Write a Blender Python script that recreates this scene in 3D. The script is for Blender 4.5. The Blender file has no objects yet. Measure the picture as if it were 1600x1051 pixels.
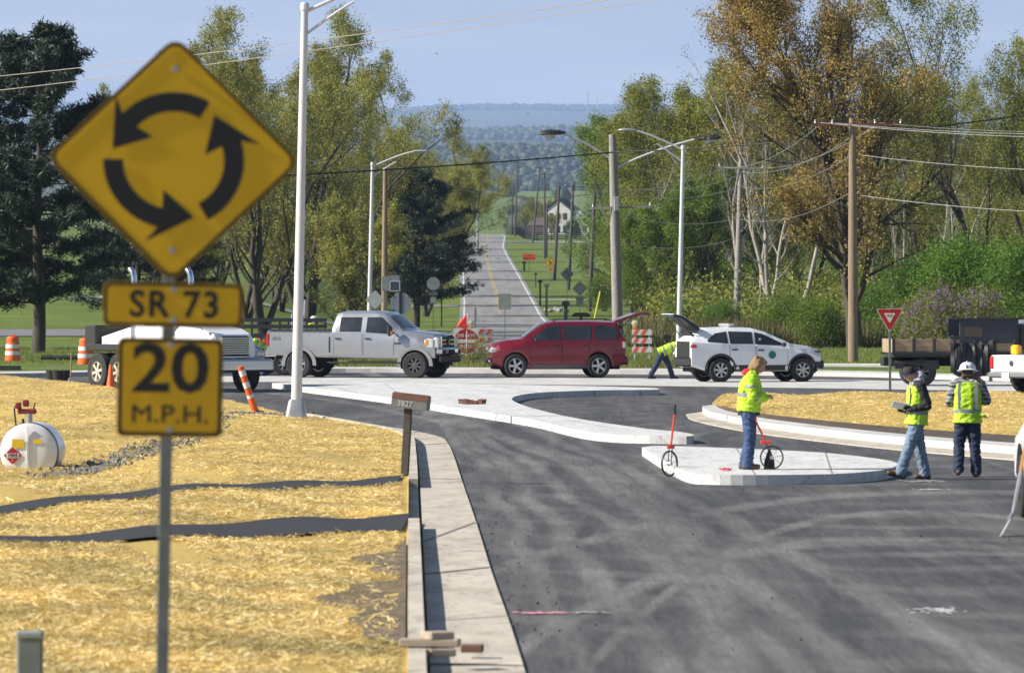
import bpy, bmesh, math, random
import numpy as np
from mathutils import Vector, Matrix, Euler, Quaternion
from math import sin, cos, pi, radians as R
random.seed(7); RNG = np.random.default_rng(7)
SC = bpy.context.scene
COL = SC.collection
# ---------------------------------------------------------------- camera, sky, sun
FPX = 8889.0; HY = 449.0; EYE = 2.9          # focal length and horizon row of the 1600 px photograph, eye height
cd = bpy.data.cameras.new('camera'); cam = bpy.data.objects.new('camera', cd); COL.objects.link(cam)
cam.location = (0, 0, EYE); cam.rotation_euler = (R(90), 0, 0)
cd.sensor_width = 36; cd.lens = FPX/1600*36; cd.shift_y = -(525.5-HY)/1600
cd.clip_start = 0.5; cd.clip_end = 60000
cd.dof.use_dof = True; cd.dof.focus_distance = 140; cd.dof.aperture_fstop = 6.4
SC.camera = cam
SUN_DIR = Vector((-0.84, -0.13, 0.56)).normalized()
wd = bpy.data.worlds.new('World'); SC.world = wd; wd.use_nodes = True
nt = wd.node_tree; nt.nodes.clear()
wo = nt.nodes.new('ShaderNodeOutputWorld'); bg = nt.nodes.new('ShaderNodeBackground')
sk = nt.nodes.new('ShaderNodeTexSky'); sk.sky_type = 'NISHITA'; sk.sun_disc = False
sk.sun_elevation = math.asin(SUN_DIR.z); sk.sun_rotation = math.atan2(SUN_DIR.x, SUN_DIR.y)
sk.air_density = 1.0; sk.dust_density = 0.6; sk.ozone_density = 2.0
# a veil of thin blue grey cloud, thicker towards the horizon all round
tc = nt.nodes.new('ShaderNodeTexCoord'); sx = nt.nodes.new('ShaderNodeSeparateXYZ')
nt.links.new(tc.outputs['Generated'], sx.inputs[0])
mp = nt.nodes.new('ShaderNodeMapping'); mp.inputs['Scale'].default_value = (9, 9, 70)
nt.links.new(tc.outputs['Generated'], mp.inputs[0])
nz = nt.nodes.new('ShaderNodeTexNoise'); nz.inputs['Scale'].default_value = 1.0; nz.inputs['Detail'].default_value = 5
nt.links.new(mp.outputs[0], nz.inputs['Vector'])
rp = nt.nodes.new('ShaderNodeValToRGB'); rp.color_ramp.elements[0].color = (5.3, 5.7, 7.1, 1); rp.color_ramp.elements[1].color = (7.5, 7.6, 8.5, 1)
rp.color_ramp.elements[0].position = .42; rp.color_ramp.elements[1].position = .62
nt.links.new(nz.outputs[0], rp.inputs[0])
mr = nt.nodes.new('ShaderNodeMapRange'); mr.inputs['From Min'].default_value = 0.0; mr.inputs['From Max'].default_value = 0.28
mr.inputs['To Min'].default_value = 0.9; mr.inputs['To Max'].default_value = 0.03
nt.links.new(sx.outputs[2], mr.inputs[0])
mx = nt.nodes.new('ShaderNodeMix'); mx.data_type = 'RGBA'
nt.links.new(mr.outputs[0], mx.inputs[0]); nt.links.new(sk.outputs[0], mx.inputs[6]); nt.links.new(rp.outputs[0], mx.inputs[7])
nt.links.new(mx.outputs[2], bg.inputs[0]); bg.inputs[1].default_value = 0.06
nt.links.new(bg.outputs[0], wo.inputs[0])
sl = bpy.data.lights.new('sun', 'SUN'); sl.energy = 5.0; sl.angle = R(0.53); sl.color = (1, .94, .84)
so = bpy.data.objects.new('sun', sl); COL.objects.link(so); so.rotation_euler = SUN_DIR.to_track_quat('Z', 'Y').to_euler(); so.location = (-50, 0, 80)
vs = SC.view_settings; vs.view_transform = 'Standard'; vs.look = 'None'; vs.gamma = 1; vs.exposure = 0.78; vs.use_curve_mapping = False
SC.cycles.max_bounces = 6; SC.cycles.transparent_max_bounces = 6; SC.cycles.volume_bounces = 1
# ---------------------------------------------------------------- helpers
def G(px, py, z=0.0):                         # point at height z under a pixel of the photograph
    Y = FPX*(EYE-z)/(py-HY); return Vector(((px-800)*Y/FPX, Y, z))
def AT(px, py, Y):                            # point at distance Y
    return Vector(((px-800)*Y/FPX, Y, EYE+(HY-py)*Y/FPX))
def tag(o, label=None, cat=None, group=None, kind=None):
    if label: o['label'] = label
    if cat: o['category'] = cat
    if group: o['group'] = group
    if kind: o['kind'] = kind
    return o
def empty(name, loc=(0,0,0), rz=0, **k):
    o = bpy.data.objects.new(name, None); COL.objects.link(o); o.location = loc; o.rotation_euler = (0, 0, rz)
    o.empty_display_size = .2
    return tag(o, **k)
def mesh_obj(name, me, mat, parent=None, smooth=False):
    if mat is not None and not me.materials: me.materials.append(mat)
    o = bpy.data.objects.new(name, me); COL.objects.link(o)
    if parent is not None: o.parent = parent
    return o
def copy_tree(o, parent=None):
    c = o.copy(); COL.objects.link(c); c.parent = parent
    for ch in list(o.children): copy_tree(ch, c)
    return c
def np_mesh(name, V, F, smooth=False):        # V (n,3), F (m,k)
    me = bpy.data.meshes.new(name); V = np.asarray(V, dtype=np.float32); F = np.asarray(F, dtype=np.int32)
    m, k = F.shape
    me.vertices.add(len(V)); me.vertices.foreach_set('co', V.ravel())
    me.loops.add(m*k); me.loops.foreach_set('vertex_index', F.ravel())
    me.polygons.add(m); me.polygons.foreach_set('loop_start', np.arange(0, m*k, k, dtype=np.int32))
    me.polygons.foreach_set('loop_total', np.full(m, k, dtype=np.int32))
    if smooth: me.polygons.foreach_set('use_smooth', np.ones(m, dtype=bool))
    me.update(calc_edges=True); return me
def basis(d):
    d = Vector(d).normalized(); u = Vector((0,0,1)) if abs(d.z) < .95 else Vector((1,0,0))
    a = d.cross(u).normalized(); return a, a.cross(d).normalized()
class MB:
    def __init__(s): s.v = []; s.f = []; s.M = Matrix()
    def add(s, vs, fs):
        n = len(s.v); s.v += [tuple(s.M @ Vector(v)) for v in vs]; s.f += [tuple(i+n for i in f) for f in fs]; return s
    def box(s, c, d, rot=None, bev=0):
        x, y, z = d[0]/2, d[1]/2, d[2]/2; c = Vector(c); m = Euler(rot).to_matrix() if rot else Matrix.Identity(3)
        if bev:
            b = bev; vs = []; 
            for sz_ in (-1, 1):
                for (k, zz) in ((b, z) ,) if 0 else ((0, z-b), (b, z)) if sz_ > 0 else ((b, z), (0, z-b)):
                    for (ax, ay) in ((1,0),(0,1)):
                        pass
                    X, Y_ = x-k, y-k
                    vs += [(-X+b,-Y_,sz_*zz),(X-b,-Y_,sz_*zz),(X,-Y_+b,sz_*zz),(X,Y_-b,sz_*zz),(X-b,Y_,sz_*zz),(-X+b,Y_,sz_*zz),(-X,Y_-b,sz_*zz),(-X,-Y_+b,sz_*zz)]
            fs = [tuple(range(7,-1,-1)), tuple(range(24,32))]
            for r in range(3):
                for i in range(8): j = (i+1) % 8; fs.append((r*8+i, r*8+j, r*8+8+j, r*8+8+i))
            return s.add([c + m @ Vector(v) for v in vs], fs)
        vs = [(-x,-y,-z),(x,-y,-z),(x,y,-z),(-x,y,-z),(-x,-y,z),(x,-y,z),(x,y,z),(-x,y,z)]
        return s.add([c + m @ Vector(v) for v in vs], [(0,3,2,1),(4,5,6,7),(0,1,5,4),(1,2,6,5),(2,3,7,6),(3,0,4,7)])
    def tube(s, pts, r, n=8, caps=True):
        pts = [Vector(p) for p in pts]; k = len(pts); r = r if isinstance(r, (list, tuple)) else [r]*k
        vs = []; a = None
        for i, p in enumerate(pts):
            d = (pts[min(i+1, k-1)] - pts[max(i-1, 0)]).normalized()
            if a is None: a, b = basis(d)
            else: a = (a - d*a.dot(d)).normalized(); b = a.cross(d)
            for j in range(n): t = 2*pi*j/n; vs.append(p + (a*cos(t) + b*sin(t))*r[i])
        fs = [(i*n+j, i*n+(j+1)%n, (i+1)*n+(j+1)%n, (i+1)*n+j) for i in range(k-1) for j in range(n)]
        if caps: fs += [tuple(range(n-1,-1,-1)), tuple((k-1)*n+j for j in range(n))]
        return s.add(vs, fs)
    def lathe(s, prof, n=24, axis='z', c=(0,0,0), close=False):      # prof: (r, h)
        vs = []; c = Vector(c)
        for (r, h) in prof:
            for j in range(n):
                t = 2*pi*j/n; a, b = r*cos(t), r*sin(t)
                vs.append(c + Vector((a, b, h) if axis == 'z' else (a, h, b) if axis == 'y' else (h, a, b)))
        k = len(prof); fs = [(i*n+j, i*n+(j+1)%n, (i+1)*n+(j+1)%n, (i+1)*n+j) for i in range(k-1) for j in range(n)]
        if close: fs += [((k-1)*n+j, (k-1)*n+(j+1)%n, (j+1)%n, j) for j in range(n)]
        else: fs += [tuple(range(n-1,-1,-1)), tuple((k-1)*n+j for j in range(n))]
        return s.add(vs, fs)
    def prism(s, poly, h0, h1, axis='z'):      # poly in the two other axes (x,y)->z ; (x,z)->y ; (y,z)->x
        f = {'z': lambda a,b,h: (a,b,h), 'y': lambda a,b,h: (a,h,b), 'x': lambda a,b,h: (h,a,b)}[axis]; n = len(poly)
        vs = [f(a,b,h0) for a,b in poly] + [f(a,b,h1) for a,b in poly]
        return s.add(vs, [tuple(range(n-1,-1,-1)), tuple(range(n,2*n))] + [(i,(i+1)%n,n+(i+1)%n,n+i) for i in range(n)])
    def loft(s, rings, caps=True, closed=True):
        n = len(rings[0]); vs = [p for r in rings for p in r]; fs = []
        for i in range(len(rings)-1):
            for j in range(n if closed else n-1): fs.append((i*n+j, i*n+(j+1)%n, (i+1)*n+(j+1)%n, (i+1)*n+j))
        if caps: fs += [tuple(range(n-1,-1,-1)), tuple((len(rings)-1)*n+j for j in range(n))]
        return s.add(vs, fs)
    def ell(s, c, r, rot=None, n=12, k=8):
        c = Vector(c); m = rot if rot is not None else Matrix.Identity(3); vs = []; r = (r,r,r) if not hasattr(r,'__len__') else r
        for i in range(1, k):
            t = pi*i/k
            for j in range(n): u = 2*pi*j/n; vs.append(c + m @ Vector((r[0]*sin(t)*cos(u), r[1]*sin(t)*sin(u), r[2]*cos(t))))
        vs += [c + m @ Vector((0,0,r[2])), c + m @ Vector((0,0,-r[2]))]; T = (k-1)*n
        fs = [(i*n+j, (i+1)*n+j, (i+1)*n+(j+1)%n, i*n+(j+1)%n) for i in range(k-2) for j in range(n)]
        fs += [(T, j, (j+1)%n) for j in range(n)] + [(T+1, (k-2)*n+(j+1)%n, (k-2)*n+j) for j in range(n)]
        return s.add(vs, fs)
    def build(s, name, mat, parent=None, smooth=False, **k):
        me = bpy.data.meshes.new(name); me.from_pydata(s.v, [], s.f)
        bm = bmesh.new(); bm.from_mesh(me); bmesh.ops.recalc_face_normals(bm, faces=bm.faces); 
        if smooth:
            for f in bm.faces: f.smooth = True
            for e in bm.edges:
                if len(e.link_faces) == 2 and e.calc_face_angle(0) > (smooth if smooth is not True else .7): e.smooth = False
        bm.to_mesh(me); bm.free(); me.update()
        return tag(mesh_obj(name, me, mat, parent), **k)
def rotm(rz): return Matrix.Rotation(rz, 4, 'Z')
# ---------------------------------------------------------------- materials
MATS = {}
def nodes(name):
    m = bpy.data.materials.new(name); m.use_nodes = True; t = m.node_tree; b = t.nodes['Principled BSDF']; MATS[name] = m
    return m, t, b, (lambda ty, **k: mk(t, ty, **k)), t.links.new
def mk(t, ty, **k):
    n = t.nodes.new('ShaderNode'+ty)
    for a, v in k.items():
        if a.startswith('i_'):
            key = a[2:]; key = int(key) if key.isdigit() else key
            n.inputs[key].default_value = v
        else: setattr(n, a, v)
    return n
def C4(c): return (c[0], c[1], c[2], 1)
def M(name, c, rough=.6, metal=0, var=.18, scale=6, bump=.0, coat=0, dirt=None, spec=.5, bscale=None, stretch=None):
    if name in MATS: return MATS[name]
    m, t, b, N, L = nodes(name)
    tcn = N('TexCoord'); src = tcn.outputs['Object']
    if stretch:
        mpn = N('Mapping'); mpn.inputs['Scale'].default_value = stretch; L(src, mpn.inputs[0]); src = mpn.outputs[0]
    n = N('TexNoise'); n.inputs['Scale'].default_value = scale; n.inputs['Detail'].default_value = 7; n.inputs['Roughness'].default_value = .65; L(src, n.inputs['Vector'])
    r = N('ValToRGB'); e = r.color_ramp.elements; e[0].position = .3; e[1].position = .7
    d = dirt or [x*(1-var) for x in c]
    e[0].color = C4(d); e[1].color = C4([min(1, x*(1+var*.5)) for x in c]); L(n.outputs[0], r.inputs[0]); L(r.outputs[0], b.inputs['Base Color'])
    b.inputs['Roughness'].default_value = rough; b.inputs['Metallic'].default_value = metal; b.inputs['Specular IOR Level'].default_value = spec
    if coat: b.inputs['Coat Weight'].default_value = coat; b.inputs['Coat Roughness'].default_value = .04
    if bump:
        n2 = N('TexNoise'); n2.inputs['Scale'].default_value = bscale or scale*6; n2.inputs['Detail'].default_value = 5; L(src, n2.inputs['Vector'])
        bp = N('Bump'); bp.inputs['Strength'].default_value = bump; bp.inputs['Distance'].default_value = .035; L(n2.outputs[0], bp.inputs['Height']); L(bp.outputs[0], b.inputs['Normal'])
    return m
def ramp(N, L, src, stops):
    r = N('ValToRGB'); cr = r.color_ramp
    while len(cr.elements) < len(stops): cr.elements.new(.5)
    for e, (p, c) in zip(cr.elements, stops): e.position = p; e.color = C4(c)
    L(src, r.inputs[0]); return r.outputs[0]
def noise(N, L, src, scale, detail=6, rough=.6, sc=None, dist=0):
    if sc is not None:
        mpn = N('Mapping'); mpn.inputs['Scale'].default_value = sc; L(src, mpn.inputs[0]); src = mpn.outputs[0]
    n = N('TexNoise'); n.inputs['Scale'].default_value = scale; n.inputs['Detail'].default_value = detail; n.inputs['Roughness'].default_value = rough; n.inputs['Distortion'].default_value = dist
    L(src, n.inputs['Vector']); return n.outputs[0]
def mixc(N, L, fac, a, b, mode='MIX'):
    x = N('Mix', data_type='RGBA', blend_type=mode)
    for s, v in ((0, fac), (6, a), (7, b)):
        if hasattr(v, 'links'): L(v, x.inputs[s])
        else: x.inputs[s].default_value = v if s == 0 else C4(v)
    return x.outputs[2]
def leafmat(name, cols, trans=.35, rough=.55):
    m, t, b, N, L = nodes(name)
    g = N('NewGeometry'); c = ramp(N, L, g.outputs['Random Per Island'], [(i/(len(cols)-1) if len(cols) > 1 else 0, x) for i, x in enumerate(cols)])
    o = N('TexCoord'); n = noise(N, L, o.outputs['Object'], .45, 3)
    c2 = mixc(N, L, 1.0, c, ramp(N, L, n, [(.3, (.6,.62,.6)), (.7, (1.3,1.25,1.2))]), 'MULTIPLY')
    L(c2, b.inputs['Base Color']); b.inputs['Roughness'].default_value = rough; b.inputs['Specular IOR Level'].default_value = .25
    tr = N('BsdfTranslucent'); L(c2, tr.inputs[0]); ms = N('MixShader'); ms.inputs[0].default_value = trans
    L(b.outputs[0], ms.inputs[1]); L(tr.outputs[0], ms.inputs[2]); L(ms.outputs[0], t.nodes['Material Output'].inputs['Surface'])
    return m
# ---------------------------------------------------------------- ground heights
PY = [0, 430, 480, 542, 668, 863, 966, 1100, 1250, 1500, 2200, 2800, 3600, 4500, 6500, 13000, 15000, 22000, 24000]
PZ = [0, 0, .45, 1.62, 4.33, 7.66, 9.86, 13.0, 14.6, 13.5, 27, 40, 58, 82, 150, 345, 360, 690, 660]
RY = [200, 300, 427, 542, 668, 863, 966, 1080, 1200, 1400]
RX = [-.2, -.2, -.4, -1.3, -2.5, -4.0, -4.8, -4.6, -6, -14]
def sstep(x, a, b): t = np.clip((x-a)/(b-a), 0, 1); return t*t*(3-2*t)
def gz(X, Y):
    X = np.asarray(X, float); Y = np.asarray(Y, float)
    z = np.interp(Y, PY, PZ)
    z = z + np.interp(Y, [0, 270, 350, 450, 620, 900, 1200, 1500], [0, 0, 1.35, 3.9, 4.2, 2, 1, 0])*sstep(-X, 9, 20)
    far = sstep(Y, 1300, 2600)
    z = z + far*(6*np.sin(X/310+1.3)*np.sin(Y/420) + 3*np.sin(X/120+Y/300))
    hill = sstep(Y, 4500, 7000)
    z = z + hill*(5*np.sin(X/350+.5)+3*np.sin(X/140+2))
    return z
# ---------------------------------------------------------------- surface materials
def m_lawn():
    m, t, b, N, L = nodes('lawn_grass'); o = N('TexCoord').outputs['Object']
    a = noise(N, L, o, .25, 6, .6); f = noise(N, L, o, 9, 4, .7, (1, .25, 1)); w = noise(N, L, o, .6, 3, .5, (.08, 1.0, 1))
    c = ramp(N, L, a, [(.3, (.085,.125,.02)), (.55, (.135,.185,.034)), (.75, (.20,.22,.06))])
    c = mixc(N, L, .7, c, ramp(N, L, f, [(.3, (.55,.6,.5)), (.7, (1.35,1.3,1.2))]), 'MULTIPLY')
    c = mixc(N, L, .5, c, ramp(N, L, w, [(.35, (.65,.7,.65)), (.65, (1.25,1.2,1.1))]), 'MULTIPLY')
    L(c, b.inputs['Base Color']); b.inputs['Roughness'].default_value = .8; b.inputs['Specular IOR Level'].default_value = .2
    bp = N('Bump'); bp.inputs['Strength'].default_value = .8; bp.inputs['Distance'].default_value = .1; L(f, bp.inputs['Height']); L(bp.outputs[0], b.inputs['Normal'])
    return m
def tracks(N, L, o):
    sp = N('SeparateXYZ'); L(o, sp.inputs[0]); out = None
    def mth(op, a, b=None):
        n = N('Math', operation=op)
        for i, v in enumerate((a, b)):
            if v is None: continue
            if hasattr(v, 'links'): L(v, n.inputs[i])
            else: n.inputs[i].default_value = float(v)
        return n.outputs[0]
    br = ramp(N, L, noise(N, L, o, 1, 6, .7, (.8,.10,1)), [(.38, (.06,.06,.06)), (.64, (.62,.62,.62))])
    wob = mth('MULTIPLY', mth('SUBTRACT', noise(N, L, o, .06, 2), .5), .8)
    for ax, w, pts in ((0,.10,((740,690),(850,800),(1010,1000))),(0,.09,((770,690),(930,800),(1190,1000))),(0,.12,((830,700),(1010,800),(1330,1040))),(0,.08,((700,670),(770,760),(870,960))),(0,.12,((900,700),(1110,800),(1560,1040))),(1,.7,((1600,770),(1300,775),(900,850))),(1,.8,((1600,860),(1250,850),(850,990))),(1,.5,((1590,810),(1200,835),(960,1000))),(0,.15,((1010,780),(1100,880),(1130,1040)))):
        q = [G(*p) for p in pts]; a, b = ([p.y for p in q], [p.x for p in q]) if ax == 0 else ([p.x for p in q], [p.y for p in q]); c2, c1, c0 = np.polyfit(a, b, 2); u, v = (sp.outputs[1], sp.outputs[0]) if ax == 0 else (sp.outputs[0], sp.outputs[1])
        f = mth('ADD', mth('MULTIPLY', mth('ADD', mth('MULTIPLY', u, c2), c1), u), c0); d = mth('ABSOLUTE', mth('ADD', mth('SUBTRACT', v, f), wob)); mr_ = N('MapRange'); mr_.interpolation_type = 'SMOOTHSTEP'; L(d, mr_.inputs[0]); mr_.inputs[1].default_value = w*2.2; mr_.inputs[2].default_value = w*.5; mr_.inputs[3].default_value = 0; mr_.inputs[4].default_value = 1
        out = mr_.outputs[0] if out is None else mth('MAXIMUM', out, mr_.outputs[0])
    return mixc(N, L, 1, out, br, 'MULTIPLY')
def m_asphalt():
    m, t, b, N, L = nodes('dusty_asphalt'); o = N('TexCoord').outputs['Object']
    base = ramp(N, L, noise(N, L, o, 60, 3, .7), [(.3, (.034,.035,.037)), (.7, (.062,.062,.064))])
    # dust dragged by tyres: distorted streaks along the lanes and crossing arcs
    d1 = noise(N, L, o, 1.0, 9, .7, (.8, .05, 1), .6)
    d2 = noise(N, L, o, 1.0, 8, .75, (3.2, .14, 1), .8)
    wv = N('TexWave', wave_type='RINGS', rings_direction='Z'); mpn = N('Mapping'); mpn.inputs['Location'].default_value = (-5.2, -26, 0); mpn.inputs['Scale'].default_value = (.9, .24, 1)
    L(o, mpn.inputs[0]); L(mpn.outputs[0], wv.inputs[0]); wv.inputs['Scale'].default_value = .35; wv.inputs['Distortion'].default_value = 6; wv.inputs['Detail'].default_value = 4; wv.inputs['Detail Scale'].default_value = .8
    f1 = ramp(N, L, d1, [(.42, (0,0,0)), (.75, (.42,.42,.42))]); f2 = ramp(N, L, d2, [(.45, (0,0,0)), (.8, (.28,.28,.28))]); f3 = ramp(N, L, wv.outputs[0], [(.6, (0,0,0)), (.95, (.3,.3,.3))])
    k = mixc(N, L, 1, f1, f2, 'SCREEN'); 
    k3 = mixc(N, L, 1, f3, ramp(N, L, noise(N, L, o, 1, 4, .6, (.3,.05,1)), [(.4, (0,0,0)), (.65, (1,1,1))]), 'MULTIPLY')
    k = mixc(N, L, 1, k, k3, 'SCREEN')
    k = mixc(N, L, 1, k, tracks(N, L, o), 'SCREEN'); c = mixc(N, L, k, base, (.235,.23,.22))
    spk = ramp(N, L, noise(N, L, o, 1, 8, .85, (16,.9,1)), [(.32, (.6,.6,.6)), (.7, (1.4,1.38,1.35))]); c = mixc(N, L, .85, c, spk, 'MULTIPLY'); st2 = ramp(N, L, noise(N, L, o, 1, 6, .8, (5,.06,1), .4), [(.35, (.82,.82,.82)), (.65, (1.15,1.15,1.15))]); c = mixc(N, L, .8, c, st2, 'MULTIPLY')
    L(c, b.inputs['Base Color']); b.inputs['Roughness'].default_value = .8; b.inputs['Specular IOR Level'].default_value = .3
    bp = N('Bump'); bp.inputs['Strength'].default_value = .35; bp.inputs['Distance'].default_value = .01; L(noise(N, L, o, 90, 3), bp.inputs['Height']); L(bp.outputs[0], b.inputs['Normal'])
    return m
def m_oldroad():
    m, t, b, N, L = nodes('worn_grey_road'); o = N('TexCoord').outputs['Object']
    c = ramp(N, L, noise(N, L, o, 1, 7, .65, (.9, .03, 1)), [(.3, (.16,.157,.152)), (.7, (.25,.245,.235))])
    tar = ramp(N, L, noise(N, L, o, 1, 9, .8, (1.6, .25, 1), 3), [(.64, (1,1,1)), (.67, (.35,.35,.36))]); c = mixc(N, L, .55, c, tar, 'MULTIPLY')
    L(c, b.inputs['Base Color']); b.inputs['Roughness'].default_value = .85; return m
def m_concrete(name, a, d, s=1.0, crack=False):
    m, t, b, N, L = nodes(name); o = N('TexCoord').outputs['Object']
    c = ramp(N, L, noise(N, L, o, s, 8, .65, (1, .35, 1)), [(.3, d), (.62, a)])
    c = mixc(N, L, .8, c, ramp(N, L, noise(N, L, o, 25, 5, .7), [(.3, (.8,.8,.8)), (.7, (1.12,1.12,1.12))]), 'MULTIPLY')
    if crack:
        st = ramp(N, L, noise(N, L, o, 1.0, 9, .8, (1.2, .5, 1), 2.5), [(.54, (1,1,1)), (.66, (.45,.44,.42))]); c = mixc(N, L, .8, c, st, 'MULTIPLY'); sp2 = ramp(N, L, noise(N, L, o, 1, 5, .85, (7,1.2,1)), [(.36, (.55,.54,.52)), (.46, (1,1,1))]); c = mixc(N, L, .7, c, sp2, 'MULTIPLY')
    L(c, b.inputs['Base Color']); b.inputs['Roughness'].default_value = .85; b.inputs['Specular IOR Level'].default_value = .2
    bp = N('Bump'); bp.inputs['Strength'].default_value = .3; bp.inputs['Distance'].default_value = .01; L(noise(N, L, o, 30, 5), bp.inputs['Height']); L(bp.outputs[0], b.inputs['Normal'])
    return m
def m_straw():
    m, t, b, N, L = nodes('straw_mulch'); o = N('TexCoord').outputs['Object']
    f = noise(N, L, o, 22, 6, .75, (1, .4, 1)); g = noise(N, L, o, .8, 6, .6, (1, .22, 1))
    c = ramp(N, L, f, [(.3, (.30,.21,.06)), (.48, (.54,.39,.12)), (.62, (.66,.48,.15)), (.75, (.80,.65,.30))])
    soil = ramp(N, L, noise(N, L, o, 1, 7, .7, (.9,.2,1), .6), [(.62, (0,0,0)), (.74, (.8,.8,.8))])
    c = mixc(N, L, .6, c, ramp(N, L, g, [(.3, (.7,.68,.62)), (.65, (1.2,1.18,1.1))]), 'MULTIPLY'); c = mixc(N, L, soil, c, (.11,.08,.05))
    L(c, b.inputs['Base Color']); b.inputs['Roughness'].default_value = .75; b.inputs['Specular IOR Level'].default_value = .25
    bp = N('Bump'); bp.inputs['Strength'].default_value = .9; bp.inputs['Distance'].default_value = .04; L(f, bp.inputs['Height']); L(bp.outputs[0], b.inputs['Normal'])
    return m
LAWN, ASPH, OLDR, STRAW = m_lawn(), m_asphalt(), m_oldroad(), m_straw()
CONC = m_concrete('fresh_concrete', (.56,.55,.53), (.40,.39,.37)); SLAB = m_concrete('white_slab_concrete', (.62,.62,.61), (.50,.50,.49), 1.4, True)
TAN = m_concrete('tan_gutter_concrete', (.55,.50,.42), (.38,.33,.27), 1.6, True)
SOIL = M('dark_soil', (.075,.055,.038), .95, var=.5, scale=3, bump=.8)
GRAVEL = M('grey_gravel', (.24,.23,.21), .9, var=.65, scale=14, bump=.9)
# ---------------------------------------------------------------- ground sheet
ys = np.concatenate([np.linspace(-60, 250, 32), np.linspace(262, 1300, 90), np.geomspace(1330, 24000, 125)])
xp = np.concatenate([np.linspace(0, 40, 21), np.geomspace(43, 7000, 60)]); xs = np.concatenate([-xp[::-1][:-1], xp])
Xg, Yg = np.meshgrid(xs, ys); Zg = gz(Xg, Yg) - .03
V = np.stack([Xg.ravel(), Yg.ravel(), Zg.ravel()], 1); nx, ny = len(xs), len(ys)
ii = (np.arange(ny-1)[:, None]*nx + np.arange(nx-1)[None]).ravel()
FQ = np.stack([ii, ii+1, ii+nx+1, ii+nx], 1); farq = V[FQ[:,0],1] > 4000
def m_hill():
    m, t, b, N, L = nodes('wooded_hillside'); o = N('TexCoord').outputs['Object']
    c = ramp(N, L, noise(N, L, o, .02, 8, .75), [(.35, (.02,.03,.018)), (.65, (.06,.07,.035))]); f = ramp(N, L, noise(N, L, o, 1, 4, .5, (.0012,.0005,1)), [(.60, (0,0,0)), (.64, (1,1,1))])
    L(mixc(N, L, f, c, (.16,.18,.06)), b.inputs['Base Color']); b.inputs['Roughness'].default_value = .95; return m
tag(mesh_obj('ground', np_mesh('ground', V, FQ[~farq], True), LAWN), kind='structure')
tag(mesh_obj('hills', np_mesh('hills', V, FQ[farq], True), m_hill()), kind='structure')
def sheet(name, poly, z, mat, kind='structure', thick=0, parent=None, **k):
    bm = bmesh.new(); vs = [bm.verts.new((p[0], p[1], z)) for p in poly]; f = bm.faces.new(vs)
    if f.normal.z < 0: f.normal_flip()
    if thick:
        r = bmesh.ops.extrude_face_region(bm, geom=[f]); 
        for v in [e for e in r['geom'] if isinstance(e, bmesh.types.BMVert)]: v.co.z = z - thick
        bmesh.ops.recalc_face_normals(bm, faces=bm.faces)
    bmesh.ops.triangulate(bm, faces=[f for f in bm.faces if len(f.verts) > 4])
    me = bpy.data.meshes.new(name); bm.to_mesh(me); bm.free()
    return tag(mesh_obj(name, me, mat, parent), kind=kind, **k)
def strip(name, L_, R_, z, mat, kind='structure', parent=None, thick=0, **k):     # quads between two polylines
    n = len(L_); vs = []; fs = []
    for a, c in zip(L_, R_): vs += [(a[0], a[1], z if z is not None else a[2]), (c[0], c[1], z if z is not None else c[2])]
    fs = [(2*i, 2*i+1, 2*i+3, 2*i+2) for i in range(n-1)]
    if thick:
        m = len(vs); vs += [(x, y, zz-thick) for x, y, zz in vs]
        fs += [(m+2*i, 2*i, 2*i+2, m+2*i+2) for i in range(n-1)] + [(2*i+1, m+2*i+1, m+2*i+3, 2*i+3) for i in range(n-1)] + [(0, m, m+1, 1), (2*n-2, 2*n-1, m+2*n-1, m+2*n-2)]
    o = MB(); o.v = vs; o.f = fs
    return o.build(name, mat, parent, kind=kind, **k)
def smooth_line(pts, n=6):                    # Catmull-Rom through 2-D or 3-D points
    P = [Vector(p) for p in pts]; P = [2*P[0]-P[1]] + P + [2*P[-1]-P[-2]]; out = []
    for i in range(1, len(P)-2):
        for k in range(n):
            t = k/n; a, b, c, d = P[i-1:i+3]
            out.append(.5*((2*b) + (c-a)*t + (2*a-5*b+4*c-d)*t*t + (3*b-a-3*c+d)*t**3))
    return out + [P[-2]]
# the wide new asphalt of the approach and of the roundabout
sheet('road', [(-60,150),(-60,206),(-24,206),(-8,214),(-4.3,222),(-4,262),(3.4,262),(3.2,222),(9,212),(24,205),(70,205),(70,-40),(-1.0,-40),(-.73,43),(-1.0,64.4),(-1.4,85.6),(-1.75,104),(-2.4,112.6),(-3.9,123),(-5.6,131),(-7.2,141),(-11.8,150)], 0, ASPH)
# the old road going away up the slope
yy = np.concatenate([np.linspace(262, 1080, 70), np.linspace(1095, 1400, 16)]); rc = np.interp(yy, RY, RX); hw = 3.62
def rline(off, dz): return [Vector((x+off, y, float(gz(x+off, y))+dz)) for x, y in zip(rc, yy)]
strip('old_road', rline(-hw, .01), rline(hw, .01), None, OLDR)
WPAINT = M('white_road_paint', (.62,.62,.60), .7, var=.3, scale=2); SPRAY = M('worn_white_spray', (.42,.42,.41), .8, dirt=(.10,.10,.10), scale=3, stretch=(1,.3,1)); YPAINT = M('yellow_road_paint', (.42,.31,.10), .7, var=.35, scale=2)
strip('edge_line', rline(-3.3, .016), rline(-3.17, .016), None, WPAINT); strip('edge_line', rline(3.15, .016), rline(3.3, .016), None, WPAINT)
strip('centre_line', rline(-.16, .016)[19:], rline(-.04, .016)[19:], None, YPAINT)
strip('centre_line', rline(.06, .016)[26:], rline(.18, .016)[26:], None, YPAINT)
TAR = M('black_tar', (.025,.025,.027), .5)
mb = MB(); rr = random.Random(3)
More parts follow.
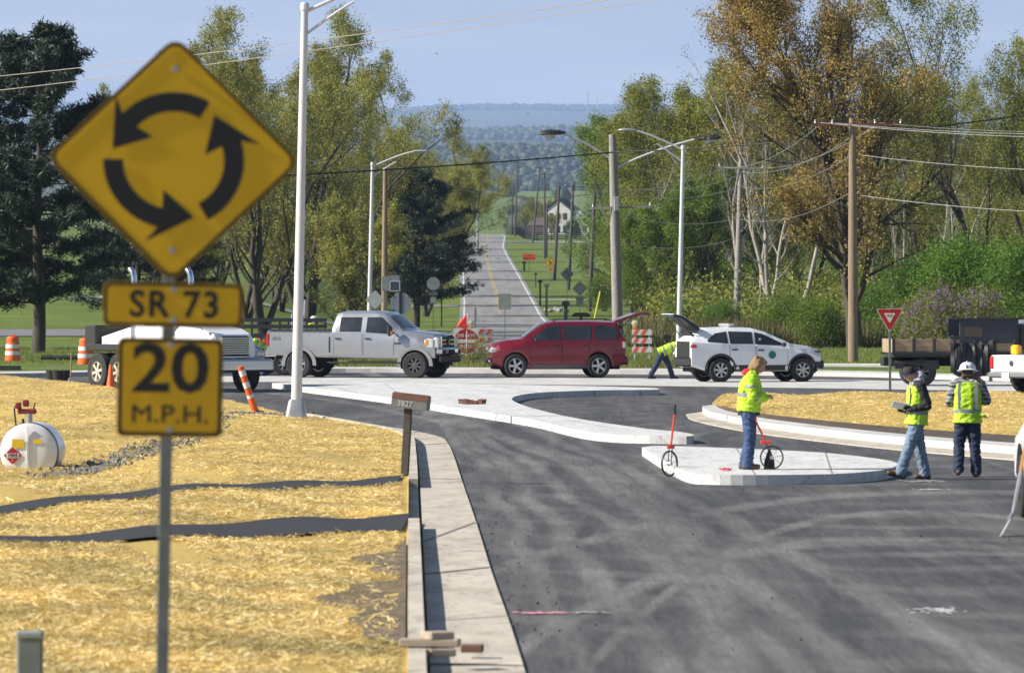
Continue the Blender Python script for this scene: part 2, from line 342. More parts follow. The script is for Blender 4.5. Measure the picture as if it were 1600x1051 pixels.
for k in range(95):                             # sealed cracks: transverse and wandering
    y0 = 262 + 700*rr.random()**1.5; xc = float(np.interp(y0, RY, RX)); lane = rr.choice((-1.6, 1.7)); 
    if k % 3: pts = [(xc+lane+rr.uniform(-.25,.25)+.25*sin(j*1.7+k), y0+j*2.2) for j in range(8)]; w = .035
    else: pts = [(xc-3.1+j*6.2/7, y0+rr.uniform(-.3,.3)) for j in range(8)]; w = .14
    for a, c in zip(pts, pts[1:]):
        d = Vector((c[0]-a[0], c[1]-a[1])).normalized(); nx_, ny_ = -d.y*w/2, d.x*w/2
        q = [(a[0]-nx_,a[1]-ny_),(c[0]-nx_,c[1]-ny_),(c[0]+nx_,c[1]+ny_),(a[0]+nx_,a[1]+ny_)]
        mb.add([(x, y, float(gz(x, y))+.019) for x, y in q], [(0,1,2,3)])
mb.build('crack_sealant', TAR, kind='stuff', label='black tar lines sealing cracks in the old grey road', cat='road marking')
# crossing streets and driveways off the old road
DRV = M('pale_driveway', (.27,.26,.245), .9, var=.25, scale=1.5)
def cross(name, x0, x1, y, w, mat, dz=.02, slope=0):
    xs_ = np.linspace(x0, x1, 24)
    strip(name, [(x, y-w/2+slope*(x-x0), float(gz(x, y-w/2+slope*(x-x0)))+dz) for x in xs_], [(x, y+w/2+slope*(x-x0), float(gz(x, y+w/2+slope*(x-x0)))+dz) for x in xs_], None, mat)
cross('side_road', -1.2, 60, 1012, 15, DRV, .03)
cross('driveway', 2.4, 60, 545, 4.5, DRV); cross('driveway', 1.4, 30, 700, 4, DRV); cross('driveway', 3.4, 40, 440, 7, DRV)
cross('driveway', -30, -4.9, 520, 7, DRV); cross('driveway', -30, -4.1, 385, 5, DRV); cross('driveway', -30, -5.8, 640, 8, DRV)
cross('footpath', -70, -9, 300, 14, M('grey_path', (.17,.17,.18), .9, scale=1), .02)
cross('footpath', 9, 60, 262, 1.6, DRV, .03)
# splitter islands (white slabs 15 cm high)
def island(name, px, mat=SLAB, h=.15):
    pts = smooth_line([(*G(x, y, h).xy, 0) for x, y in px] + [(*G(*px[0], h).xy, 0)], 5)[:-1]
    return sheet(name, [(p.x, p.y) for p in pts], h, mat, thick=h+.01)
island('traffic_island', [(425,598),(488,606),(608,621),(720,638),(830,655),(930,676),(1060,681),(1084,679),(1060,674),(1000,668),(900,653),(835,638),(806,628),(800,622),(812,617),(850,612.5),(930,609.5),(1020,608.5),(1028,607),(1010,605.5),(900,602.5),(700,599),(500,596.5)])
island('traffic_island', [(1003,698),(1035,718),(1072,737),(1110,741),(1200,741.5),(1300,740),(1370,735),(1400,728),(1400,722),(1370,716),(1290,707),(1200,702),(1100,698),(1030,696)])
JOINT = M('dark_joint', (.22,.21,.19), .9)
def joint(p, q, z, w=.02):
    d = Vector((q[0]-p[0], q[1]-p[1])).normalized(); nx_, ny_ = -d.y*w/2, d.x*w/2
    MB().add([(p[0]-nx_,p[1]-ny_,z),(q[0]-nx_,q[1]-ny_,z),(q[0]+nx_,q[1]+ny_,z),(p[0]+nx_,p[1]+ny_,z)],[(0,1,2,3)]).build('joint', JOINT, kind='structure')
for a, b in (((1150,700),(1180,741)),((1290,707.5),(1300,739.5)),((600,599.5),(640,625)),((770,602.5),(850,615)),((900,603),(1000,607.5)),((880,655),(960,669)),((500,598),(560,614))): joint(G(*a,.15), G(*b,.15), .1535, .022)
# the concrete band of the far lane and the kerb behind it
band0 = [G(x, y) for x, y in ((330,597),(500,597),(800,600),(1100,603.5),(1600,611),(1900,616))]; band1 = [G(x, y) for x, y in ((330,588),(500,588),(800,590),(1100,592),(1600,597),(1900,600))]
s0, s1 = smooth_line(band0), smooth_line(band1)
strip('concrete_band', s0, s1, .012, CONC, thick=.02)
kb0 = smooth_line([G(x, y, .14) for x, y in ((-600,588),(0,583),(330,577),(540,575.5),(800,577),(1100,579),(1340,582),(1600,589),(2300,600))]); kb1 = smooth_line([G(x, y, .14) for x, y in ((-600,585),(0,580),(330,574.5),(540,572.5),(800,574),(1100,576),(1340,579),(1600,586),(2300,597))])
for i in range(0, len(kb0)-1, 2): strip('kerb', kb0[i:i+3], kb1[i:i+3], .14 - .002*(i % 4), CONC, thick=.15)
# verge beyond the kerb
v1 = [(p.x, p.y+.0) for p in kb1]
sheet('verge', v1 + [(70, 262), (4.2, 262), (3.6, 236), (-4.6, 236), (-5, 262), (-60, 262)], .11, LAWN, thick=.14)
sheet('mulch_bed', [(p.x, p.y+.05) for p in kb1 if -8.2 < p.x < 9] + [(8.5, 222), (-3, 226), (-8, 222)], .116, M('bark_mulch', (.12,.085,.05), .95, var=.7, scale=8, bump=.9), kind='structure')
# left kerb and gutter of the approach
ge = [(836,1110),(818,1044),(793,966),(766,889),(744,818),(721,750),(708,711),(700,694),(688,684),(655,676),(600,667),(545,658),(500,651)]
gi = [(676,1110),(672,1040),(668,975),(664,900),(661,849),(656,750),(653,715),(650,697),(640,688),(617,680),(570,671),(520,662),(485,656)]
GE, GI = smooth_line([G(*p) for p in ge], 5), smooth_line([G(*p) for p in gi], 5)
n = len(GE)
for i in range(0, n-1, 5): joint(GI[i], GE[i], .028, .05)
for i in range(0, n-1, 5): strip('gutter', GI[i:i+6], GE[i:i+6], .02 + .003*((i//5) % 2), TAN, thick=.03)
def off(pts, d):
    out = []
    for i, p in enumerate(pts):
        t = (pts[min(i+1, len(pts)-1)] - pts[max(i-1, 0)]); t = Vector((t.x, t.y)).normalized(); out.append(Vector((p.x - t.y*d, p.y + t.x*d, 0)))
    return out
KI, KO = off(GI, .035), off(GI, .17)
def kerb_h(Y): return .04 if (77 < Y < 84 or 66 < Y < 69.5) else .15
for i in range(0, n-1, 3):
    a, b_ = KI[i:i+4], KO[i:i+4]; h = kerb_h(a[len(a)//2].y)
    strip('kerb', a, b_, h, TAN, thick=h)
# straw covered verge on the left, with its blanket of straws
SB = [KO[i] for i in range(n)]                 # its right side follows the kerb
outer = [Vector((SB[-1].x-.3, SB[-1].y+1, 0))] + [G(x, y) for x, y in ((417,646),(346,632),(230,618),(155,608),(81,597),(0,591),(-300,578))]
def lz(X, Y):                                   # height of the straw bank
    X = np.asarray(X, float); Y = np.asarray(Y, float)
    kx = np.interp(Y, [p.y for p in SB], [p.x for p in SB])
    d = np.clip(kx-X, 0, 99)
    dip = np.exp(-((X+7.3)/2.6)**2-((Y-87)/9)**2)
    return (.12 + .16*sstep(d, .3, 3))*(1-.95*dip)*(1-.75*sstep(Y, 112, 150)) + .02*np.sin(X*.9+Y*.13) * sstep(d, .5, 2) + .03*np.sin(Y*.31+X*.4)*sstep(d, .4, 2) + .02*np.sin(X*2.7+Y*.6)*sstep(d, .1, .7)
NU = 90; rows = []; 
edgeY = np.concatenate([np.linspace(10, 130, 150), np.linspace(130.8, 196, 60)])
ox = lambda Y: np.interp(Y, [p.y for p in [SB[-1]]+outer], [p.x for p in [SB[-1]]+outer])
sy = [p.y for p in SB]; sxx = [p.x for p in SB]
V = []
for Y in edgeY:
    xr = float(np.interp(Y, sy, sxx)) if Y < SB[-1].y else float(ox(Y)); xl = -30 if Y > 60 else -14
    for u in np.linspace(0, 1, NU): V.append((xr + (xl-xr)*u**2, Y))
V = np.array(V); Z = lz(V[:,0], V[:,1]); Z[0::NU] = np.where(V[0::NU,1] > 110, .03, .13)
V3 = np.column_stack([V, Z]); ii = (np.arange(len(edgeY)-1)[:,None]*NU + np.arange(NU-1)[None]).ravel()
tag(mesh_obj('straw_bank', np_mesh('straw_bank', V3, np.stack([ii, ii+NU, ii+NU+1, ii+1], 1), True), STRAW), kind='structure')
STR = leafmat('straw_stalks', [(.62,.46,.15),(.74,.57,.21),(.86,.72,.35),(.46,.33,.11),(.92,.83,.52)], .15, .5)
def straws(name, X, Y, Z, ln, wd, label):
    n = len(X); a = RNG.uniform(0, pi, n); l = RNG.uniform(.5, 1.4, n)*ln; tl = RNG.normal(0, .22, n)
    d = np.stack([np.cos(a)*l, np.sin(a)*l, tl*l], 1)/2; w = np.stack([-np.sin(a)*wd, np.cos(a)*wd, RNG.normal(0, .4, n)*wd], 1)/2*RNG.uniform(.6,1.4,(n,1))
    c = np.stack([X, Y, Z+.012+RNG.random(n)*.035], 1)
    V = np.stack([c-d-w, c+d-w, c+d+w, c-d+w], 1).reshape(-1, 3)
    return tag(mesh_obj(name, np_mesh(name, V, np.arange(4*n).reshape(-1, 4)), STR), label=label, cat='straw', kind='stuff')
B1 = ((-1.62,80.6,83.5),(-6.0,66.0,68.6),(-10,52.5,55.0)); B2 = ((-1.25,64.6,69.4),(-3,61.6,65),(-5.2,57.3,59.6),(-9,49.5,51))
def inband(X, Y, B): bx = [q[0] for q in B][::-1]; return (Y > np.interp(X, bx, [q[1] for q in B][::-1])-.1) & (Y < np.interp(X, bx, [q[2] for q in B][::-1])+.1)
n_ = 240000; Yr = 35*(185/35)**RNG.random(n_)
xr = np.where(Yr < SB[-1].y, np.interp(Yr, sy, sxx), ox(Yr)); Xr = xr - .1 - (xr + .093*Yr)*RNG.random(n_)**1.1
k = (Xr < xr-.08) & ((np.sin(Xr*2.1+Yr*.33)+np.sin(Xr*.9-Yr*.21+1)+np.sin(Yr*.71+Xr*3.3)) > -2.1+RNG.random(n_)*.9); soil_ = (Xr > -1.35-.2*np.sin(Yr*.9)-.12*np.sin(Yr*2.3)-.15*np.exp(-((Yr-49)/3)**2)) & (Yr > 44) & (Yr < 63) & (RNG.random(n_) < .8); k &= ~soil_; k &= ~inband(Xr, Yr, B1) & ~inband(Xr, Yr, B2)
straws('straw', Xr[k], Yr[k], lz(Xr[k], Yr[k]), .11, .0075, 'loose golden straw mulch spread over the left verge')
# two dark asphalt driveways crossing the straw bank
def drive(B):
    xs_ = np.linspace(B[-1][0], B[0][0], 60); bx = [q[0] for q in B][::-1]; rows = []
    for x in xs_:
        a = np.interp(x, bx, [q[1] for q in B][::-1]); b = np.interp(x, bx, [q[2] for q in B][::-1]); rows.append([(x, y, float(lz(x, y))+.035 if x < B[0][0]-.3 else max(.06, float(lz(x, y))+.03)) for y in np.linspace(a, b, 7)])
    MB().loft(rows, caps=False, closed=False).build('driveway', M('new_black_asphalt', (.028,.029,.033), .85, scale=20, var=.3, bump=.3), kind='structure')
drive(B1); drive(B2)
# gravel swale across the bank
gp = smooth_line([G(90,722,.2), G(200,705,.25), G(300,683,.25), (-6.1,121,.3), (-4.6,126,.2)], 6)
strip('gravel_path', [Vector((p.x, p.y-1.6, float(lz(p.x, p.y-1.6))+.03)) for p in gp], [Vector((p.x, p.y+1.3, float(lz(p.x, p.y+1.3))+.03)) for p in gp], None, GRAVEL)
rs = random.Random(5); mb = MB()
for i in range(800):
    p = gp[rs.randrange(len(gp)-1)]; x = p.x + rs.uniform(-.5,.5); y = p.y + rs.uniform(-1.6, 1.4); s_ = rs.uniform(.015,.05)
    mb.box((x, y, float(lz(x,y))+.035), (s_*1.4, s_, s_*.8), (rs.random()*3, rs.random()*3, rs.random()*3))
mb.build('gravel', M('loose_stones', (.21,.20,.18), .9, var=.6, scale=9), kind='stuff', label='loose grey gravel lying in the swale through the straw', cat='gravel')
# right hand straw island
ri_o = [(1072,648),(1080,656),(1120,666),(1180,677),(1290,691),(1400,703),(1500,712),(1620,722),(1900,742)]
ri_i = [(1120,641),(1128,647),(1150,654),(1200,664),(1300,677),(1400,688),(1500,697),(1620,706),(1900,725)]
RO, RI = smooth_line([G(*p) for p in ri_o], 4), smooth_line([G(*p) for p in ri_i], 4)
for i in range(0, len(RO)-1, 4): strip('gutter', RO[i:i+5], off(RI, .16)[i:i+5] if 0 else [a.lerp(b_, .52) for a, b_ in zip(RO, RI)][i:i+5], .02+.002*((i//4)%2), TAN, thick=.03)
m_ = [a.lerp(b_, .52) for a, b_ in zip(RO, RI)]
for i in range(0, len(RO)-1, 4): strip('kerb', m_[i:i+5], [a.lerp(b_, .93) for a, b_ in zip(RO, RI)][i:i+5], .15-.002*((i//4)%2), CONC, thick=.15)
top = smooth_line([G(x, y) for x, y in ((1120,641),(1135,638),(1180,635),(1300,629),(1500,625.5),(1620,627),(1900,640))], 8)
bot = [a.lerp(b_, .93) for a, b_ in zip(RO, RI)]
def at_arc(pts, t):
    t = t*(len(pts)-1); i = min(int(t), len(pts)-2); return pts[i].lerp(pts[i+1], t-i)
V = []; NU, NV = 60, 24
for u in np.linspace(0, 1, NU):
    a, b_ = at_arc(bot, u), at_arc(top, u)
    for v in np.linspace(0, 1, NV):
        p = a.lerp(b_, v); e = min(1, 5*v)*min(1, 5*(1-v))*min(1, 6*u+.1); V.append((p.x, p.y, .04+.09*min(1, v*30)*(1 if v < 1 else 0)+.24*e*(.8+.2*sin(p.x*2+p.y*.3))))
V = np.array(V); ii = (np.arange(NU-1)[:,None]*NV+np.arange(NV-1)[None]).ravel()
tag(mesh_obj('straw_bank', np_mesh('straw_island', V, np.stack([ii, ii+NV, ii+NV+1, ii+1], 1), True), STRAW), kind='structure')
Vg = V.reshape(NU, NV, 3); n_ = 75000; u = RNG.random(n_)*(NU-1.01); v = (RNG.random(n_)**.8)*(NV-1.01); iu, iv = u.astype(int), v.astype(int); fu, fv = (u-iu)[:,None], (v-iv)[:,None]
P_ = (Vg[iu,iv]*(1-fu)*(1-fv)+Vg[iu+1,iv]*fu*(1-fv)+Vg[iu,iv+1]*(1-fu)*fv+Vg[iu+1,iv+1]*fu*fv)
k = P_[:,0] < .1*P_[:,1]; k &= v > 1.4
straws('straw', P_[k,0], P_[k,1], P_[k,2], .11, .008, 'loose golden straw mulch on the kerbed island at right')
strip('soil_strip', [(p.x, p.y, .145) for p in bot], [(p.x+.0, p.y+ (at_arc(top, i/(len(bot)-1)).y-p.y)*.07, .22) for i, p in enumerate(bot)], None, SOIL)
# soil patch beside the kerb close to the camera
rows = []
for y in np.linspace(44, 63, 40):
    xr_ = float(np.interp(y, sy, sxx))-.02; xl_ = min(xr_-.05, -1.35-.2*sin(y*.9)-.12*sin(y*2.3)-.15*math.exp(-((y-49)/3)**2)); xl_ = xr_+(xl_-xr_)*min(1, (y-43.9)/2, (63.2-y)/2.5); rows.append([(x, y, max(.15, float(lz(x, y))+.03)) for x in np.linspace(xl_, xr_, 8)])
MB().loft(rows, caps=False, closed=False).build('soil_patch', M('brown_soil', (.17,.125,.075), .95, var=.5, scale=3, bump=.9), kind='structure')
rs = random.Random(15); mb = MB()                 # dirt crumbs and pebbles scattered on the new surface
for i in range(260):
    y = 44*(160/44)**rs.random(); x = rs.choice((rs.uniform(-1.2+.0, .1*y), float(np.interp(y, [p.y for p in GE], [p.x for p in GE]))+abs(rs.gauss(0,.35)))); s_ = rs.uniform(.005,.016)
    if y < 104 or x > 0: mb.box((x, y, .006+s_*.3), (s_*1.5, s_*1.3, s_*.7), (rs.random(), rs.random(), rs.random()*3))
mb.build('crumbs', M('dirt_crumbs', (.12,.10,.08), .95, var=.6, scale=5), kind='stuff', label='dirt crumbs and small stones scattered over the new asphalt', cat='dirt')
# sprayed marks on the asphalt
def mark(name, c, w, l, mat, rz=0):
    q = MB(); rs = random.Random(int(c[0]*100)); q.M = Matrix.Translation((c[0], c[1], .006)) @ rotm(rz)
    for k in range(70):
        x, y = max(-1, min(1, rs.gauss(0,.42)))*w/2, max(-1, min(1, rs.gauss(0,.42)))*l/2; r = w*rs.uniform(.02,.075); q.add([(x+r*cos(t)*rs.uniform(.6,1.3), y+r*2*sin(t)*rs.uniform(.6,1.3), k*.00008) for t in np.linspace(0,2*pi,7)[:-1]], [tuple(range(6))])
    return q.build(name, mat, kind='structure')
PINK = M('pink_marking_paint', (.75,.32,.38), .8, var=.4, scale=9)
mark('painted_mark', G(1462,954), .5, .95, WPAINT); mark('painted_mark', G(1455,765), .5, .7, WPAINT, .1); mark('painted_mark', G(1440,752), .9, 1.2, SPRAY, .1); mark('painted_mark', G(855,958), .55, .3, PINK, .1); mark('painted_mark', G(915,957), .4, .35, SPRAY)
mark('painted_mark', G(961,663), .12, .8, M('orange_marking_paint', (.8,.12,.03), .7)); mark('painted_mark', G(1242,752), .09, .5, MATS['orange_marking_paint'])
# far woods, hills
def icos(sub):
    bm = bmesh.new(); bmesh.ops.create_icosphere(bm, subdivisions=sub, radius=1); bm.verts.ensure_lookup_table()
    v = np.array([x.co[:] for x in bm.verts]); f = np.array([[x.index for x in p.verts] for p in bm.faces]); bm.free(); return v, f
def clumps(name, X, Y, r, h, mat, label, sub=2, sink=.35):
    v, f = icos(sub); n = len(X); out = []
    Z = gz(X, Y)
    for i in range(n):
        q = v*(1+RNG.normal(0, .14, (len(v), 1)))*np.array([r[i]*RNG.uniform(.8,1.2), r[i], h[i]]); out.append(q + np.array([X[i], Y[i], Z[i]+h[i]*(1-sink)]))
    V = np.concatenate(out); F = (f[None]+(np.arange(n)*len(v))[:,None,None]).reshape(-1, 3)
    return tag(mesh_obj(name, np_mesh(name, V, F, False), mat), label=label, cat='woods', kind='stuff')
WOODS = leafmat('far_woods', [(.035,.05,.024),(.045,.06,.028),(.058,.068,.032),(.04,.05,.034),(.05,.065,.028)], .1)
def band(n, y0, y1, xw=.05, xc=0, seed=0):
    Y = RNG.uniform(y0, y1, n); X = (RNG.uniform(-xw, xw, n)+xc)*Y; return X, Y
for nm, (n_, y0, y1, rr_, lab) in {'a': (800, 4600, 7000, (4, 7), 'far green wood filling the valley beyond the road crest'), 'b': (800, 10500, 13200, (7, 12), 'hazy blue wooded ridge behind the valley woods'), 'c': (900, 21300, 22100, (10, 15), 'pale blue farthest wooded ridge under the sky')}.items():
    n_ *= 4; X, Y = band(n_, y0, y1, .05 if nm != 'c' else .1); r_ = RNG.uniform(*rr_, n_); clumps('woods', X, Y, r_, r_*RNG.uniform(.6, .8 if nm=='c' else 1.1, n_), WOODS, lab, 1)
X, Y = band(160, 1900, 4300, .05, -.003); k = np.sin(X*.02)+np.sin(Y*.013) > .6; r_ = RNG.uniform(2.5, 5, k.sum()); clumps('woods', X[k], Y[k], r_, r_, WOODS, 'scattered trees standing in the far pale fields')
# ---------------------------------------------------------------- trees
def segs_mesh(name, S, n=4):                   # S: (m,8) p0 p1 r0 r1
    S = np.asarray(S, float); p0, p1, r0, r1 = S[:,0:3], S[:,3:6], S[:,6], S[:,7]
    d = p1-p0; d /= np.linalg.norm(d, axis=1, keepdims=True)+1e-9
    ref = np.where(np.abs(d[:,2:3]) < .9, np.array([[0,0,1.]]), np.array([[1.,0,0]])); a = np.cross(d, ref); a /= np.linalg.norm(a, axis=1, keepdims=True); b = np.cross(d, a)
    V = []
    for p, r in ((p0, r0), (p1, r1)):
        for j in range(n): t = 2*pi*j/n; V.append(p + (a*cos(t)+b*sin(t))*r[:,None])
    V = np.stack(V, 1).reshape(-1, 3); base = (np.arange(len(S))*2*n)[:,None]
    F = np.concatenate([base + np.array([[j, (j+1)%n, n+(j+1)%n, n+j]]) for j in range(n)], 0)
    return np_mesh(name, V, F, True)
def grow(rs, H, spread, r0, env, nb=(14, 7, 5), stems=1, up=.55, start=.2, wig=.12, lean=0):
    S, T = [], []
    def norm(v): return v/(np.linalg.norm(v)+1e-9)
    def limb(p, d, L, r, lev, nseg, tip=.35):
        pts = [p]; rad = [r]
        for i in range(nseg):
            d = norm(d + rs.normal(0, wig, 3) + np.array([0,0,(.06,.10,.07,.03)[min(lev,3)]*up*2])); p = p + d*L/nseg; pts.append(p); rad.append(r*(1-(1-tip)*(i+1)/nseg))
        for i in range(nseg): S.append([*pts[i], *pts[i+1], rad[i], rad[i+1]])
        return pts, rad, d
    def sub(pts, rad, L, lev):
        n = nb[lev]; 
        for k in range(n):
            t = (.25 + .75*(k+rs.random())/n) if lev else start + (1-start)*(k+rs.random()*.8)/n
            x = t*(len(pts)-1); i = min(int(x), len(pts)-2); q = pts[i] + (pts[i+1]-pts[i])*(x-i); ax = norm(pts[i+1]-pts[i])
            rr_ = rad[i] + (rad[i+1]-rad[i])*(x-i)
            o = norm(np.cross(ax, rs.normal(0, 1, 3))); ang = rs.uniform(.5, 1.0) if lev else rs.uniform(.55, 1.15)*(1.15-.45*t)
            d = norm(ax*cos(ang) + o*sin(ang) + np.array([0,0,up*.35]))
            if lev == 0: l = spread*env(t)*rs.uniform(.75, 1.1)
            else: l = L*rs.uniform(.35, .62)*(1.15-.45*t)
            if lev == len(nb)-1:
                pp, rd, dd = limb(q, d, l, min(rr_*.6, .02), 3, 2, .3); T.extend((pp[j], pp[j+1]) for j in range(2))
            else:
                pp, rd, dd = limb(q, d, l, rr_*(.5 if lev == 0 else .55), lev+1, 6 if lev == 0 else 4, .22); sub(pp, rd, l, lev+1)
                T.append((pp[-2], pp[-1]))
    for s in range(stems):
        if stems == 1: d = np.array([lean, 0, 1.]); h = H; p = np.zeros(3)
        else: a = 2*pi*s/stems + rs.random(); d = norm(np.array([cos(a)*rs.uniform(.12,.38), sin(a)*rs.uniform(.12,.38), 1.])); h = H*rs.uniform(.8, 1.0); p = np.array([cos(a)*.12, sin(a)*.12, 0])
        pts, rad, _ = limb(p, d, h*.93, r0*(1 if stems == 1 else .7), 0, 10, .12); sub(pts, rad, h, 0)
    return S, T
def leaves(rs, T, n, size, jit, asp=.6, droop=0):
    T = np.array(T); k = rs.integers(0, len(T), n); t = rs.random((n,1)); c = T[k,0]*(1-t)+T[k,1]*t + rs.normal(0, jit, (n,3)) - [0,0,droop]
    u = rs.normal(0,1,(n,3)); u /= np.linalg.norm(u,axis=1,keepdims=True); w = np.cross(u, rs.normal(0,1,(n,3))); w /= np.linalg.norm(w,axis=1,keepdims=True)
    s = size*rs.uniform(.6,1.35,(n,1)); u = u*s/2; w = w*s*asp/2
    return np.stack([c-u, c+w*.9, c+u, c-w*.9], 1).reshape(-1,3)
BARK = M('dark_bark', (.075,.06,.048), .9, var=.45, scale=5, bump=.8, stretch=(1,1,.2)); GBARK = M('grey_bark', (.20,.175,.145), .9, var=.45, scale=5, bump=.8, stretch=(1,1,.2)); PBARK = M('pale_bark', (.36,.33,.28), .9, var=.4, scale=5, stretch=(1,1,.2))
OLIVE = leafmat('olive_buds', [(.19,.195,.035),(.265,.27,.055),(.34,.33,.085),(.21,.22,.045),(.42,.41,.15)])
YGREEN = leafmat('yellow_green_leaves', [(.15,.175,.03),(.23,.25,.045),(.30,.31,.08),(.19,.20,.04)])
BRIGHT = leafmat('bright_green_leaves', [(.11,.175,.022),(.155,.235,.032),(.22,.30,.055)], .4)
RUSSET = leafmat('russet_buds', [(.30,.20,.05),(.40,.27,.075),(.35,.26,.07),(.25,.19,.05),(.46,.35,.14)], .3)
PINE = leafmat('dark_pine_needles', [(.012,.025,.014),(.026,.046,.026),(.055,.08,.05),(.02,.034,.024),(.04,.06,.04)], .08, .5)
BUSHG = leafmat('fresh_bush_leaves', [(.08,.16,.02),(.12,.23,.03),(.17,.28,.045)], .4)
LILAC = leafmat('lilac_flowers', [(.30,.20,.34),(.40,.29,.44),(.22,.15,.26)], .3)
DRY = leafmat('dry_weeds', [(.22,.17,.09),(.14,.13,.05),(.09,.11,.03),(.17,.15,.06)], .2)
def tree(name, seed, H, spread, env, leafm, nleaf, size, bark=BARK, r0=.3, jit=.14, droop=0, **k):
    rs = np.random.default_rng(seed); S, T = grow(rs, H, spread, r0, env, **k)
    S = np.array(S); r = np.maximum(S[:,6], S[:,7]); big = r > .035
    e = empty(name); 
    mesh_obj('trunk', segs_mesh('trunk', S[big], 7), bark, e)
    me = segs_mesh('branches', S[~big], 3); mesh_obj('branches', me, bark, e)
    if nleaf: 
        V = leaves(rs, T, nleaf, size, jit, droop=droop); mesh_obj('crown', np_mesh('crown', V, np.arange(len(V)).reshape(-1,4)), leafm, e)
    return e
def ov(lo=.25, hi=.15, pk=.4): return lambda t: (lo + (1-lo)*min(1, t/pk)) if t < pk else (1-(1-hi)*((t-pk)/(1-pk))**1.5)
def put(t, px, Y, label, cat='tree', group=None, s=1, rz=0, base=None, sx_=1):
    X = (px-800)*Y/FPX; t.location = (X, Y, float(gz(X, Y))-.1 if base is None else base); t.rotation_euler = (0,0,rz); t.scale = (s*sx_, s*sx_, s)
    return tag(t, label, cat, group)
# --- conifers
def pine(seed, H, Rm, n, dens, base=.16):
    rs = np.random.default_rng(seed); S = []; T = []
    for i in range(12): S.append([0+.05*sin(i), 0, H*i/12, .05*sin(i+1), 0, H*(i+1)/12, .30*(1-i/12.5), .30*(1-(i+1)/12.5)])
    for k in range(n):
        t = base + (1-base)*(k+rs.random())/n; z = H*t; L_ = Rm*(1.0-.1*((t-.35)/.65)**2 if t < .55 else (1-((t-.5)/.5)**2.0)**.8*.98+.05)*rs.uniform(.55, 1.1)*(.75 if t < .22 else 1)
        a = rs.random()*2*pi; d = np.array([cos(a), sin(a), .12+.5*max(0, t-.5)]); p = np.array([0,0,z]); q = p; m = 6
        for j in range(m):
            dz = -.10 if j < 3 else .14; d2 = d + [0,0,dz]; q2 = q + d2*L_/m; r_ = .055*(1-t*.6)*(1-j/m)+.008; S.append([*q, *q2, r_, r_*.8]); 
            if j >= 1:
                for _ in range(7):
                    u = rs.normal(0, 1, 3); u = u/np.linalg.norm(u); u[2] = u[2]*.6+.12; v = q2 + (d*.45+u)*rs.uniform(.35, .75)*(1.1-.4*t); s0_ = q + (q2-q)*rs.random(); S.append([*s0_, *v, .012, .006]); T.append((s0_+(v-s0_)*.35, v)); 
            q = q2
    T.append((np.array([0,0,H*.95]), np.array([0,0,H*1.02])))
    return S, T
def conifer(name, seed, H, Rm, n, nleaf, size, mat=PINE):
    rs = np.random.default_rng(seed+50); S, T = pine(seed, H, Rm, n, 1); S = np.array(S); e = empty(name); big = S[:,6] > .03
    mesh_obj('trunk', segs_mesh('trunk', S[big], 8), BARK, e); mesh_obj('branches', segs_mesh('branches', S[~big], 3), BARK, e)
    V = leaves(rs, T, nleaf, size, .11, asp=.2); mesh_obj('crown', np_mesh('crown', V, np.arange(len(V)).reshape(-1,4)), mat, e); return e
t = conifer('pine_tree', 11, 13.7, 4.9, 84, 90000, .31); put(t, 60, 243, 'tall dark pine with a bare lower trunk beside the orange drums', 'pine tree', base=.05)
t2 = conifer('pine_tree', 12, 11.5, 4.8, 90, 60000, .34); put(t2, 650, 420, 'dark pine with drooping tiers among the olive trees beside the old road', 'pine tree')
c = copy_tree(t2); put(c, 215, 300, 'shorter dark pine behind the large roundabout sign', 'pine tree', s=.8, rz=2)
c = copy_tree(t2); put(c, -60, 262, 'dark pine cut off by the picture edge, left of the tall pine', 'pine tree', s=1.0, rz=4)
# --- left deciduous
a = tree('budding_tree', 21, 20.5, 5.6, ov(.8,.35,.35), OLIVE, 58000, .125, r0=.30, stems=4, nb=(12,7,5), up=.7, start=.1, jit=.2); put(a, 480, 335, 'tallest olive budding tree with fanning stems behind the near lamp post', group=None)
b = tree('budding_tree', 22, 18.5, 5.2, ov(.75,.3,.4), OLIVE, 56000, .125, r0=.26, stems=3, nb=(12,7,5), up=.65, start=.1, jit=.2); put(b, 385, 345, 'olive budding tree with a dark trunk right of the roundabout sign')
c = copy_tree(a); put(c, 560, 372, 'olive brown budding tree right of the near lamp post', s=.97, rz=2.1, sx_=1.0)
c = copy_tree(b); put(c, 625, 432, 'olive budding tree sloping down to the old road', s=.86, rz=4.0)
c = copy_tree(b); put(c, 335, 360, 'thin olive budding tree behind the top of the roundabout sign', s=.95, rz=1.0)
c = copy_tree(a); put(c, 410, 318, 'olive budding tree filling the sky gap between the sign and the near lamp post', s=.96, rz=3.3)
c = copy_tree(a); put(c, 205, 450, 'distant budding tree in the gap between pine and roundabout sign', s=.78, rz=5.0)
g_ = tree('budding_tree', 23, 7.6, 3.0, ov(.8,.3,.35), OLIVE, 26000, .12, r0=.16, stems=5, nb=(9,6,5), up=.5, start=.1, jit=.12); put(g_, 545, 300, 'small many stemmed budding tree behind the silver pickup cab')
c = copy_tree(g_); put(c, 440, 380, 'small budding tree on the lawn behind the silver pickup bed', s=.85, rz=2)
c = copy_tree(g_); put(c, 300, 330, 'small budding tree on the lawn behind the white truck cab', s=.95, rz=3)
row = [(690,480,.74,'b'),(655,520,.8,'a'),(712,560,.74,'a'),(700,640,.70,'b'),(735,700,.68,'a'),(722,790,.72,'b'),(752,860,.62,'a'),(738,930,.78,'a'),(760,1010,.70,'b'),(735,1060,.95,'b')]
NTH = ['first','second','third','fourth','fifth','sixth','seventh','eighth','ninth','farthest']
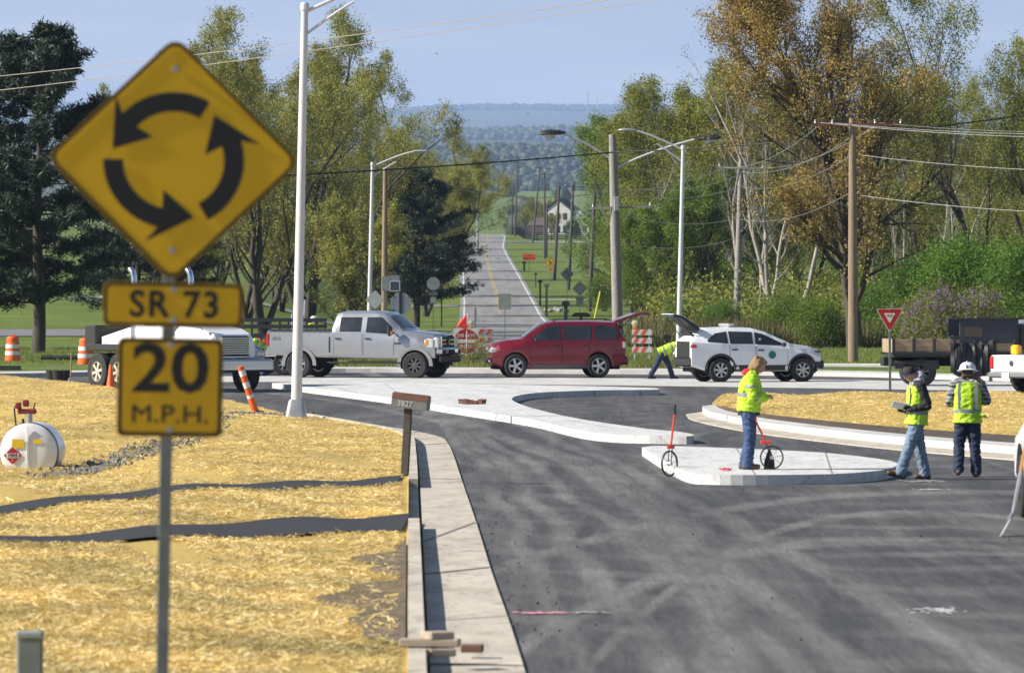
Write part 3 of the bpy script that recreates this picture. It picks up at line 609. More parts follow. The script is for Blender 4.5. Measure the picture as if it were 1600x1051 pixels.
for i, (px, Y, s_, k_) in enumerate(row):
    c = copy_tree(a if k_ == 'a' else b); xo = min((px-800)*Y/FPX, float(np.interp(Y, RY, RX))-6.5); c.scale = (s_*1.4, s_*1.4, s_*1.08); c.location = (xo, Y, float(gz(xo, Y))-.1); c.rotation_euler = (0,0,i*1.3+.4)
    tag(c, '%s olive roadside tree along the left side of the old road' % NTH[i], 'tree', 'olive trees along the left side of the old road')
# --- right
k_ = tree('russet_tree', 31, 18.8, 6.9, ov(.85,.3,.35), RUSSET, 88000, .125, r0=.42, stems=1, nb=(42,10,6), up=.32, start=.1, jit=.2, bark=BARK); put(k_, 1335, 262, 'huge russet budding tree behind the tall bare utility pole', s=1.0, sx_=.93)
i_ = tree('bright_green_tree', 32, 18.5, 5.6, ov(.7,.3,.4), YGREEN, 74000, .135, r0=.3, stems=2, nb=(18,8,5), up=.5, start=.08, jit=.26); put(i_, 1045, 352, 'yellow green tree left of the right street lamp', s=.95)
j_ = tree('bright_green_tree', 33, 13.5, 5.0, ov(.8,.3,.35), BRIGHT, 52000, .15, r0=.26, stems=3, nb=(12,7,5), up=.45, start=.08, jit=.22); put(j_, 985, 560, 'bright green leafy tree behind the grey wooden pole', s=1.4)
l_ = tree('sparse_tree', 34, 19.5, 6.8, ov(.6,.35,.45), YGREEN, 40000, .125, r0=.34, stems=2, nb=(14,7,5), up=.6, start=.2, jit=.18); put(l_, 1545, 285, 'tall sparse yellow green tree with dark crooked limbs at the right edge')
n2 = tree('bare_tree', 35, 17.0, 3.0, ov(.5,.35,.5), DRY, 1500, .10, r0=.22, stems=3, nb=(12,7,5), up=.8, start=.25, jit=.1, bark=PBARK); put(n2, 1225, 300, 'tall leafless grey tree sticking out behind the russet tree', s=1.03)
WG = 'trees of the wood on the right'
wood = [('i',1000,402,.92,1,'yellow green wood tree behind the left arm of the cobra lamp'),('i',1110,380,1.08,2.5,'broad yellow green wood tree behind the right street lamp'),('j',1090,330,.78,1.5,'leafy bright tree low between the street lamp and the thin utility pole'),
 ('j',1010,330,.62,4,'low bright green tree beside the grey wooden pole'),('j',990,470,.95,3,'bright green tree over the red car tailgate'),('i',1180,345,.93,3.7,'yellow green tree behind the thin utility pole'),('n',1140,330,.80,1,'pale bare tree left of the thin utility pole'),
 ('n',1185,310,.86,2.2,'pale bare tree right of the thin utility pole'),('i',1440,380,1.05,5,'yellow green tree behind the russet tree and the lilac'),('l',1460,360,.88,2,'sparse tree between the russet tree and the right edge'),('i',1250,380,.92,.6,'yellow green tree hidden low behind the russet tree'),
 ('j',1340,340,.72,2.3,'green leafy tree under the right side of the russet crown'),('l',1640,330,.95,4,'sparse tree cut off by the right picture edge'),('i',1530,360,.8,1.9,'green tree behind the bright bushes at right'),('n',1490,320,.7,4.4,'pale bare tree standing behind the lilac'),('i',985,640,1.0,3.1,'olive green tree just right of the far white house'),('i',952,900,1.0,.2,'olive green tree hiding part of the far white house'),('n',1395,300,.74,.9,'bare grey tree in the shade of the russet crown'),('i',1600,340,.9,2.8,'dense green tree behind the flatbed truck cab'),('n',1060,345,.72,3.1,'pale bare tree in front of the wood by the right street lamp')]
src = {'i': i_, 'j': j_, 'l': l_, 'n': n2}
for kk, px, Y, s_, rz, lab in wood: put(copy_tree(src[kk]), px, Y, lab, 'tree', WG, s=s_, rz=rz)
# --- shrubs
def shrub(name, seed, H, W, mat, nleaf, size, px, Y, label, flower=0):
    rs = np.random.default_rng(seed); S, T = grow(rs, H, W, .05, ov(.9,.4,.4), nb=(9,6,4), stems=6, up=.3, start=.05)
    e = empty(name); mesh_obj('stems', segs_mesh('stems', S, 3), BARK, e); V = leaves(rs, T, nleaf, size, .34); mesh_obj('foliage', np_mesh('foliage', V, np.arange(len(V)).reshape(-1,4)), mat, e)
    if flower:
        TT = [x for x in T if x[1][2] > H*.45]; kx = rs.integers(0, len(TT), 140); V = []
        for q in kx: pp = np.array([[TT[q][1], TT[q][1]+[0,0,.22]]]); V.append(leaves(rs, pp, flower, .07, .05))
        V = np.concatenate(V); mesh_obj('blossom', np_mesh('blossom', V, np.arange(len(V)).reshape(-1,4)), LILAC, e)
    return put(e, px, Y, label, 'shrub')
s1 = shrub('green_bush', 41, 4.2, 2.6, BUSHG, 22000, .12, 1500, 250, 'big fresh green bush behind the dump truck headboard')
put(copy_tree(s1), 1435, 268, 'fresh green bush between the russet tree and the big bush', 'shrub', s=.85, rz=2); put(copy_tree(s1), 1585, 246, 'fresh green bush at the right edge above the pickup', 'shrub', s=.95, rz=4)
s2 = shrub('lilac_bush', 42, 2.6, 1.5, YGREEN, 5000, .09, 1478, 222, 'purple flowering lilac bush behind the flatbed truck', 34)
put(copy_tree(s2), 1425, 226, 'smaller purple lilac bush left of the flatbed truck', 'shrub', s=.8, rz=2.4); put(copy_tree(s2), 1530, 226, 'purple lilac bush peeping over the dump truck headboard', 'shrub', s=.95, rz=4.4)
s3 = shrub('green_bush', 43, 2.6, 1.7, BRIGHT, 14000, .11, 945, 500, 'round green bush right of the leaning far poles')
put(copy_tree(s1), 1130, 285, 'green bush between the right street lamp and thin pole', 'shrub', s=.45, rz=1)
put(copy_tree(s1), 1060, 300, 'green bush behind the right street lamp foot', 'shrub', s=.48, rz=3); put(copy_tree(s3), 1220, 275, 'low green bush behind the white car roof', 'shrub', s=.85, rz=3)
put(copy_tree(s3), 1280, 268, 'low green bush at the foot of the russet tree', 'shrub', s=.8, rz=1.3); put(copy_tree(s1), 1360, 285, 'green bush right of the russet trunk', 'shrub', s=.6, rz=5)
s4 = shrub('small_bush', 44, .75, .45, YGREEN, 2500, .06, 748, 207, 'small yellow green bush at the foot of the do not enter sign')
put(copy_tree(s3), 898, 1060, 'dark round bush by the fence near the far house', 'shrub', s=1.1, rz=1)
# --- weeds and hedge of undergrowth along the wood edge
def tufts(name, X, Y, h, mat, label, per=7, w=.04, zf=None):
    n = len(X)*per; X = np.repeat(X, per)+RNG.normal(0,.12,n); Y = np.repeat(Y, per)+RNG.normal(0,.12,n); hh = np.repeat(h, per)*RNG.uniform(.5,1.1,n)
    Z = gz(X, Y) if zf is None else zf(X, Y); a = RNG.uniform(0,pi,n); d = np.stack([np.cos(a),np.sin(a),np.zeros(n)],1)*w/2; l = np.stack([RNG.normal(0,.18,n)*hh, RNG.normal(0,.18,n)*hh, hh],1); c = np.stack([X,Y,Z],1)
    V = np.stack([c-d, c+d, c+l*.98+d*.2, c+l-d*.2],1).reshape(-1,3)
    return tag(mesh_obj(name, np_mesh(name, V, np.arange(4*n).reshape(-1,4)), mat), label=label, cat='plants', kind='stuff')
n_ = 9000; Y = RNG.uniform(268, 300, n_); X = RNG.uniform(.021, .1, n_)*Y; tufts('undergrowth', X, Y, RNG.uniform(.5,1.5,n_), DRY, 'dry weeds and brush along the edge of the right wood', 7, .05)
n_ = 9000; Y = RNG.uniform(290, 345, n_); X = RNG.uniform(.024, .1, n_)*Y; V = leaves(np.random.default_rng(3), np.stack([np.stack([X,Y,gz(X,Y)],1), np.stack([X,Y,gz(X,Y)+RNG.uniform(1,3.6,n_)],1)],1), 55000, .22, .5)
tag(mesh_obj('undergrowth', np_mesh('brush', V, np.arange(len(V)).reshape(-1,4)), YGREEN), label='leafy understorey brush inside the right wood', cat='plants', kind='stuff')
n_ = 17000; Y = RNG.uniform(206, 262, n_); X = RNG.uniform(-.095, .1, n_)*Y; k = (np.abs(X+.4) > 5); G_ = leafmat('grass_blades', [(.10,.16,.02),(.15,.21,.035),(.21,.24,.06),(.26,.23,.10)], .3)
tufts('grass', X[k], Y[k], RNG.uniform(.05,.14,k.sum()), G_, 'short rough grass of the verge beyond the roundabout kerb', 4, .02, lambda x, y: x*0+.11)
n_ = 5000; Y = RNG.uniform(190, 226, n_); X = RNG.uniform(-8, 9, n_); kz = Y > 197+.05*np.abs(X)
tufts('weeds', X[kz], Y[kz], RNG.uniform(.08,.3,kz.sum()), G_, 'weeds and low plants in the mulch bed behind the cars', 6, .025, lambda x, y: x*0+.11)
# ---------------------------------------------------------------- vehicles
def paint(name, c, metal=.0, rough=.35, var=.06): return M(name, c, rough, metal, var=var, scale=3, coat=.7, spec=.5, bump=.03, bscale=3)
SILVER = paint('silver_car_paint', (.40,.41,.43), .75, .34); RED = paint('dark_red_car_paint', (.17,.006,.013), .2, .3); WHITEP = paint('white_car_paint', (.76,.77,.78), 0, .3)
BLK = M('black_plastic', (.02,.02,.021), .55, var=.3); TYRE = M('dusty_tyre_rubber', (.026,.025,.024), .85, var=.4, scale=8, bump=.3); RIM = M('alloy_rim', (.55,.56,.58), .35, .8, scale=8); DRIM = M('dark_alloy_rim', (.12,.12,.125), .4, .6)
CHROME = M('chrome', (.75,.76,.78), .12, 1, var=.05); UNDER = M('underbody_black', (.012,.012,.012), .9); STEEL = M('galvanised_steel', (.42,.43,.45), .45, .55, scale=5); LENS = M('clear_lamp_lens', (.62,.64,.66), .12, .3, var=.2, scale=30)
REDL = M('red_lamp_lens', (.45,.02,.02), .2, coat=.5); AMB = M('amber_lamp_lens', (.75,.25,.03), .25, coat=.5); SEAL = M('door_gap_rubber', (.02,.02,.022), .8)
def glassmat(name, c):
    m, t, b, N, L = nodes(name); o = N('TexCoord').outputs['Object']
    L(ramp(N, L, noise(N, L, o, 1.2, 4, .6), [(.35, c), (.7, [x*2.2+.01 for x in c])]), b.inputs['Base Color']); b.inputs['Roughness'].default_value = .06; b.inputs['Specular IOR Level'].default_value = .5
    b.inputs['Coat Weight'].default_value = .2; b.inputs['Coat Roughness'].default_value = .02; return m
GLASS = glassmat('dark_window_glass', (.016,.019,.022)); WSHIELD = glassmat('windscreen_glass', (.05,.06,.065))
class Car:
    def __init__(s, root, paint, P, wheels, wr, arch, n=90):
        s.r, s.p, s.P, s.w, s.wr, s.arch = root, paint, P, wheels, wr, arch; x0, x1 = P['x']; s.x0, s.x1 = x0, x1
        xs_ = set(np.linspace(x0, x1, n)); 
        for xw in wheels:
            for a in np.linspace(0, pi, 15): xs_.add(xw+arch*cos(a)*.999)
        for k in ('top', 'belt'):
            for q in P[k]: xs_.add(min(max(q[0], x0), x1))
        s.xs = sorted(xs_); s.body()
    def f(s, k, x): q = s.P[k]; return float(np.interp(x, [a[0] for a in q], [a[1] for a in q]))
    def prof(s, x):                             # half section from sill to roof: (y, z)
        zb = s.f('sill', x); zs = zb
        for xw in s.w:
            d = s.arch**2-(x-xw)**2
            if d > 0: zb = max(zb, s.wr*1.02+math.sqrt(d))
        w, wb, wt, zt, ze = s.f('w', x), s.f('wb', x), s.f('wt', x), s.f('top', x), s.f('belt', x); ze = min(ze, zt-.03)
        zm = zs+(ze-zs)*.55; cr = s.P.get('crown', .04)
        pts = [(w-.04, max(zb, zs)), (w-.005, max(zs+.06, zb+.02)), (w, max(zm, zb+.04)), (w-.01, max(zm+(ze-zm)*.55, zb+.06)), (wb, max(ze, zb+.08)), (wb-.015, max(ze+.015, zb+.095))]
        q = pts[-1]; k = min(1, max(0, (zt-ze-.05)/.3)); wt2 = wt*k + (wb-.06)*(1-k); zt = max(zt, q[1]+.015)
        pts += [(q[0]+(wt2-q[0])*.5, q[1]+(zt-.05*k-q[1])*.52), (wt2, zt-.05*k-.004), (wt2-.05, zt-.012*k), (wt2*.55, zt+cr*.75), (0, zt+cr)]
        return pts
    def yat(s, x, z):
        p = s.prof(x)[:9]; return float(np.interp(z, [a[1] for a in p], [a[0] for a in p]))
    def body(s):
        rings = []
        for x in s.xs:
            h = s.prof(x); zb = h[0][1]; bow = s.P.get('bow', .0)
            e1 = max(0, 1-(s.x1-x)/.5); 
            rings.append([(x-.12*(abs(y)/1)**2*e1*bow, y, z) for y, z in h] + [(x-.12*(abs(y))**2*e1*bow, -y, z) for y, z in h[-2::-1]] + [(x, 0, zb)])
        s.rings = rings; MB().loft(rings).build('body', s.p, s.r, smooth=.5)
        MB().box(((s.x0+s.x1)/2, 0, s.f('sill', 0)+.12), (s.x1-s.x0-.3, 1.1, .3)).box(((s.w[0]+s.w[1])/2, 0, s.f('sill', 0)+.1), (abs(s.w[0]-s.w[1])-2*s.arch+.1, s.P['w'][1][1]*2-.16, .2)).build('underbody', UNDER, s.r)
        for xw in s.w:                          # wheel housings
            for sd in (1, -1):
                yo = s.yat(xw, s.wr+s.arch)-.03; k = MB(); a = [(s.arch*1.0*cos(t), s.wr*1.02+s.arch*1.0*sin(t)) for t in np.linspace(-.25, pi+.25, 16)]
                vs = [(xw+x, sd*yo, z) for x, z in a]+[(xw+x, sd*.45, z) for x, z in a]; n = len(a)
                k.add(vs, [(i, i+1, n+i+1, n+i) for i in range(n-1)]+[tuple(range(n, 2*n))]); k.build('wheel_housing', UNDER, s.r)
    def patch(s, name, mat, x0, x1, z0, z1, off=.008, sides=(1, -1), parent=None, nx=8, nz=5, only=None):
        g = lambda z, x: float(np.interp(x, [a[0] for a in z], [a[1] for a in z])) if hasattr(z, '__len__') else z
        out = []
        for sd in sides:
            m = MB(); rows = []
            for x in np.linspace(x0, x1, nx):
                a, b = g(z0, x), g(z1, x); rows.append([(x, sd*(s.yat(x, a+(b-a)*t)+off), a+(b-a)*t) for t in np.linspace(0, 1, nz)])
            m.loft(rows, caps=False, closed=False); out.append(m.build(name, mat, parent or s.r, smooth=True))
        return out
    def door(s, x0, x1, z0, z1, handle=None, hm=None):
        s.patch('door_gap', SEAL, x0-.012, x1+.012, z0, z1, .003)
        for sd in (1, -1):
            d = s.patch('door', s.p, x0, x1, z0, z1, .007, (sd,), nx=8, nz=7)[0]
            if handle: 
                y = s.yat(handle[0], handle[1]); MB().box((handle[0], sd*(y+.035), handle[1]), (.2, .035, .04), bev=.008).build('handle', hm or BLK, d)
    def toppatch(s, name, mat, xa, xb, w0, w1, off=.01, n=8, m=9):
        rows = []
        for t in np.linspace(0, 1, n):
            x = xa+(xb-xa)*t; w = w0+(w1-w0)*t; h = s.prof(x); hy = [a[0] for a in h[5:]][::-1]; hz = [a[1] for a in h[5:]][::-1]
            rows.append([(x+off*(1 if xa > 0 or 1 else -1)*.6, y, float(np.interp(abs(y), hy, hz))+off) for y in np.linspace(-w, w, m)])
        return MB().loft(rows, caps=False, closed=False).build(name, mat, s.r, smooth=True)
    def archtrim(s, mat, wd=.07, off=.012):
        for xw in s.w:
            for sd in (1, -1):
                ra = s.arch; rows = []
                for t in np.linspace(-.05, pi+.05, 22):
                    rows.append([(xw+q*cos(t), sd*(s.yat(min(max(xw+q*cos(t), s.x0), s.x1), s.wr+q*sin(t))+off), s.wr*1.02+q*sin(t)) for q in (ra-.02, ra+wd*.5, ra+wd)])
                MB().loft(rows, caps=False, closed=False).build('wheel_arch_trim', mat, s.r, smooth=True)
def wheel(root, x, y, r, w, rimm, spokes=5, rr=.62, hub=None, steer=0):
    sd = 1 if y > 0 else -1; e = empty('wheel', (x, y, r)); e.parent = root; e.rotation_euler = (0, 0, steer)
    k = r; MB().lathe([(k*rr,-w*.5),(k*.9,-w*.52),(k*.985,-w*.42),(k,-w*.2),(k,w*.2),(k*.985,w*.42),(k*.9,w*.52),(k*rr,w*.5)], 36, 'y', close=True).build('tyre', TYRE, e, smooth=.5)
    m = MB(); R_ = k*rr
    m.lathe([(R_, sd*w*.46),(R_*.93, sd*w*.47),(R_*.9, sd*w*.2),(R_*.88, -sd*w*.4),(R_,-sd*w*.4)], 32, 'y', close=True)
    for i in range(spokes):
        a = 2*pi*i/spokes+.3; c, s_ = cos(a), sin(a); ww = R_*.17*(5/spokes)**.5
        p = [(-ww*.75, R_*.12), (ww*.75, R_*.12), (ww, R_*.95), (-ww, R_*.95)]
        q = [(u*c+v*s_, v*c-u*s_) for u, v in p]; m.add([(u, sd*w*.34, v) for u, v in q]+[(u, sd*w*.44, v) for u, v in q], [(0,1,2,3),(4,7,6,5),(0,4,5,1),(1,5,6,2),(2,6,7,3),(3,7,4,0)])
    m.lathe([(.001, sd*w*.47),(R_*.2, sd*w*.46),(R_*.24, sd*w*.3)], 16, 'y'); m.build('rim', rimm, e, smooth=.5)
    MB().lathe([(.001, -sd*w*.02),(R_*.9, -sd*w*.02),(R_*.9, -sd*w*.05),(.001,-sd*w*.05)], 20, 'y').build('brake_disc', UNDER, e)
    return e
def place(root, x, y, deg, z=0): root.location = (x, y, z); root.rotation_euler = (0, 0, R(deg)); return root
def text(s, size, mat, parent, loc, rot, sx_=1, name='lettering', ext=.002, bold=0, al='CENTER', sp=1):
    cu = bpy.data.curves.new(name, 'FONT'); cu.body = s; cu.size = size; cu.extrude = ext; cu.offset = bold; cu.align_x = al; cu.align_y = 'CENTER'; cu.space_character = sp; cu.resolution_u = 3
    to = bpy.data.objects.new('t', cu); COL.objects.link(to); me = bpy.data.meshes.new_from_object(to); bpy.data.objects.remove(to); me.name = name; me.materials.clear(); me.materials.append(mat); o = bpy.data.objects.new(name, me); COL.objects.link(o); o.parent = parent; o.location = loc; o.rotation_euler = rot; o.scale = (sx_, 1, 1); return o
# -- silver crew cab pickup
p = G(566, 590.5); tr = empty('pickup_truck', label='silver four door pickup truck parked behind the near lamp post', cat='pickup truck'); place(tr, p.x, p.y+.7, -19)
P = dict(x=(-2.93, 2.86), sill=[(-2.93,.74),(-.9,.66),(1.7,.60),(2.86,.66)], w=[(-2.93,.97),(0,1.0),(2.3,1.0),(2.86,.95)], wb=[(-2.93,.96),(0,.97),(1.9,.93),(2.86,.84)], wt=[(-3,.70),(1.2,.70),(1.7,.74),(3,.7)],
  belt=[(-2.93,1.46),(-.7,1.44),(1.5,1.38),(2.2,1.33),(2.86,1.22)], top=[(-2.93,1.51),(-.74,1.51),(-.70,1.9),(-.60,2.08),(-.4,2.12),(.7,2.12),(1.0,2.08),(1.18,2.0),(1.66,1.56),(1.72,1.51),(2.3,1.46),(2.7,1.40),(2.84,1.32),(2.86,1.25)], crown=.035, bow=.5)
c_ = Car(tr, SILVER, P, (2.13, -1.83), .42, .50)
for nm, x0, x1 in (('a', -.62, .34), ('b', .40, 1.42)): c_.door(x0, x1, .74, [(x0,1.40),(x1,1.40 if x1 < 1 else 1.34)], (x0+.14, 1.27))
c_.patch('window', GLASS, -.45, .27, 1.49, 1.95, .01); c_.patch('window', GLASS, .45, 1.32, [(.45,1.47),(1.32,1.42)], [(.45,1.95),(.95,1.95),(1.32,1.62)], .01)
c_.toppatch('windscreen', WSHIELD, 1.20, 1.62, .64, .74, .012)
MB().box((-1.8, 0, 1.53), (2.1, 1.55, .05)).build('bed_floor', UNDER, tr); MB().box((-1.82,.93,1.535),(2.16,.07,.03),bev=.01).box((-1.82,-.93,1.535),(2.16,.07,.03),bev=.01).build('bed_rail', BLK, tr)
c_.patch('cab_gap', SEAL, -.80, -.74, .70, 1.52, .004)
c_.patch('fender_flare', SILVER, -2.42, -1.24, [(-2.42,.75),(-2.33,.9),(-2.1,1.05),(-1.83,1.1),(-1.56,1.05),(-1.33,.9),(-1.24,.75)][0:7] if 0 else .80, .80, 0) if 0 else None
c_.archtrim(SILVER, .10, .035)
MB().box((.4,.98,.50),(2.5,.14,.05),bev=.02).box((.4,-.98,.50),(2.5,.14,.05),bev=.02).build('running_board', BLK, tr)
MB().box((2.93,0,.86),(.22,1.98,.24),bev=.06).build('front_bumper', CHROME, tr, smooth=.6); MB().box((2.97,0,.62),(.14,1.8,.22),bev=.05).build('air_dam', BLK, tr)
MB().box((3.04,0,.84),(.03,.55,.16),bev=.01).box((3.035,.72,.85),(.03,.22,.13),bev=.01).box((3.035,-.72,.85),(.03,.22,.13),bev=.01).build('bumper_opening', UNDER, tr)
gr = MB().box((2.86,0,1.16),(.10,1.22,.42),bev=.04).build('grille', CHROME, tr, smooth=.6)
for z in (1.03, 1.16, 1.29): MB().box((2.915,0,z),(.02,1.08,.075)).build('grille_slot', UNDER, gr)
MB().lathe([(.001,.02),(.1,.02),(.1,0),(.001,0)],20,'x',(2.93,0,1.16)).build('badge', M('dark_badge', (.05,.06,.07), .3), gr)
for sd in (1,-1):
    h = MB().box((2.84,sd*.79,1.14),(.16,.30,.36),bev=.04).box((2.62,sd*.925,1.12),(.28,.10,.30),bev=.03).build('headlight', LENS, tr, smooth=.6); MB().box((2.52,sd*.945,1.15),(.12,.09,.2),bev=.02).build('indicator', AMB, h)
    MB().tube([(1.42,sd*.95,1.45),(1.38,sd*1.12,1.47)],.03,6).box((1.36,sd*1.2,1.52),(.12,.2,.34),bev=.04).build('mirror', BLK, tr); MB().box((1.43,sd*1.21,1.45),(.02,.14,.12)).build('indicator', AMB, tr)
    MB().box((-2.90,sd*.93,1.22),(.09,.12,.42),bev=.02).build('tail_light', REDL, tr)
MB().box((-3.02,0,.78),(.2,1.9,.2),bev=.04).build('rear_bumper', CHROME, tr); MB().box((-2.945,0,1.2),(.04,1.62,.6),bev=.015).build('tailgate', SILVER, tr)
text('4X4', .17, M('grey_decal', (.2,.2,.21), .5), tr, (-2.62,-.985,1.26), (R(90),0,0), ext=.004)
MB().box((1.55,-1.01,1.12),(.22,.01,.05)).build('badge', MATS['dark_badge'], tr)
for x in (2.13,-1.83):
    for y in (.88,-.88): wheel(tr, x, y, .42, .29, DRIM if x > 0 else RIM, 8 if x > 0 else 6, .56)
# -- dark red suv with raised tailgate
p = G(868, 590.5); rd = empty('suv', label='dark red SUV with its tailgate raised', cat='car', loc=(0,0,0)); place(rd, p.x, p.y+.9, 180+6)
P = dict(x=(-2.17,2.19), sill=[(-2.17,.42),(-1.7,.30),(1.7,.28),(2.19,.40)], w=[(-2.17,.84),(-1.2,.90),(1.5,.90),(2.19,.76)], wb=[(-2.17,.80),(-1.2,.86),(1.1,.84),(2.19,.66)], wt=[(-2.2,.66),(.3,.68),(1.1,.72),(2.2,.6)],
  belt=[(-2.17,1.16),(1.1,1.08),(1.9,.98),(2.19,.82)], top=[(-2.17,1.20),(-2.10,1.24),(-1.97,1.60),(-1.86,1.67),(-1,1.70),(.1,1.695),(.38,1.65),(.62,1.56),(1.10,1.21),(1.2,1.17),(1.7,1.12),(2.02,1.05),(2.14,.98),(2.19,.88)], crown=.03, bow=1.2)
rd.scale = (1,1,1.07); c_ = Car(rd, RED, P, (1.37,-1.31), .365, .425)
c_.door(-1.0,-.14,.42,[(-1,1.10),(0,1.09)],(-.88,.98)); c_.door(-.09,.93,.42,[(-.1,1.09),(.93,1.05)],(.06,.97))
c_.patch('window', GLASS, -1.92,-1.18,1.16,[(-1.92,1.46),(-1.7,1.56),(-1.18,1.57)],.01); c_.patch('window', GLASS,-1.06,-.18,1.14,1.57,.01); c_.patch('window', GLASS,-.08,.86,1.13,[(-.08,1.57),(.28,1.55),(.86,1.20)],.01)
c_.toppatch('windscreen', WSHIELD,.5,1.10,.60,.70,.012); c_.archtrim(RED,.05,.01)
c_.patch('sill_trim', M('grey_sill_cladding', (.09,.09,.095), .6),-.95,1.0,.30,.40,.012)
for sd in (1,-1):
    MB().tube([(.15,sd*.56,1.70),(.0,sd*.57,1.755),(-1.6,sd*.56,1.765),(-1.75,sd*.56,1.71)],.018,6).build('roof_rail', BLK, rd)
    MB().box((2.06,sd*.62,.82),(.24,.28,.17),bev=.04).build('headlight', LENS, rd, smooth=.6); MB().box((2.19,sd*.62,.50),(.06,.2,.08),bev=.02).build('fog_light', LENS, rd)
    MB().box((.72,sd*.98,1.14),(.10,.18,.14),bev=.04).build('mirror', BLK, rd); h = MB().box((-2.12,sd*.79,.99),(.13,.12,.24),bev=.03).build('tail_light', REDL, rd); MB().box((-2.12,sd*.855,.99),(.09,.012,.17)).build('clear_lens', LENS, h)
MB().box((2.2,0,.80),(.06,.8,.13),bev=.02).build('grille', CHROME, rd); MB().box((2.2,0,.52),(.08,1.1,.16),bev=.02).build('air_intake', BLK, rd); MB().box((-2.2,0,.52),(.16,1.66,.24),bev=.06).build('rear_bumper', RED, rd, smooth=.6)
MB().box((-2.11,0,.98),(.03,1.3,.5)).build('load_opening', UNDER, rd); MB().box((-1.99,0,1.4),(.03,1.15,.34),rot=(0,R(-28),0)).build('load_opening', UNDER, rd)
tg = MB(); q = [(-1.84,1.705),(-2.1,1.80),(-2.5,1.93),(-2.82,1.97),(-3.0,1.93),(-3.0,1.87),(-2.8,1.89),(-2.45,1.83),(-2.1,1.70),(-1.86,1.62)]; tg.prism(q,-.64,.64,'y'); tg = tg.build('tailgate', RED, rd, smooth=.4); MB().prism([(-2.1,1.694),(-2.45,1.824),(-2.43,1.812),(-2.1,1.682)],-.5,.5,'y').build('window', GLASS, tg); MB().box((-2.82,0,1.86),(.24,.4,.03)).build('tail_plate', WHITEP, tg)
for sd in (1,-1): MB().tube([(-1.98,sd*.6,1.45),(-2.4,sd*.6,1.80)],.014,6).build('gas_strut', BLK, rd)
for x in (1.37,-1.31):
    for y in (.79,-.79): wheel(rd, x, y, .365, .235, RIM, 5, .64)
# -- white suv
p = G(1166, 597); wt_ = empty('suv', label='white SUV with its black lined tailgate raised beside the bending worker', cat='car'); place(wt_, p.x+.14, p.y+.8, 16)
P = dict(x=(-2.14,2.16), sill=[(-2.14,.50),(-1.7,.36),(1.7,.34),(2.16,.42)], w=[(-2.14,.84),(-1.2,.92),(1.4,.92),(2.16,.70)], wb=[(-2.14,.80),(-1.2,.88),(1,.86),(2.16,.62)], wt=[(-2.2,.56),(-.6,.62),(1,.74),(2.2,.5)],
  belt=[(-2.14,1.22),(-1,1.17),(1,1.07),(1.8,1.0),(2.16,.82)], top=[(-2.14,1.26),(-2.05,1.34),(-1.82,1.56),(-1.6,1.64),(-.7,1.68),(-.1,1.64),(.3,1.54),(1.05,1.19),(1.15,1.155),(1.7,1.09),(2.03,1.0),(2.13,.92),(2.16,.84)], crown=.03, bow=1.6)
c_ = Car(wt_, WHITEP, P, (1.42,-1.23), .375, .44)
c_.door(-.93,-.12,.50,[(-1,1.14),(0,1.11)],(-.78,1.0)); c_.door(-.07,.92,.50,[(-.1,1.10),(.92,1.04)],(.06,.98))
c_.patch('window', GLASS,-1.62,-.98,[(-1.62,1.24),(-.98,1.19)],[(-1.62,1.30),(-1.35,1.50),(-.98,1.555)],.01); c_.patch('window', GLASS,-.92,-.17,1.18,[(-.92,1.56),(-.17,1.54)],.01); c_.patch('window', GLASS,-.10,.84,[(-.1,1.16),(.84,1.13)],[(-.1,1.53),(.2,1.47),(.84,1.16)],.01)
c_.toppatch('windscreen', WSHIELD,.3,1.02,.62,.72,.012); c_.archtrim(BLK,.06,.014); c_.patch('sill_cladding', BLK,-.8,1.0,.36,.53,.014); c_.patch('sill_cladding', BLK,1.87,2.1,.42,.62,.014)
MB().box((-2.15,0,.62),(.14,1.56,.28),bev=.06).build('rear_bumper', BLK, wt_, smooth=.6); MB().box((2.13,0,.54),(.14,1.36,.26),bev=.06).build('front_bumper', BLK, wt_, smooth=.6)
MB().box((-2.145,0,1.0),(.03,1.25,.5)).build('load_opening', UNDER, wt_); MB().box((-1.975,0,1.42),(.03,1.05,.36),rot=(0,R(-42),0)).build('load_opening', UNDER, wt_)
for sd in (1,-1):
    MB().box((-2.06,sd*.79,1.10),(.2,.12,.13),bev=.03).build('tail_light', REDL, wt_); MB().box((2.0,sd*.60,.93),(.22,.18,.06),bev=.02).build('headlight', M('smoked_lens', (.08,.08,.09), .15), wt_); MB().box((2.08,sd*.58,.72),(.08,.14,.12),bev=.03).build('fog_light', LENS, wt_)
    MB().box((.78,sd*.99,1.15),(.12,.18,.14),bev=.04).build('mirror', BLK, wt_)
MB().box((2.13,0,.87),(.05,.7,.09),bev=.02).build('grille', BLK, wt_); MB().box((-.75,0,1.755),(.22,1.0,.08),bev=.03).box((-.75,0,1.715),(.1,.6,.03)).build('light_bar', M('light_bar_lens', (.5,.52,.53), .2, .3), wt_)
tg = MB().prism([(-1.80,1.64),(-2.0,1.80),(-2.35,2.02),(-2.62,2.08),(-2.66,2.0),(-2.38,1.96),(-2.05,1.68),(-1.86,1.58)],-.62,.62,'y').build('tailgate', BLK, wt_, smooth=.4)
MB().prism([(-1.98,1.81),(-2.35,2.03),(-2.64,2.10),(-2.68,2.07),(-2.36,2.045),(-2.0,1.83)],-.6,.6,'y').build('outer_skin', WHITEP, tg)
for sd in (1,-1): MB().tube([(-2.0,sd*.62,1.36),(-2.5,sd*.58,1.95)],.014,6).build('gas_strut', BLK, wt_)
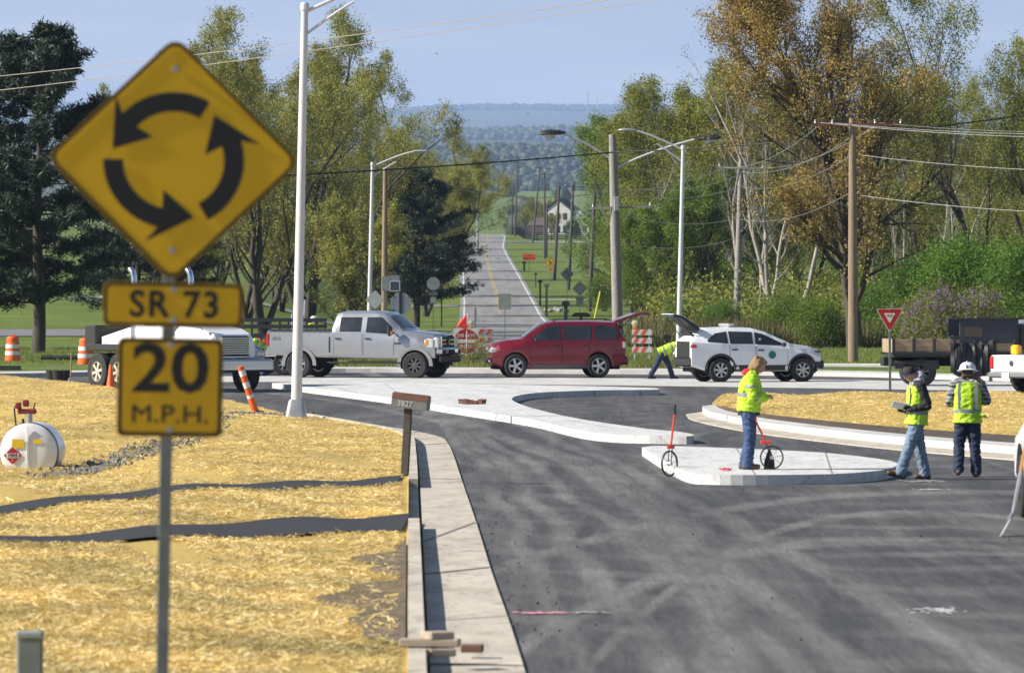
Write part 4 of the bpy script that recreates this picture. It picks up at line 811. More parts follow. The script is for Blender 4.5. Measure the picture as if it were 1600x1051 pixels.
y = c_.yat(.42,.82)+.016; MB().lathe([(.001,-y),(.12,-y),(.12,-y+.004),(.001,-y+.004)],24,'y',(.42,0,.84)).build('round_seal', M('green_seal', (.02,.16,.13), .5), wt_)
y = c_.yat(.06,1.32)+.02; MB().prism([(.03,1.28),(.06,1.25),(.09,1.28),(.09,1.35),(.03,1.35)],-y-.004,-y,'y').build('sticker', WHITEP, wt_)
text('COUNTY', .085, M('grey_decal', (.2,.2,.21)), wt_, (1.42,-c_.yat(1.42,.98)-.012,.99), (R(90),0,0), ext=.002)
for x in (1.42,-1.23):
    for y in (.81,-.81): wheel(wt_, x, y, .375, .235, RIM, 7, .60)
# -- white conventional truck behind the sign
p = G(250, 613); wk = empty('work_truck', label='white heavy truck with twin exhaust stacks behind the large sign', cat='truck'); place(wk, p.x+.5, p.y+2.6, -54); TW = M('white_truck_paint', (.72,.73,.75), .35, coat=.5, var=.08)
m = MB(); m.loft([[(x, y*w, z) for y, z in ((-1,.95),(-1,z1*.9),(-.86,z1),(.86,z1),(1,z1*.9),(1,.95))] for x, w, z1 in ((.7,.9,1.85),(1.3,.86,1.82),(2.0,.78,1.74),(2.5,.70,1.6),(2.62,.66,1.4))]).build('hood', TW, wk, smooth=.5)
for sd in (1,-1): m = MB(); m.loft([[(1.75+.56*cos(t), sd*yy_, .62+.56*sin(t)*1.05) for yy_ in (.62, 1.14)] for t in np.linspace(0, pi, 16)], caps=False, closed=False); m.loft([[(1.75+q*cos(t), sd*1.14, .62+q*sin(t)*1.05) for q in (.56,.70)] for t in np.linspace(0, pi, 16)], caps=False, closed=False); m.box((2.25,sd*.93,1.02),(.5,.42,.4),bev=.12).build('fender', TW, wk, smooth=.8); MB().box((2.50,sd*.96,1.05),(.1,.3,.2),bev=.05).build('headlight', LENS, wk, smooth=.6)
m = MB(); m.prism([(-.9,.9),(.72,.9),(.72,1.78),(.45,2.62),(.2,2.75),(-.9,2.75)],-1.02,1.02,'y').build('cab', TW, wk); MB().prism([(.705,1.86),(.475,2.56),(.49,2.57),(.72,1.87)],-.9,.9,'y').build('windscreen', WSHIELD, wk)
MB().box((0,-1.03,2.15),(.9,.02,.6),bev=.004).box((0,1.03,2.15),(.9,.02,.6),bev=.004).build('window', GLASS, wk)
g = MB().box((2.62,0,1.28),(.1,1.0,.62),bev=.06).build('grille', CHROME, wk, smooth=.5)
for k in range(9): MB().box((2.68,0,1.04+k*.06),(.015,.86,.03)).build('grille_slot', UNDER, g)
MB().box((2.78,0,.74),(.24,2.3,.36),bev=.06).build('front_bumper', CHROME, wk, smooth=.5)
for sd in (1,-1): MB().tube([(-1.1,sd*.95,1.2),(-1.1,sd*.95,3.2),(-1.16,sd*.95,3.34),(-1.3,sd*.95,3.42)],.085,12).build('exhaust_stack', CHROME, wk, smooth=.6); MB().tube([(.6,sd*1.05,2.3),(.62,sd*1.3,2.3),(.62,sd*1.3,1.85),(.6,sd*1.05,1.85)],.02,6).box((.62,sd*1.32,2.1),(.1,.2,.4),bev=.03).build('mirror', CHROME, wk)
MB().tube([(2.2,-.75,1.68),(2.15,-1.0,1.95)],.012,6).lathe([(.001,.03),(.13,.02),(.13,-.01),(.001,-.03)],18,'x',(2.15,-1.0,1.98)).build('hood_mirror', CHROME, wk)
MB().box((-.9,.0,.9),(5.0,.86,.24)).build('chassis', UNDER, wk); MB().box((-2.3,0,1.2),(2.2,2.3,.2),bev=.03).build('bed', BLK, wk); MB().box((-3.2,.0,1.5),(.6,2.2,.66),bev=.04).build('toolbox', BLK, wk)
MB().prism([(-1.2,1.3),(-1.2,1.8),(-2.8,1.5),(-2.8,1.3)],-.95,.95,'y').build('hopper', TW, wk); MB().lathe([(.42,-.5),(.5,-.3),(.5,.3),(.42,.5)],20,'z',(-1.75,0,1.75)).build('water_tank', TW, wk, smooth=.6)
for x in (1.75,): 
    for y in (.95,-.95): wheel(wk, x, y, .52, .30, RIM, 6, .5)
for x in (-1.7,-2.8):
    for y in (1.0,.66,-.66,-1.0): wheel(wk, x, y, .52, .27, M('cream_rim', (.5,.47,.4), .5), 6, .55)
# -- stake trailer
p = G(430, 592); sr = empty('stake_trailer', label='dark stake sided trailer loaded with red and orange gear behind the pickup tail', cat='trailer'); place(sr, p.x-.4, p.y+9.5, -6); DK = M('dark_steel', (.035,.04,.05), .5, .4)
MB().box((0,0,.72),(3.2,2,.14)).build('deck', DK, sr)
for sd in (-1,1):
    for x in np.linspace(-1.55,1.55,6): MB().box((x,sd*1.0,1.3),(.06,.05,1.1)).build('stake', DK, sr)
    for z in (.95,1.3,1.6,1.82): MB().box((0,sd*1.03,z),(3.2,.03,.11)).build('rail', DK, sr)
for x in (-.45,.45):
    for y in (1.05,-1.05): wheel(sr, x, y, .36, .22, RIM, 6, .55)
rs = random.Random(2); OR = M('orange_plastic', (.75,.13,.025), .5, var=.15); m = MB()
for k in range(4):
    o = MB(); x = -1.2+k*.75; o.M = Matrix.Translation((0,0,0)); o.box((x,rs.uniform(-.4,.4),.98),(.6,.8,.36),rot=(.1,.2,rs.random()),bev=.1); o = o.build('equipment_crate', OR if k % 2 else M('faded_red_plastic', (.5,.05,.03), .6), None, smooth=.8); o.parent = None
    o.matrix_world = Matrix.Translation(sr.location) @ rotm(sr.rotation_euler.z); tag(o, ['faded red gear bag at the left end of the stake trailer','orange gear bag second from the left on the stake trailer','faded red gear bag third from the left on the stake trailer','orange gear bag nearest the pickup on the stake trailer'][k], 'equipment')
a = empty('ladder_rack', label='grey steel lifting mast standing at the stake trailer', cat='mast'); place(a, sr.location.x+.6, sr.location.y-.4, 0, .79)
for x0, x1, h in ((0,.1,2.0),(.16,.22,1.9),(.34,.42,1.7)): MB().tube([(x0,0,0),(x1,0,h)],.05,8).build('mast_tube', STEEL, a)
MB().box((.1,0,.9),(.3,.1,.7),bev=.02).box((.38,0,.8),(.1,.1,.8),bev=.02).build('mast_sleeve', STEEL, a)
# -- flatbed dump truck at right
p = G(1490, 604); fb = empty('flatbed_truck', label='black flatbed dump truck with wooden side boards and a tall headboard', cat='truck'); place(fb, p.x+.0, p.y+1.6, 4)
WOOD = M('weathered_board', (.36,.26,.16), .85, var=.45, scale=3, bump=.4, stretch=(.3,1,4)); BLU = M('dark_blue_black_steel', (.035,.04,.055), .45, .2, var=.3, scale=4)
MB().box((.0,0,.92),(3.6,2.2,.12)).build('deck', BLK, fb); MB().box((.3,0,.72),(4.6,.8,.26)).build('chassis', UNDER, fb)
for sd in (-1,1):
    for k in range(6):
        x = -1.52+k*.6; MB().box((x,sd*1.12,1.19),(.52,.035,.40),bev=.006).build('side_board', WOOD, fb)
    for k in range(7): MB().box((-1.82+k*.6,sd*1.135,1.17),(.07,.07,.5),bev=.01).build('stake', BLK, fb)
    MB().box((-.02,sd*1.16,.97),(3.7,.05,.09)).build('side_rail', BLK, fb)
MB().box((-1.83,0,1.19),(.04,2.1,.4)).build('tail_board', WOOD, fb)
MB().box((1.0,-1.13,1.62),(1.75,.05,.7),bev=.02).box((1.82,0,1.5),(.08,2.2,.95),bev=.02).box((1.0,1.13,1.62),(1.75,.05,.7)).build('headboard', BLU, fb); MB().box((.95,-1.16,1.98),(1.9,.09,.05)).build('headboard_rim', BLK, fb)
MB().box((.55,-1.165,1.62),(.5,.02,.32)).build('mesh_panel', M('rust_brown', (.08,.06,.045), .8), fb)
MB().box((2.75,0,1.45),(1.5,1.9,1.0),bev=.12).box((2.6,0,.8),(1.6,1.85,.5),bev=.1).build('cab', SILVER, fb, smooth=.5); MB().box((2.7,-.955,1.66),(.95,.02,.45),bev=.004).build('window', GLASS, fb)
MB().box((-1.3,-.6,.72),(.8,.9,.06)).tube([(-1.9,-1.1,.8),(-1.7,-1.0,.55)],.03).box((-.7,-.95,.65),(.5,.3,.3),bev=.04).box((-1.6,-.9,.62),(.3,.2,.2)).build('hitch', DK, fb); MB().tube([(-1.7,-1.1,.7),(-.6,-1.12,.64)],.02,6).build('step_rail', M('rust_brown', (.08,.06,.045)), fb)
for x in (-.95,2.7):
    for y in ((.9,.62,-.62,-.9) if x < 0 else (.85,-.85)): wheel(fb, x, y, .42, .25, DRIM, 6, .5)
m = MB(); rows = []
for i, u in enumerate(np.linspace(0,1,22)):
    x = -.15+1.3*u; rows.append([(x+.05*sin(i*1.9), -1.2-.05*sin(i*2.3)-.04*sin(v*9+i)-(.05 if v > .2 else -.25+v*1.2), 1.47-1.25*v*(1-.25*(u-.45)**2*3)+(.03*sin(i))) for v in np.linspace(0,1,12)])
m.loft(rows, caps=False, closed=False).box((.5,-.9,1.44),(1.3,.5,.06)); o = m.build('tarpaulin', M('black_tarpaulin', (.022,.023,.026), .6, var=.4), None, smooth=.9); o.matrix_world = Matrix.Translation(fb.location) @ rotm(R(4)); tag(o, 'black tarpaulin hanging over the flatbed side boards', 'tarpaulin')
# -- white pickup seen from behind at the right edge
p = G(1615, 616); wp = empty('pickup_truck', label='white pickup cut off by the right edge, seen from its tailgate', cat='pickup truck'); place(wp, 15.95, 157.6, 35)
P = dict(x=(-2.7,2.6), sill=[(-2.7,.55),(2.6,.5)], w=[(-2.7,.95),(0,.97),(2.6,.9)], wb=[(-2.7,.93),(0,.93),(2.6,.8)], wt=[(-3,.7),(3,.7)], belt=[(-2.7,1.0),(2.6,1.0)], top=[(-2.7,1.04),(-.8,1.04),(-.75,1.45),(-.5,1.62),(.8,1.62),(1.4,1.1),(2.6,1.0)], crown=.01)
c_ = Car(wp, TW, P, (1.7,-1.6), .38, .46, 50); MB().box((-2.72,0,.80),(.05,1.55,.44),bev=.015).build('tailgate', TW, wp); MB().box((-2.78,0,.50),(.18,1.8,.16),bev=.04).build('rear_bumper', M('grey_bumper', (.2,.2,.2), .5), wp)
MB().lathe([(.001,0),(.08,0),(.08,-.01),(.001,-.01)],16,'x',(-2.75,.0,.82)).build('badge', MATS['dark_badge'], wp)
MB().box((-2.88,.1,.50),(.02,.3,.14)).build('number_plate', WHITEP, wp)
for sd in (1,-1): MB().box((-2.68,sd*.88,.84),(.12,.15,.34),bev=.02).build('tail_light', REDL, wp)
c_.patch('window', GLASS,-.6,.9,1.1,1.5,.01); MB().box((-.735,0,1.3),(.03,1.2,.28)).build('window', GLASS, wp)
MB().box((-2.2,.45,1.18),(.2,.3,.28),bev=.04).build('beacon', M('amber_beacon', (.9,.42,.02), .3), wp)
for x in (1.7,-1.6):
    for y in (.85,-.85): wheel(wp, x, y, .38, .24, DRIM, 6, .55)
# -- service truck at the right edge, close
sv = empty('service_truck', label='white service body truck at the right edge with a shovel leaning on it', cat='truck'); place(sv, 7.42, 70.5, 90)
P = dict(x=(-3.2,2.2), sill=[(-3.2,.5),(2.2,.45)], w=[(-3.2,1.0),(2.2,1.0)], wb=[(-3.2,.99),(2.2,.9)], wt=[(-3.2,.98),(0,.8),(2.2,.75)], belt=[(-3.2,1.3),(2.2,1.2)], top=[(-3.2,1.72),(-.6,1.72),(-.5,1.95),(.8,1.95),(1.4,1.3),(2.2,1.15)], crown=.01)
c_ = Car(sv, TW, P, (1.4,-2.0), .40, .48, 50)
for x in (-3.05,-2.5,-1.2): c_.patch('locker_gap', SEAL, x, x+.02, .6, 1.6, .003)
c_.patch('window', GLASS,-.4,.8,1.3,1.78,.01); c_.archtrim(BLK,.05,.01)
for sd in (1,-1): MB().box((-2.9,sd*1.12,1.0),(.3,.26,.12),bev=.05).build('mirror', BLK, sv)
for x in (1.4,-2.0):
    for y in (.88,-.88): wheel(sv, x, y, .40, .25, DRIM, 6, .55)
# ---------------------------------------------------------------- signs, posts, poles, wires, small things
RETRO = M('amber_sign_sheeting', (.74,.44,.003), .6, var=.05, scale=2); INK = M('black_sign_ink', (.012,.012,.012), .5); ALU = M('grey_aluminium_back', (.33,.35,.36), .4, .5, var=.2, scale=2); DKALU = M('dull_green_grey_back', (.10,.12,.11), .6, .1)
GPOST = M('galvanised_post', (.20,.23,.23), .55, .3, var=.3, scale=6); REDS = M('red_sign_sheeting', (.42,.015,.02), .4); WHT = M('white_sheeting', (.72,.72,.72), .45); ORS = M('orange_sign_sheeting', (.85,.12,.02), .5); WPOLE = M('white_painted_pole', (.66,.66,.69), .4, .15, var=.07, scale=2)
POLEW = M('weathered_grey_pole', (.31,.29,.265), .9, var=.4, scale=6, bump=.5, stretch=(3,3,.3)); POLEB = M('brown_pole', (.29,.21,.14), .9, var=.4, scale=6, bump=.5, stretch=(3,3,.3)); POLED = M('dark_far_pole', (.09,.08,.07), .9, var=.4, stretch=(3,3,.3)); RUST = M('rusty_steel', (.14,.05,.03), .8, var=.5)
def rrect(w, h, r, n=5, cx=0, cz=0):
    o = []
    for (sx_, sz, a0) in ((1,-1,-90),(1,1,0),(-1,1,90),(-1,-1,180)):
        for k in range(n+1): a = R(a0+90*k/n); o.append((cx+sx_*(w/2-r)+r*cos(a), cz+sz*(h/2-r)+r*sin(a)))
    return o
def plate(name, poly, y0, th, mat, parent): return MB().prism(poly, y0, y0+th, 'y').build(name, mat, parent)
def ringpoly(name, outer, inner, y, th, mat, parent):
    m = MB(); n = len(outer); vs = [(a, y, b) for a, b in outer]+[(a, y, b) for a, b in inner]+[(a, y+th, b) for a, b in outer]+[(a, y+th, b) for a, b in inner]
    m.add(vs, [(i,(i+1)%n,n+(i+1)%n,n+i) for i in range(n)]+[(i,(i+1)%n,2*n+(i+1)%n,2*n+i) for i in range(n)]); return m.build(name, mat, parent)
def rot45(p): c = sqrt2 = math.sqrt(.5); return [(c*(x-y), c*(x+y)) for x, y in p]
def bolt(parent, x, z): MB().lathe([(.001,-.012),(.014,-.012),(.014,0),(.001,0)],10,'y',(x,-.002,z)).build('bolt', STEEL, parent)
sg = empty('roundabout_sign', (0,0,0), label='large amber diamond sign of circling arrows above SR 73 and 20 M.P.H. plates', cat='road sign')
SY = 25.8; sg.location = (AT(247,1051,SY).x, SY, 0); sg.rotation_euler = (0, R(1.0), R(7)); SE = EYE
Z = lambda py: SE+(HY-py)*SY/FPX
MB().box((0,.03,1.2),(.055,.035,4.4)).build('post', GPOST, sg)
d = plate('diamond_panel', rot45(rrect(.762,.762,.06)), 0, .004, RETRO, sg); d.location = (.01,0,Z(249)); d.scale = (1.075,1,1.04); pp = d
ringpoly('border', rot45(rrect(.757,.757,.058)), rot45(rrect(.728,.728,.048)), -.003, .002, M('dark_border_ink', (.06,.035,.004), .5), pp)
for k in range(3):
    a0 = R(60+120*k); A = [(.255+.040*1)*1 for _ in range(1)]; pts = []
    for t in np.linspace(0, R(78), 14): pts.append((.297*cos(a0+t), .297*sin(a0+t)))
    hb = a0+R(72); tip = a0+R(110)
    pts += [(.372*cos(hb), .372*sin(hb)), (.262*cos(tip), .262*sin(tip)), (.135*cos(hb), .135*sin(hb))]
    for t in np.linspace(R(78), 0, 14): pts.append((.214*cos(a0+t), .214*sin(a0+t)))
    q = MB(); q.prism([(x, z-.004) for x, z in pts], -.004, -.002, 'y'); q.build('arrow', INK, pp)
bolt(pp, 0, .395); bolt(pp, 0, -.395)
d = plate('route_plate', rrect(.615,.203,.03), 0, .004, RETRO, sg); d.scale = (1.035,1,1); d.location = (.02,0,Z(476)); ringpoly('border', rrect(.608,.196,.028), rrect(.578,.166,.02), -.003, .002, MATS['dark_border_ink'], d)
text('SR 73', .168, INK, d, (0.005,-.004,-.003), (R(90),0,0), .92, bold=.0035, sp=1.12); bolt(d, 0, .07); bolt(d, 0, -.07)
d = plate('speed_plate', rrect(.457,.44,.03), 0, .004, RETRO, sg); d.scale = (1.05,1,1.02); d.location = (.012,0,Z(605)); ringpoly('border', rrect(.450,.433,.028), rrect(.415,.398,.02), -.003, .002, MATS['dark_border_ink'], d)
text('20', .30, INK, d, (0,-.004,.075), (R(90),0,0), 1.12, bold=.006); text('M.P.H.', .112, INK, d, (0,-.004,-.122), (R(90),0,0), 1.12, bold=0, sp=1.02); bolt(d, 0, .19); bolt(d, 0, -.19)
# street lamps
def arm(mb, p0, p1, k=.35, r=.04):
    p0, p1 = Vector(p0), Vector(p1); pts = [p0.lerp(p1, t)+Vector((0,0,k*sin(t*pi/2)-k*t)) for t in np.linspace(0,1,9)]; mb.tube(pts, r, 8)
def lamp(px, py, h, lean, label, armx, group='white street lamps', double=True, base_h=.52):
    p = G(px, py); e = empty('street_lamp', p, label=label, cat='street lamp', group=group); e.rotation_euler = (0, R(lean), 0)
    m = MB(); m.tube([(0,0,.4),(0,0,h)],[.125*.92,.075],16).build('pole', WPOLE, e, smooth=.6)
    MB().loft([[(x*s_,y*s_,z) for x,y in rrect(.46,.46,.1)] for s_, z in ((1.0,.1),(.95,.2),(.72,base_h-.04),(.6,base_h))]).build('transformer_base', STEEL, e, smooth=.5); MB().lathe([(.36,-.2),(.36,.1),(.34,.12)],20).build('footing', CONC, e)
    MB().lathe([(.09,h-.12),(.095,h-.1),(.095,h+.02),(.08,h+.05)],14).build('pole_cap', WPOLE, e)
    a = MB(); arm(a, (0,0,h-.15), (armx,0,h+.42+.1*abs(armx)), .3); arm(a, (0,0,h-.65), (armx*.55,0,h+.10), .12, .03); a.build('arm', WPOLE, e, smooth=.6)
    s_ = 1 if armx > 0 else -1; MB().loft([[(armx+s_*x, y*w, h+.42+.1*abs(armx)+z*t) for y, z in ((-1,0),(-.8,.5),(0,.8),(.8,.5),(1,0),(.7,-.4),(0,-.5),(-.7,-.4))] for x, w, t in ((-.05,.05,.06),(.15,.10,.09),(.45,.14,.10),(.62,.10,.06),(.68,.03,.02))]).build('lamp_head', STEEL, e, smooth=.6)
    return e
lamp(462.5, 662, 8.9, 1.2, 'nearest white street lamp standing in the straw by the gravel', 1.9, double=True)
lamp(576, 545, 8.75, 1.2, 'thin white street lamp rising behind the silver pickup cab', 2.0); lamp(1060, 559, 8.7, 1.3, 'white street lamp rising between the red and the white SUV', -2.0)
# utility poles
def crossarm(e, z, w, x0=0, ins=(-1,1), mat=None): 
    a = MB().box((x0,-.16,z),(w,.09,.11)).build('crossarm', mat or POLEW, e)
    for q in ins: MB().lathe([(.02,0),(.055,.02),(.035,.06),(.055,.1),(.02,.15)],10,'z',(x0+q*w/2*.94,-.16,z+.055)).build('insulator', STEEL, a)
def upole(px, py, Y, top, r, mat, lean, label, group=None, arms=(), base_z=None, toppx=None):
    b = AT(px, py, Y); z0 = b.z if base_z is None else base_z; zt = EYE+(HY-top)*Y/FPX; h = zt-z0
    e = empty('utility_pole', (b.x, Y, z0), label=label, cat='utility pole', group=group); tx = ((toppx-800)*Y/FPX - b.x) if toppx else h*math.tan(R(lean)); e.rotation_euler = (0, math.atan2(tx, h), 0)
    MB().tube([(0,0,-.3),(0,0,h*.5),(0,0,h)],[r*1.15,r,r*.75],12).build('pole', mat, e, smooth=.6)
    for a in arms: crossarm(e, *[h-a[0]], *a[1:])
    return e
u1 = upole(966, 541, 280, 210, .24, POLEW, 0, 'thick grey utility pole carrying two cobra street lights', None, [(3.6,3.0,.35)], toppx=957)
for sd, wx, zz in ((-1, 2.5, 9.25), (1, 4.2, 8.8)):
    m = MB(); pts = [Vector((sd*.15,0,zz)).lerp(Vector((sd*wx,-.2,zz+1.3)), t) + Vector((0,0,.12*sin(t*pi))) for t in np.linspace(0,1,9)]; m.tube(pts,.05,8); m.build('lamp_arm', WPOLE, u1, smooth=.6)
    h = MB().loft([[(sd*(wx+x),-.2+y*w,zz+1.3+z*t) for y, z in ((-1,-.2),(-.8,.6),(0,1),(.8,.6),(1,-.2),(0,-.5))] for x, w, t in ((-.2,.06,.07),(.1,.15,.16),(.6,.26,.2),(1.0,.2,.15),(1.15,.06,.05))]).build('lamp_head', BLK, u1, smooth=.6)
    MB().ell((sd*(wx+.6),-.2,zz+1.18),(.3,.19,.2)).build('lamp_lens', LENS, h, smooth=True)
MB().box((.1,-.26,7.0),(.25,.2,.7),bev=.03).build('junction_box', STEEL, u1)
u2 = upole(1150, 536, 296, 250, .17, POLEW, 0, 'thin pole with a round black meter behind the white SUV', None, [(.42,2.4,.0)], toppx=1158); MB().ell((.2,-.2,5.8),.16).build('meter', BLK, u2, smooth=True)
u3 = upole(1333, 570, 213, 185, .17, POLEB, 0, 'brown topped utility pole standing on the grass before the russet tree', None, [(.25,3.4,.2,(-1,-.6,.4,1),M('reddish_crossarm',(.16,.06,.04),.8))], toppx=1332)
u4 = upole(600, 541, 280, 262, .14, POLEB, 0, 'brown wooden pole right beside the thin white lamp', None, (), toppx=602)
u5 = upole(316, 470, 330, 388, .16, POLEB, 0, 'short brown pole stub just below the diamond sign', None, ())
FP = [(921,477,500,283,930,'dark leaning pole nearest on the right of the old road'),(888,454,590,287,896,'second leaning pole on the right lawn, behind the dark diamond sign'),(866,441.5,640,290,874,'third leaning pole, beside the yellow side road sign'),(851,405,830,270,851,'pole with a double crossarm on the right lawn'),(853.5,403,850,318,855,'short pole almost touching the double crossarm pole'),(832,378,1000,259,844,'strongly leaning pole with crossarm beside the black fence'),(804,365,1080,252,809.6,'far pole with a transformer can at the road crest'),(799,364,1100,289,802,'short far pole left of the transformer pole'),(746,420,900,262,747,'thin pale pole half hidden in the left roadside trees')]
poles = []
for i, (x, y, Y, t_, tx, lab) in enumerate(FP):
    b = AT(x, y, Y); z0 = float(gz(b.x, Y)); Yp = Y
    poles.append(upole(x, y, Y, t_, .17 if i < 3 else .16, POLED if i != 8 else STEEL, 0, lab, 'utility poles along the old road', [(.3,2.4,.3,(-1,1),POLED)] if i in (0,1,3,5,6) else (), base_z=min(b.z, z0), toppx=tx))
# wires
WB = M('black_cable', (.012,.012,.013), .6); WL = M('bright_aluminium_wire', (.50,.49,.48), .35, .6)
def wire(a, b, sag, r, mat, label, group=None, cat='cable', n=26):
    a, b = Vector(a), Vector(b); pts = [a.lerp(b, t)+Vector((0,0,-sag*4*t*(1-t))) for t in np.linspace(0,1,n)]
    o = MB().tube(pts, r, 5).build('overhead_cable', mat); return tag(o, label, cat, group)
wire(AT(-60,290,250), AT(958,238,279.6), .3, .035, WB, 'thick black cable crossing left of the cobra lamp pole'); wire(AT(958,238,279.6), AT(1700,165,262), .35, .035, WB, 'thick black cable rising to the right of the cobra lamp pole')
wire(AT(-60,125,150), AT(1000,-7,120), .1, .010, WL, 'upper bright wire slanting across the top left sky'); wire(AT(-60,148,150), AT(1100,-12,120), .1, .010, WL, 'lower bright wire slanting across the top left sky')
for i, (y0, y1) in enumerate(((212,226),(259,262),(284,288))): wire(AT(-60,y0,300), AT(620,y1,340), .1, .014, WL, '%s thin wire crossing the left pine' % ('upper','middle','lower')[i], 'thin wires crossing behind the sign')
tp = lambda px, py, Y: AT(px, py, Y)
for i, (a, b) in enumerate([((1285,192,213),(1700,216,205)),((1300,192,213),(1700,210,200)),((1375,192,213),(1700,206,210)),((1341,242,213),(1700,268,205)),((1341,305,213),(1700,334,205))]): wire(tp(*a), tp(*b), .12, .011, WL, '%s pale wire running right from the brown topped pole' % NTH[i], 'pale wires right of the brown topped pole')
for i, (a, b) in enumerate([((1285,192,213),(1132,262,296)),((1375,192,213),(1185,262,296)),((1330,215,213),(1158,268,296)),((1330,243,213),(1158,292,296)),((1330,300,213),(1156,342,296))]): wire(tp(*a), tp(*b), .5, .013, WL, '%s pale wire between the brown topped and the thin pole' % NTH[i], 'pale wires between the two right poles')
for i, (a, b) in enumerate([((1132,262,296),(930,296,280)),((1180,262,296),(1000,296,280)),((1156,292,296),(965,300,280)),((1156,340,296),(965,332,280)),((1156,370,296),(965,378,280))]): wire(tp(*a), tp(*b), .45, .013, WL, '%s pale wire between thin pole and cobra lamp pole' % NTH[i], 'pale wires left of the thin pole')
for i, (a, b) in enumerate([((945,298,280),(896,296,590)),((1000,298,280),(930,290,500)),((960,335,280),(896,310,590)),((930,290,500),(851,285,830)),((896,295,590),(844,266,1000)),((965,360,280),(905,330,590))]): wire(tp(*a), tp(*b), 2.6, .013, WL if i < 3 else WB, '%s sagging wire of the pole line beside the old road' % NTH[i], 'sagging wires along the old road')
wire(AT(480,250,300), AT(760,262,900), 1.5, .02, WL, 'thin wire running away over the left roadside trees'); wire(AT(958,378,281), AT(1020,470,300), .2, .012, WL, 'guy wire slanting down from the cobra lamp pole')
wire(AT(700,290,500), AT(958,300,281), .6, .02, WB, 'black service cable reaching the cobra lamp pole from left')
# yield sign
y_ = empty('yield_sign', G(1391,626), label='red and white yield sign on a steel post in the straw island', cat='road sign'); y_.location.z = .2; y_.rotation_euler = (0, R(-.4), R(4))
def tri(w, r=.05, dz=0):
    h = w*.866; P3 = [(-w/2, 0), (w/2, 0), (0, -h)]; out = []
    for i in range(3):
        a, b, c = [Vector(P3[(i+k-1) % 3]) for k in range(3)]; u, v = (a-b).normalized(), (c-b).normalized()
        for t in np.linspace(0,1,5): q = b+u*r*1.7*(1-t)**2+v*r*1.7*t*t; out.append((q.x, q.y+dz))
    return out
MB().box((0,.03,1.0),(.06,.04,2.3)).build('post', GPOST, y_); s = plate('sign_face', tri(.72), 0, .004, WHT, y_); s.location = (0,0,2.16); MB().prism(tri(.67,.045,-.012),-.003,-.0005,'y').build('red_border', REDS, s); MB().prism(tri(.30,.02,-.115),-.006,-.0035,'y').build('white_centre', WHT, s)
text('YIELD', .075, M('red_sign_sheeting',(.42,.015,.02)), s, (0,-.007,-.18), (R(90),0,0), .95, bold=.001); bolt(s,0,-.04); bolt(s,0,-.53)
# do not enter sign with flag
dn = empty('do_not_enter_sign', G(716,575), label='round red do not enter sign on a white panel behind the pickup nose', cat='road sign'); dn.location = (dn.location.x+.25, 209, .11); s_ = 42.5
MB().box((-.2,.05,.5),(.05,.05,1.0)).box((.25,.05,.5),(.05,.05,1.0)).build('post', GPOST, dn); s = plate('panel', rrect(.92,.95,.04), 0, .01, WHT, dn); s.location = (0,0,.82)
MB().lathe([(.001,-.002),(.445,-.002),(.445,-.006),(.001,-.006)],40,'y').build('red_disc', REDS, s); MB().box((0,-.009,0),(.68,.004,.13)).build('white_bar', WHT, s)
text('DO NOT', .17, WHT, s, (0,-.009,.2), (R(90),0,0), .95, bold=.003); text('ENTER', .17, WHT, s, (0,-.009,-.2), (R(90),0,0), .95, bold=.003)
fl = empty('warning_flag', (dn.location.x+.0, 208.6, .11), label='orange red flag tilted above the do not enter sign', cat='flag'); MB().tube([(0,0,.3),(.05,0,1.85)],.015).build('flag_pole', WHT, fl); MB().add([(.03,0,1.8),(.04,-.02,1.25),(-.34,-.03,1.33),(-.28,.04,1.52),(.03,.006,1.8),(.04,-.014,1.25),(-.34,-.024,1.33),(-.28,.046,1.52)],[(0,1,2,3),(7,6,5,4)]).build('flag_cloth', M('orange_red_cloth',(.8,.05,.03),.7), fl)
# barricades
BW = M('white_barricade_plastic', (.68,.68,.66), .55)
def barricade(px, Y, label, rz=0, w=.95, lights=1):
    X = (px-800)*Y/FPX; e = empty('barricade', (X, Y, .115), rz, label=label, cat='barricade', group='striped barricades across the closed old road')
    for x in (-w/2+.1, w/2-.1): MB().box((x,0,.62),(.05,.05,1.2)).box((x,0,.03),(.06,.7,.05)).build('leg', BW, e)
    for z in (.45,.78,1.1):
        b = MB().box((0,-.04,z),(w,.03,.21)).build('board', BW, e); m = MB()
        for k in range(int(w/.3)+1):
            x = -w/2+.02+k*.3
            if x+.25 < w/2: m.prism([(x,z-.104),(x+.13,z-.104),(x+.25,z+.104),(x+.12,z+.104)],-.06,-.0552,'y')
        m.build('stripe', ORS, b)
    for x in ((-w/2+.1, w/2-.1)[:lights]): MB().box((x,0,1.27),(.14,.1,.12),bev=.02).build('lamp_case', AMB, e); MB().lathe([(.02,-.05),(.12,-.035),(.12,.035),(.02,.05)],18,'y',(x,0,1.44)).build('warning_light', M('pale_amber_lens',(.85,.72,.5),.25), e)
    return e
barricade(752,216,'striped barricade just right of the do not enter sign',.1); barricade(1003,214,'striped barricade between the red SUV and the bending worker',-.05,.75); 
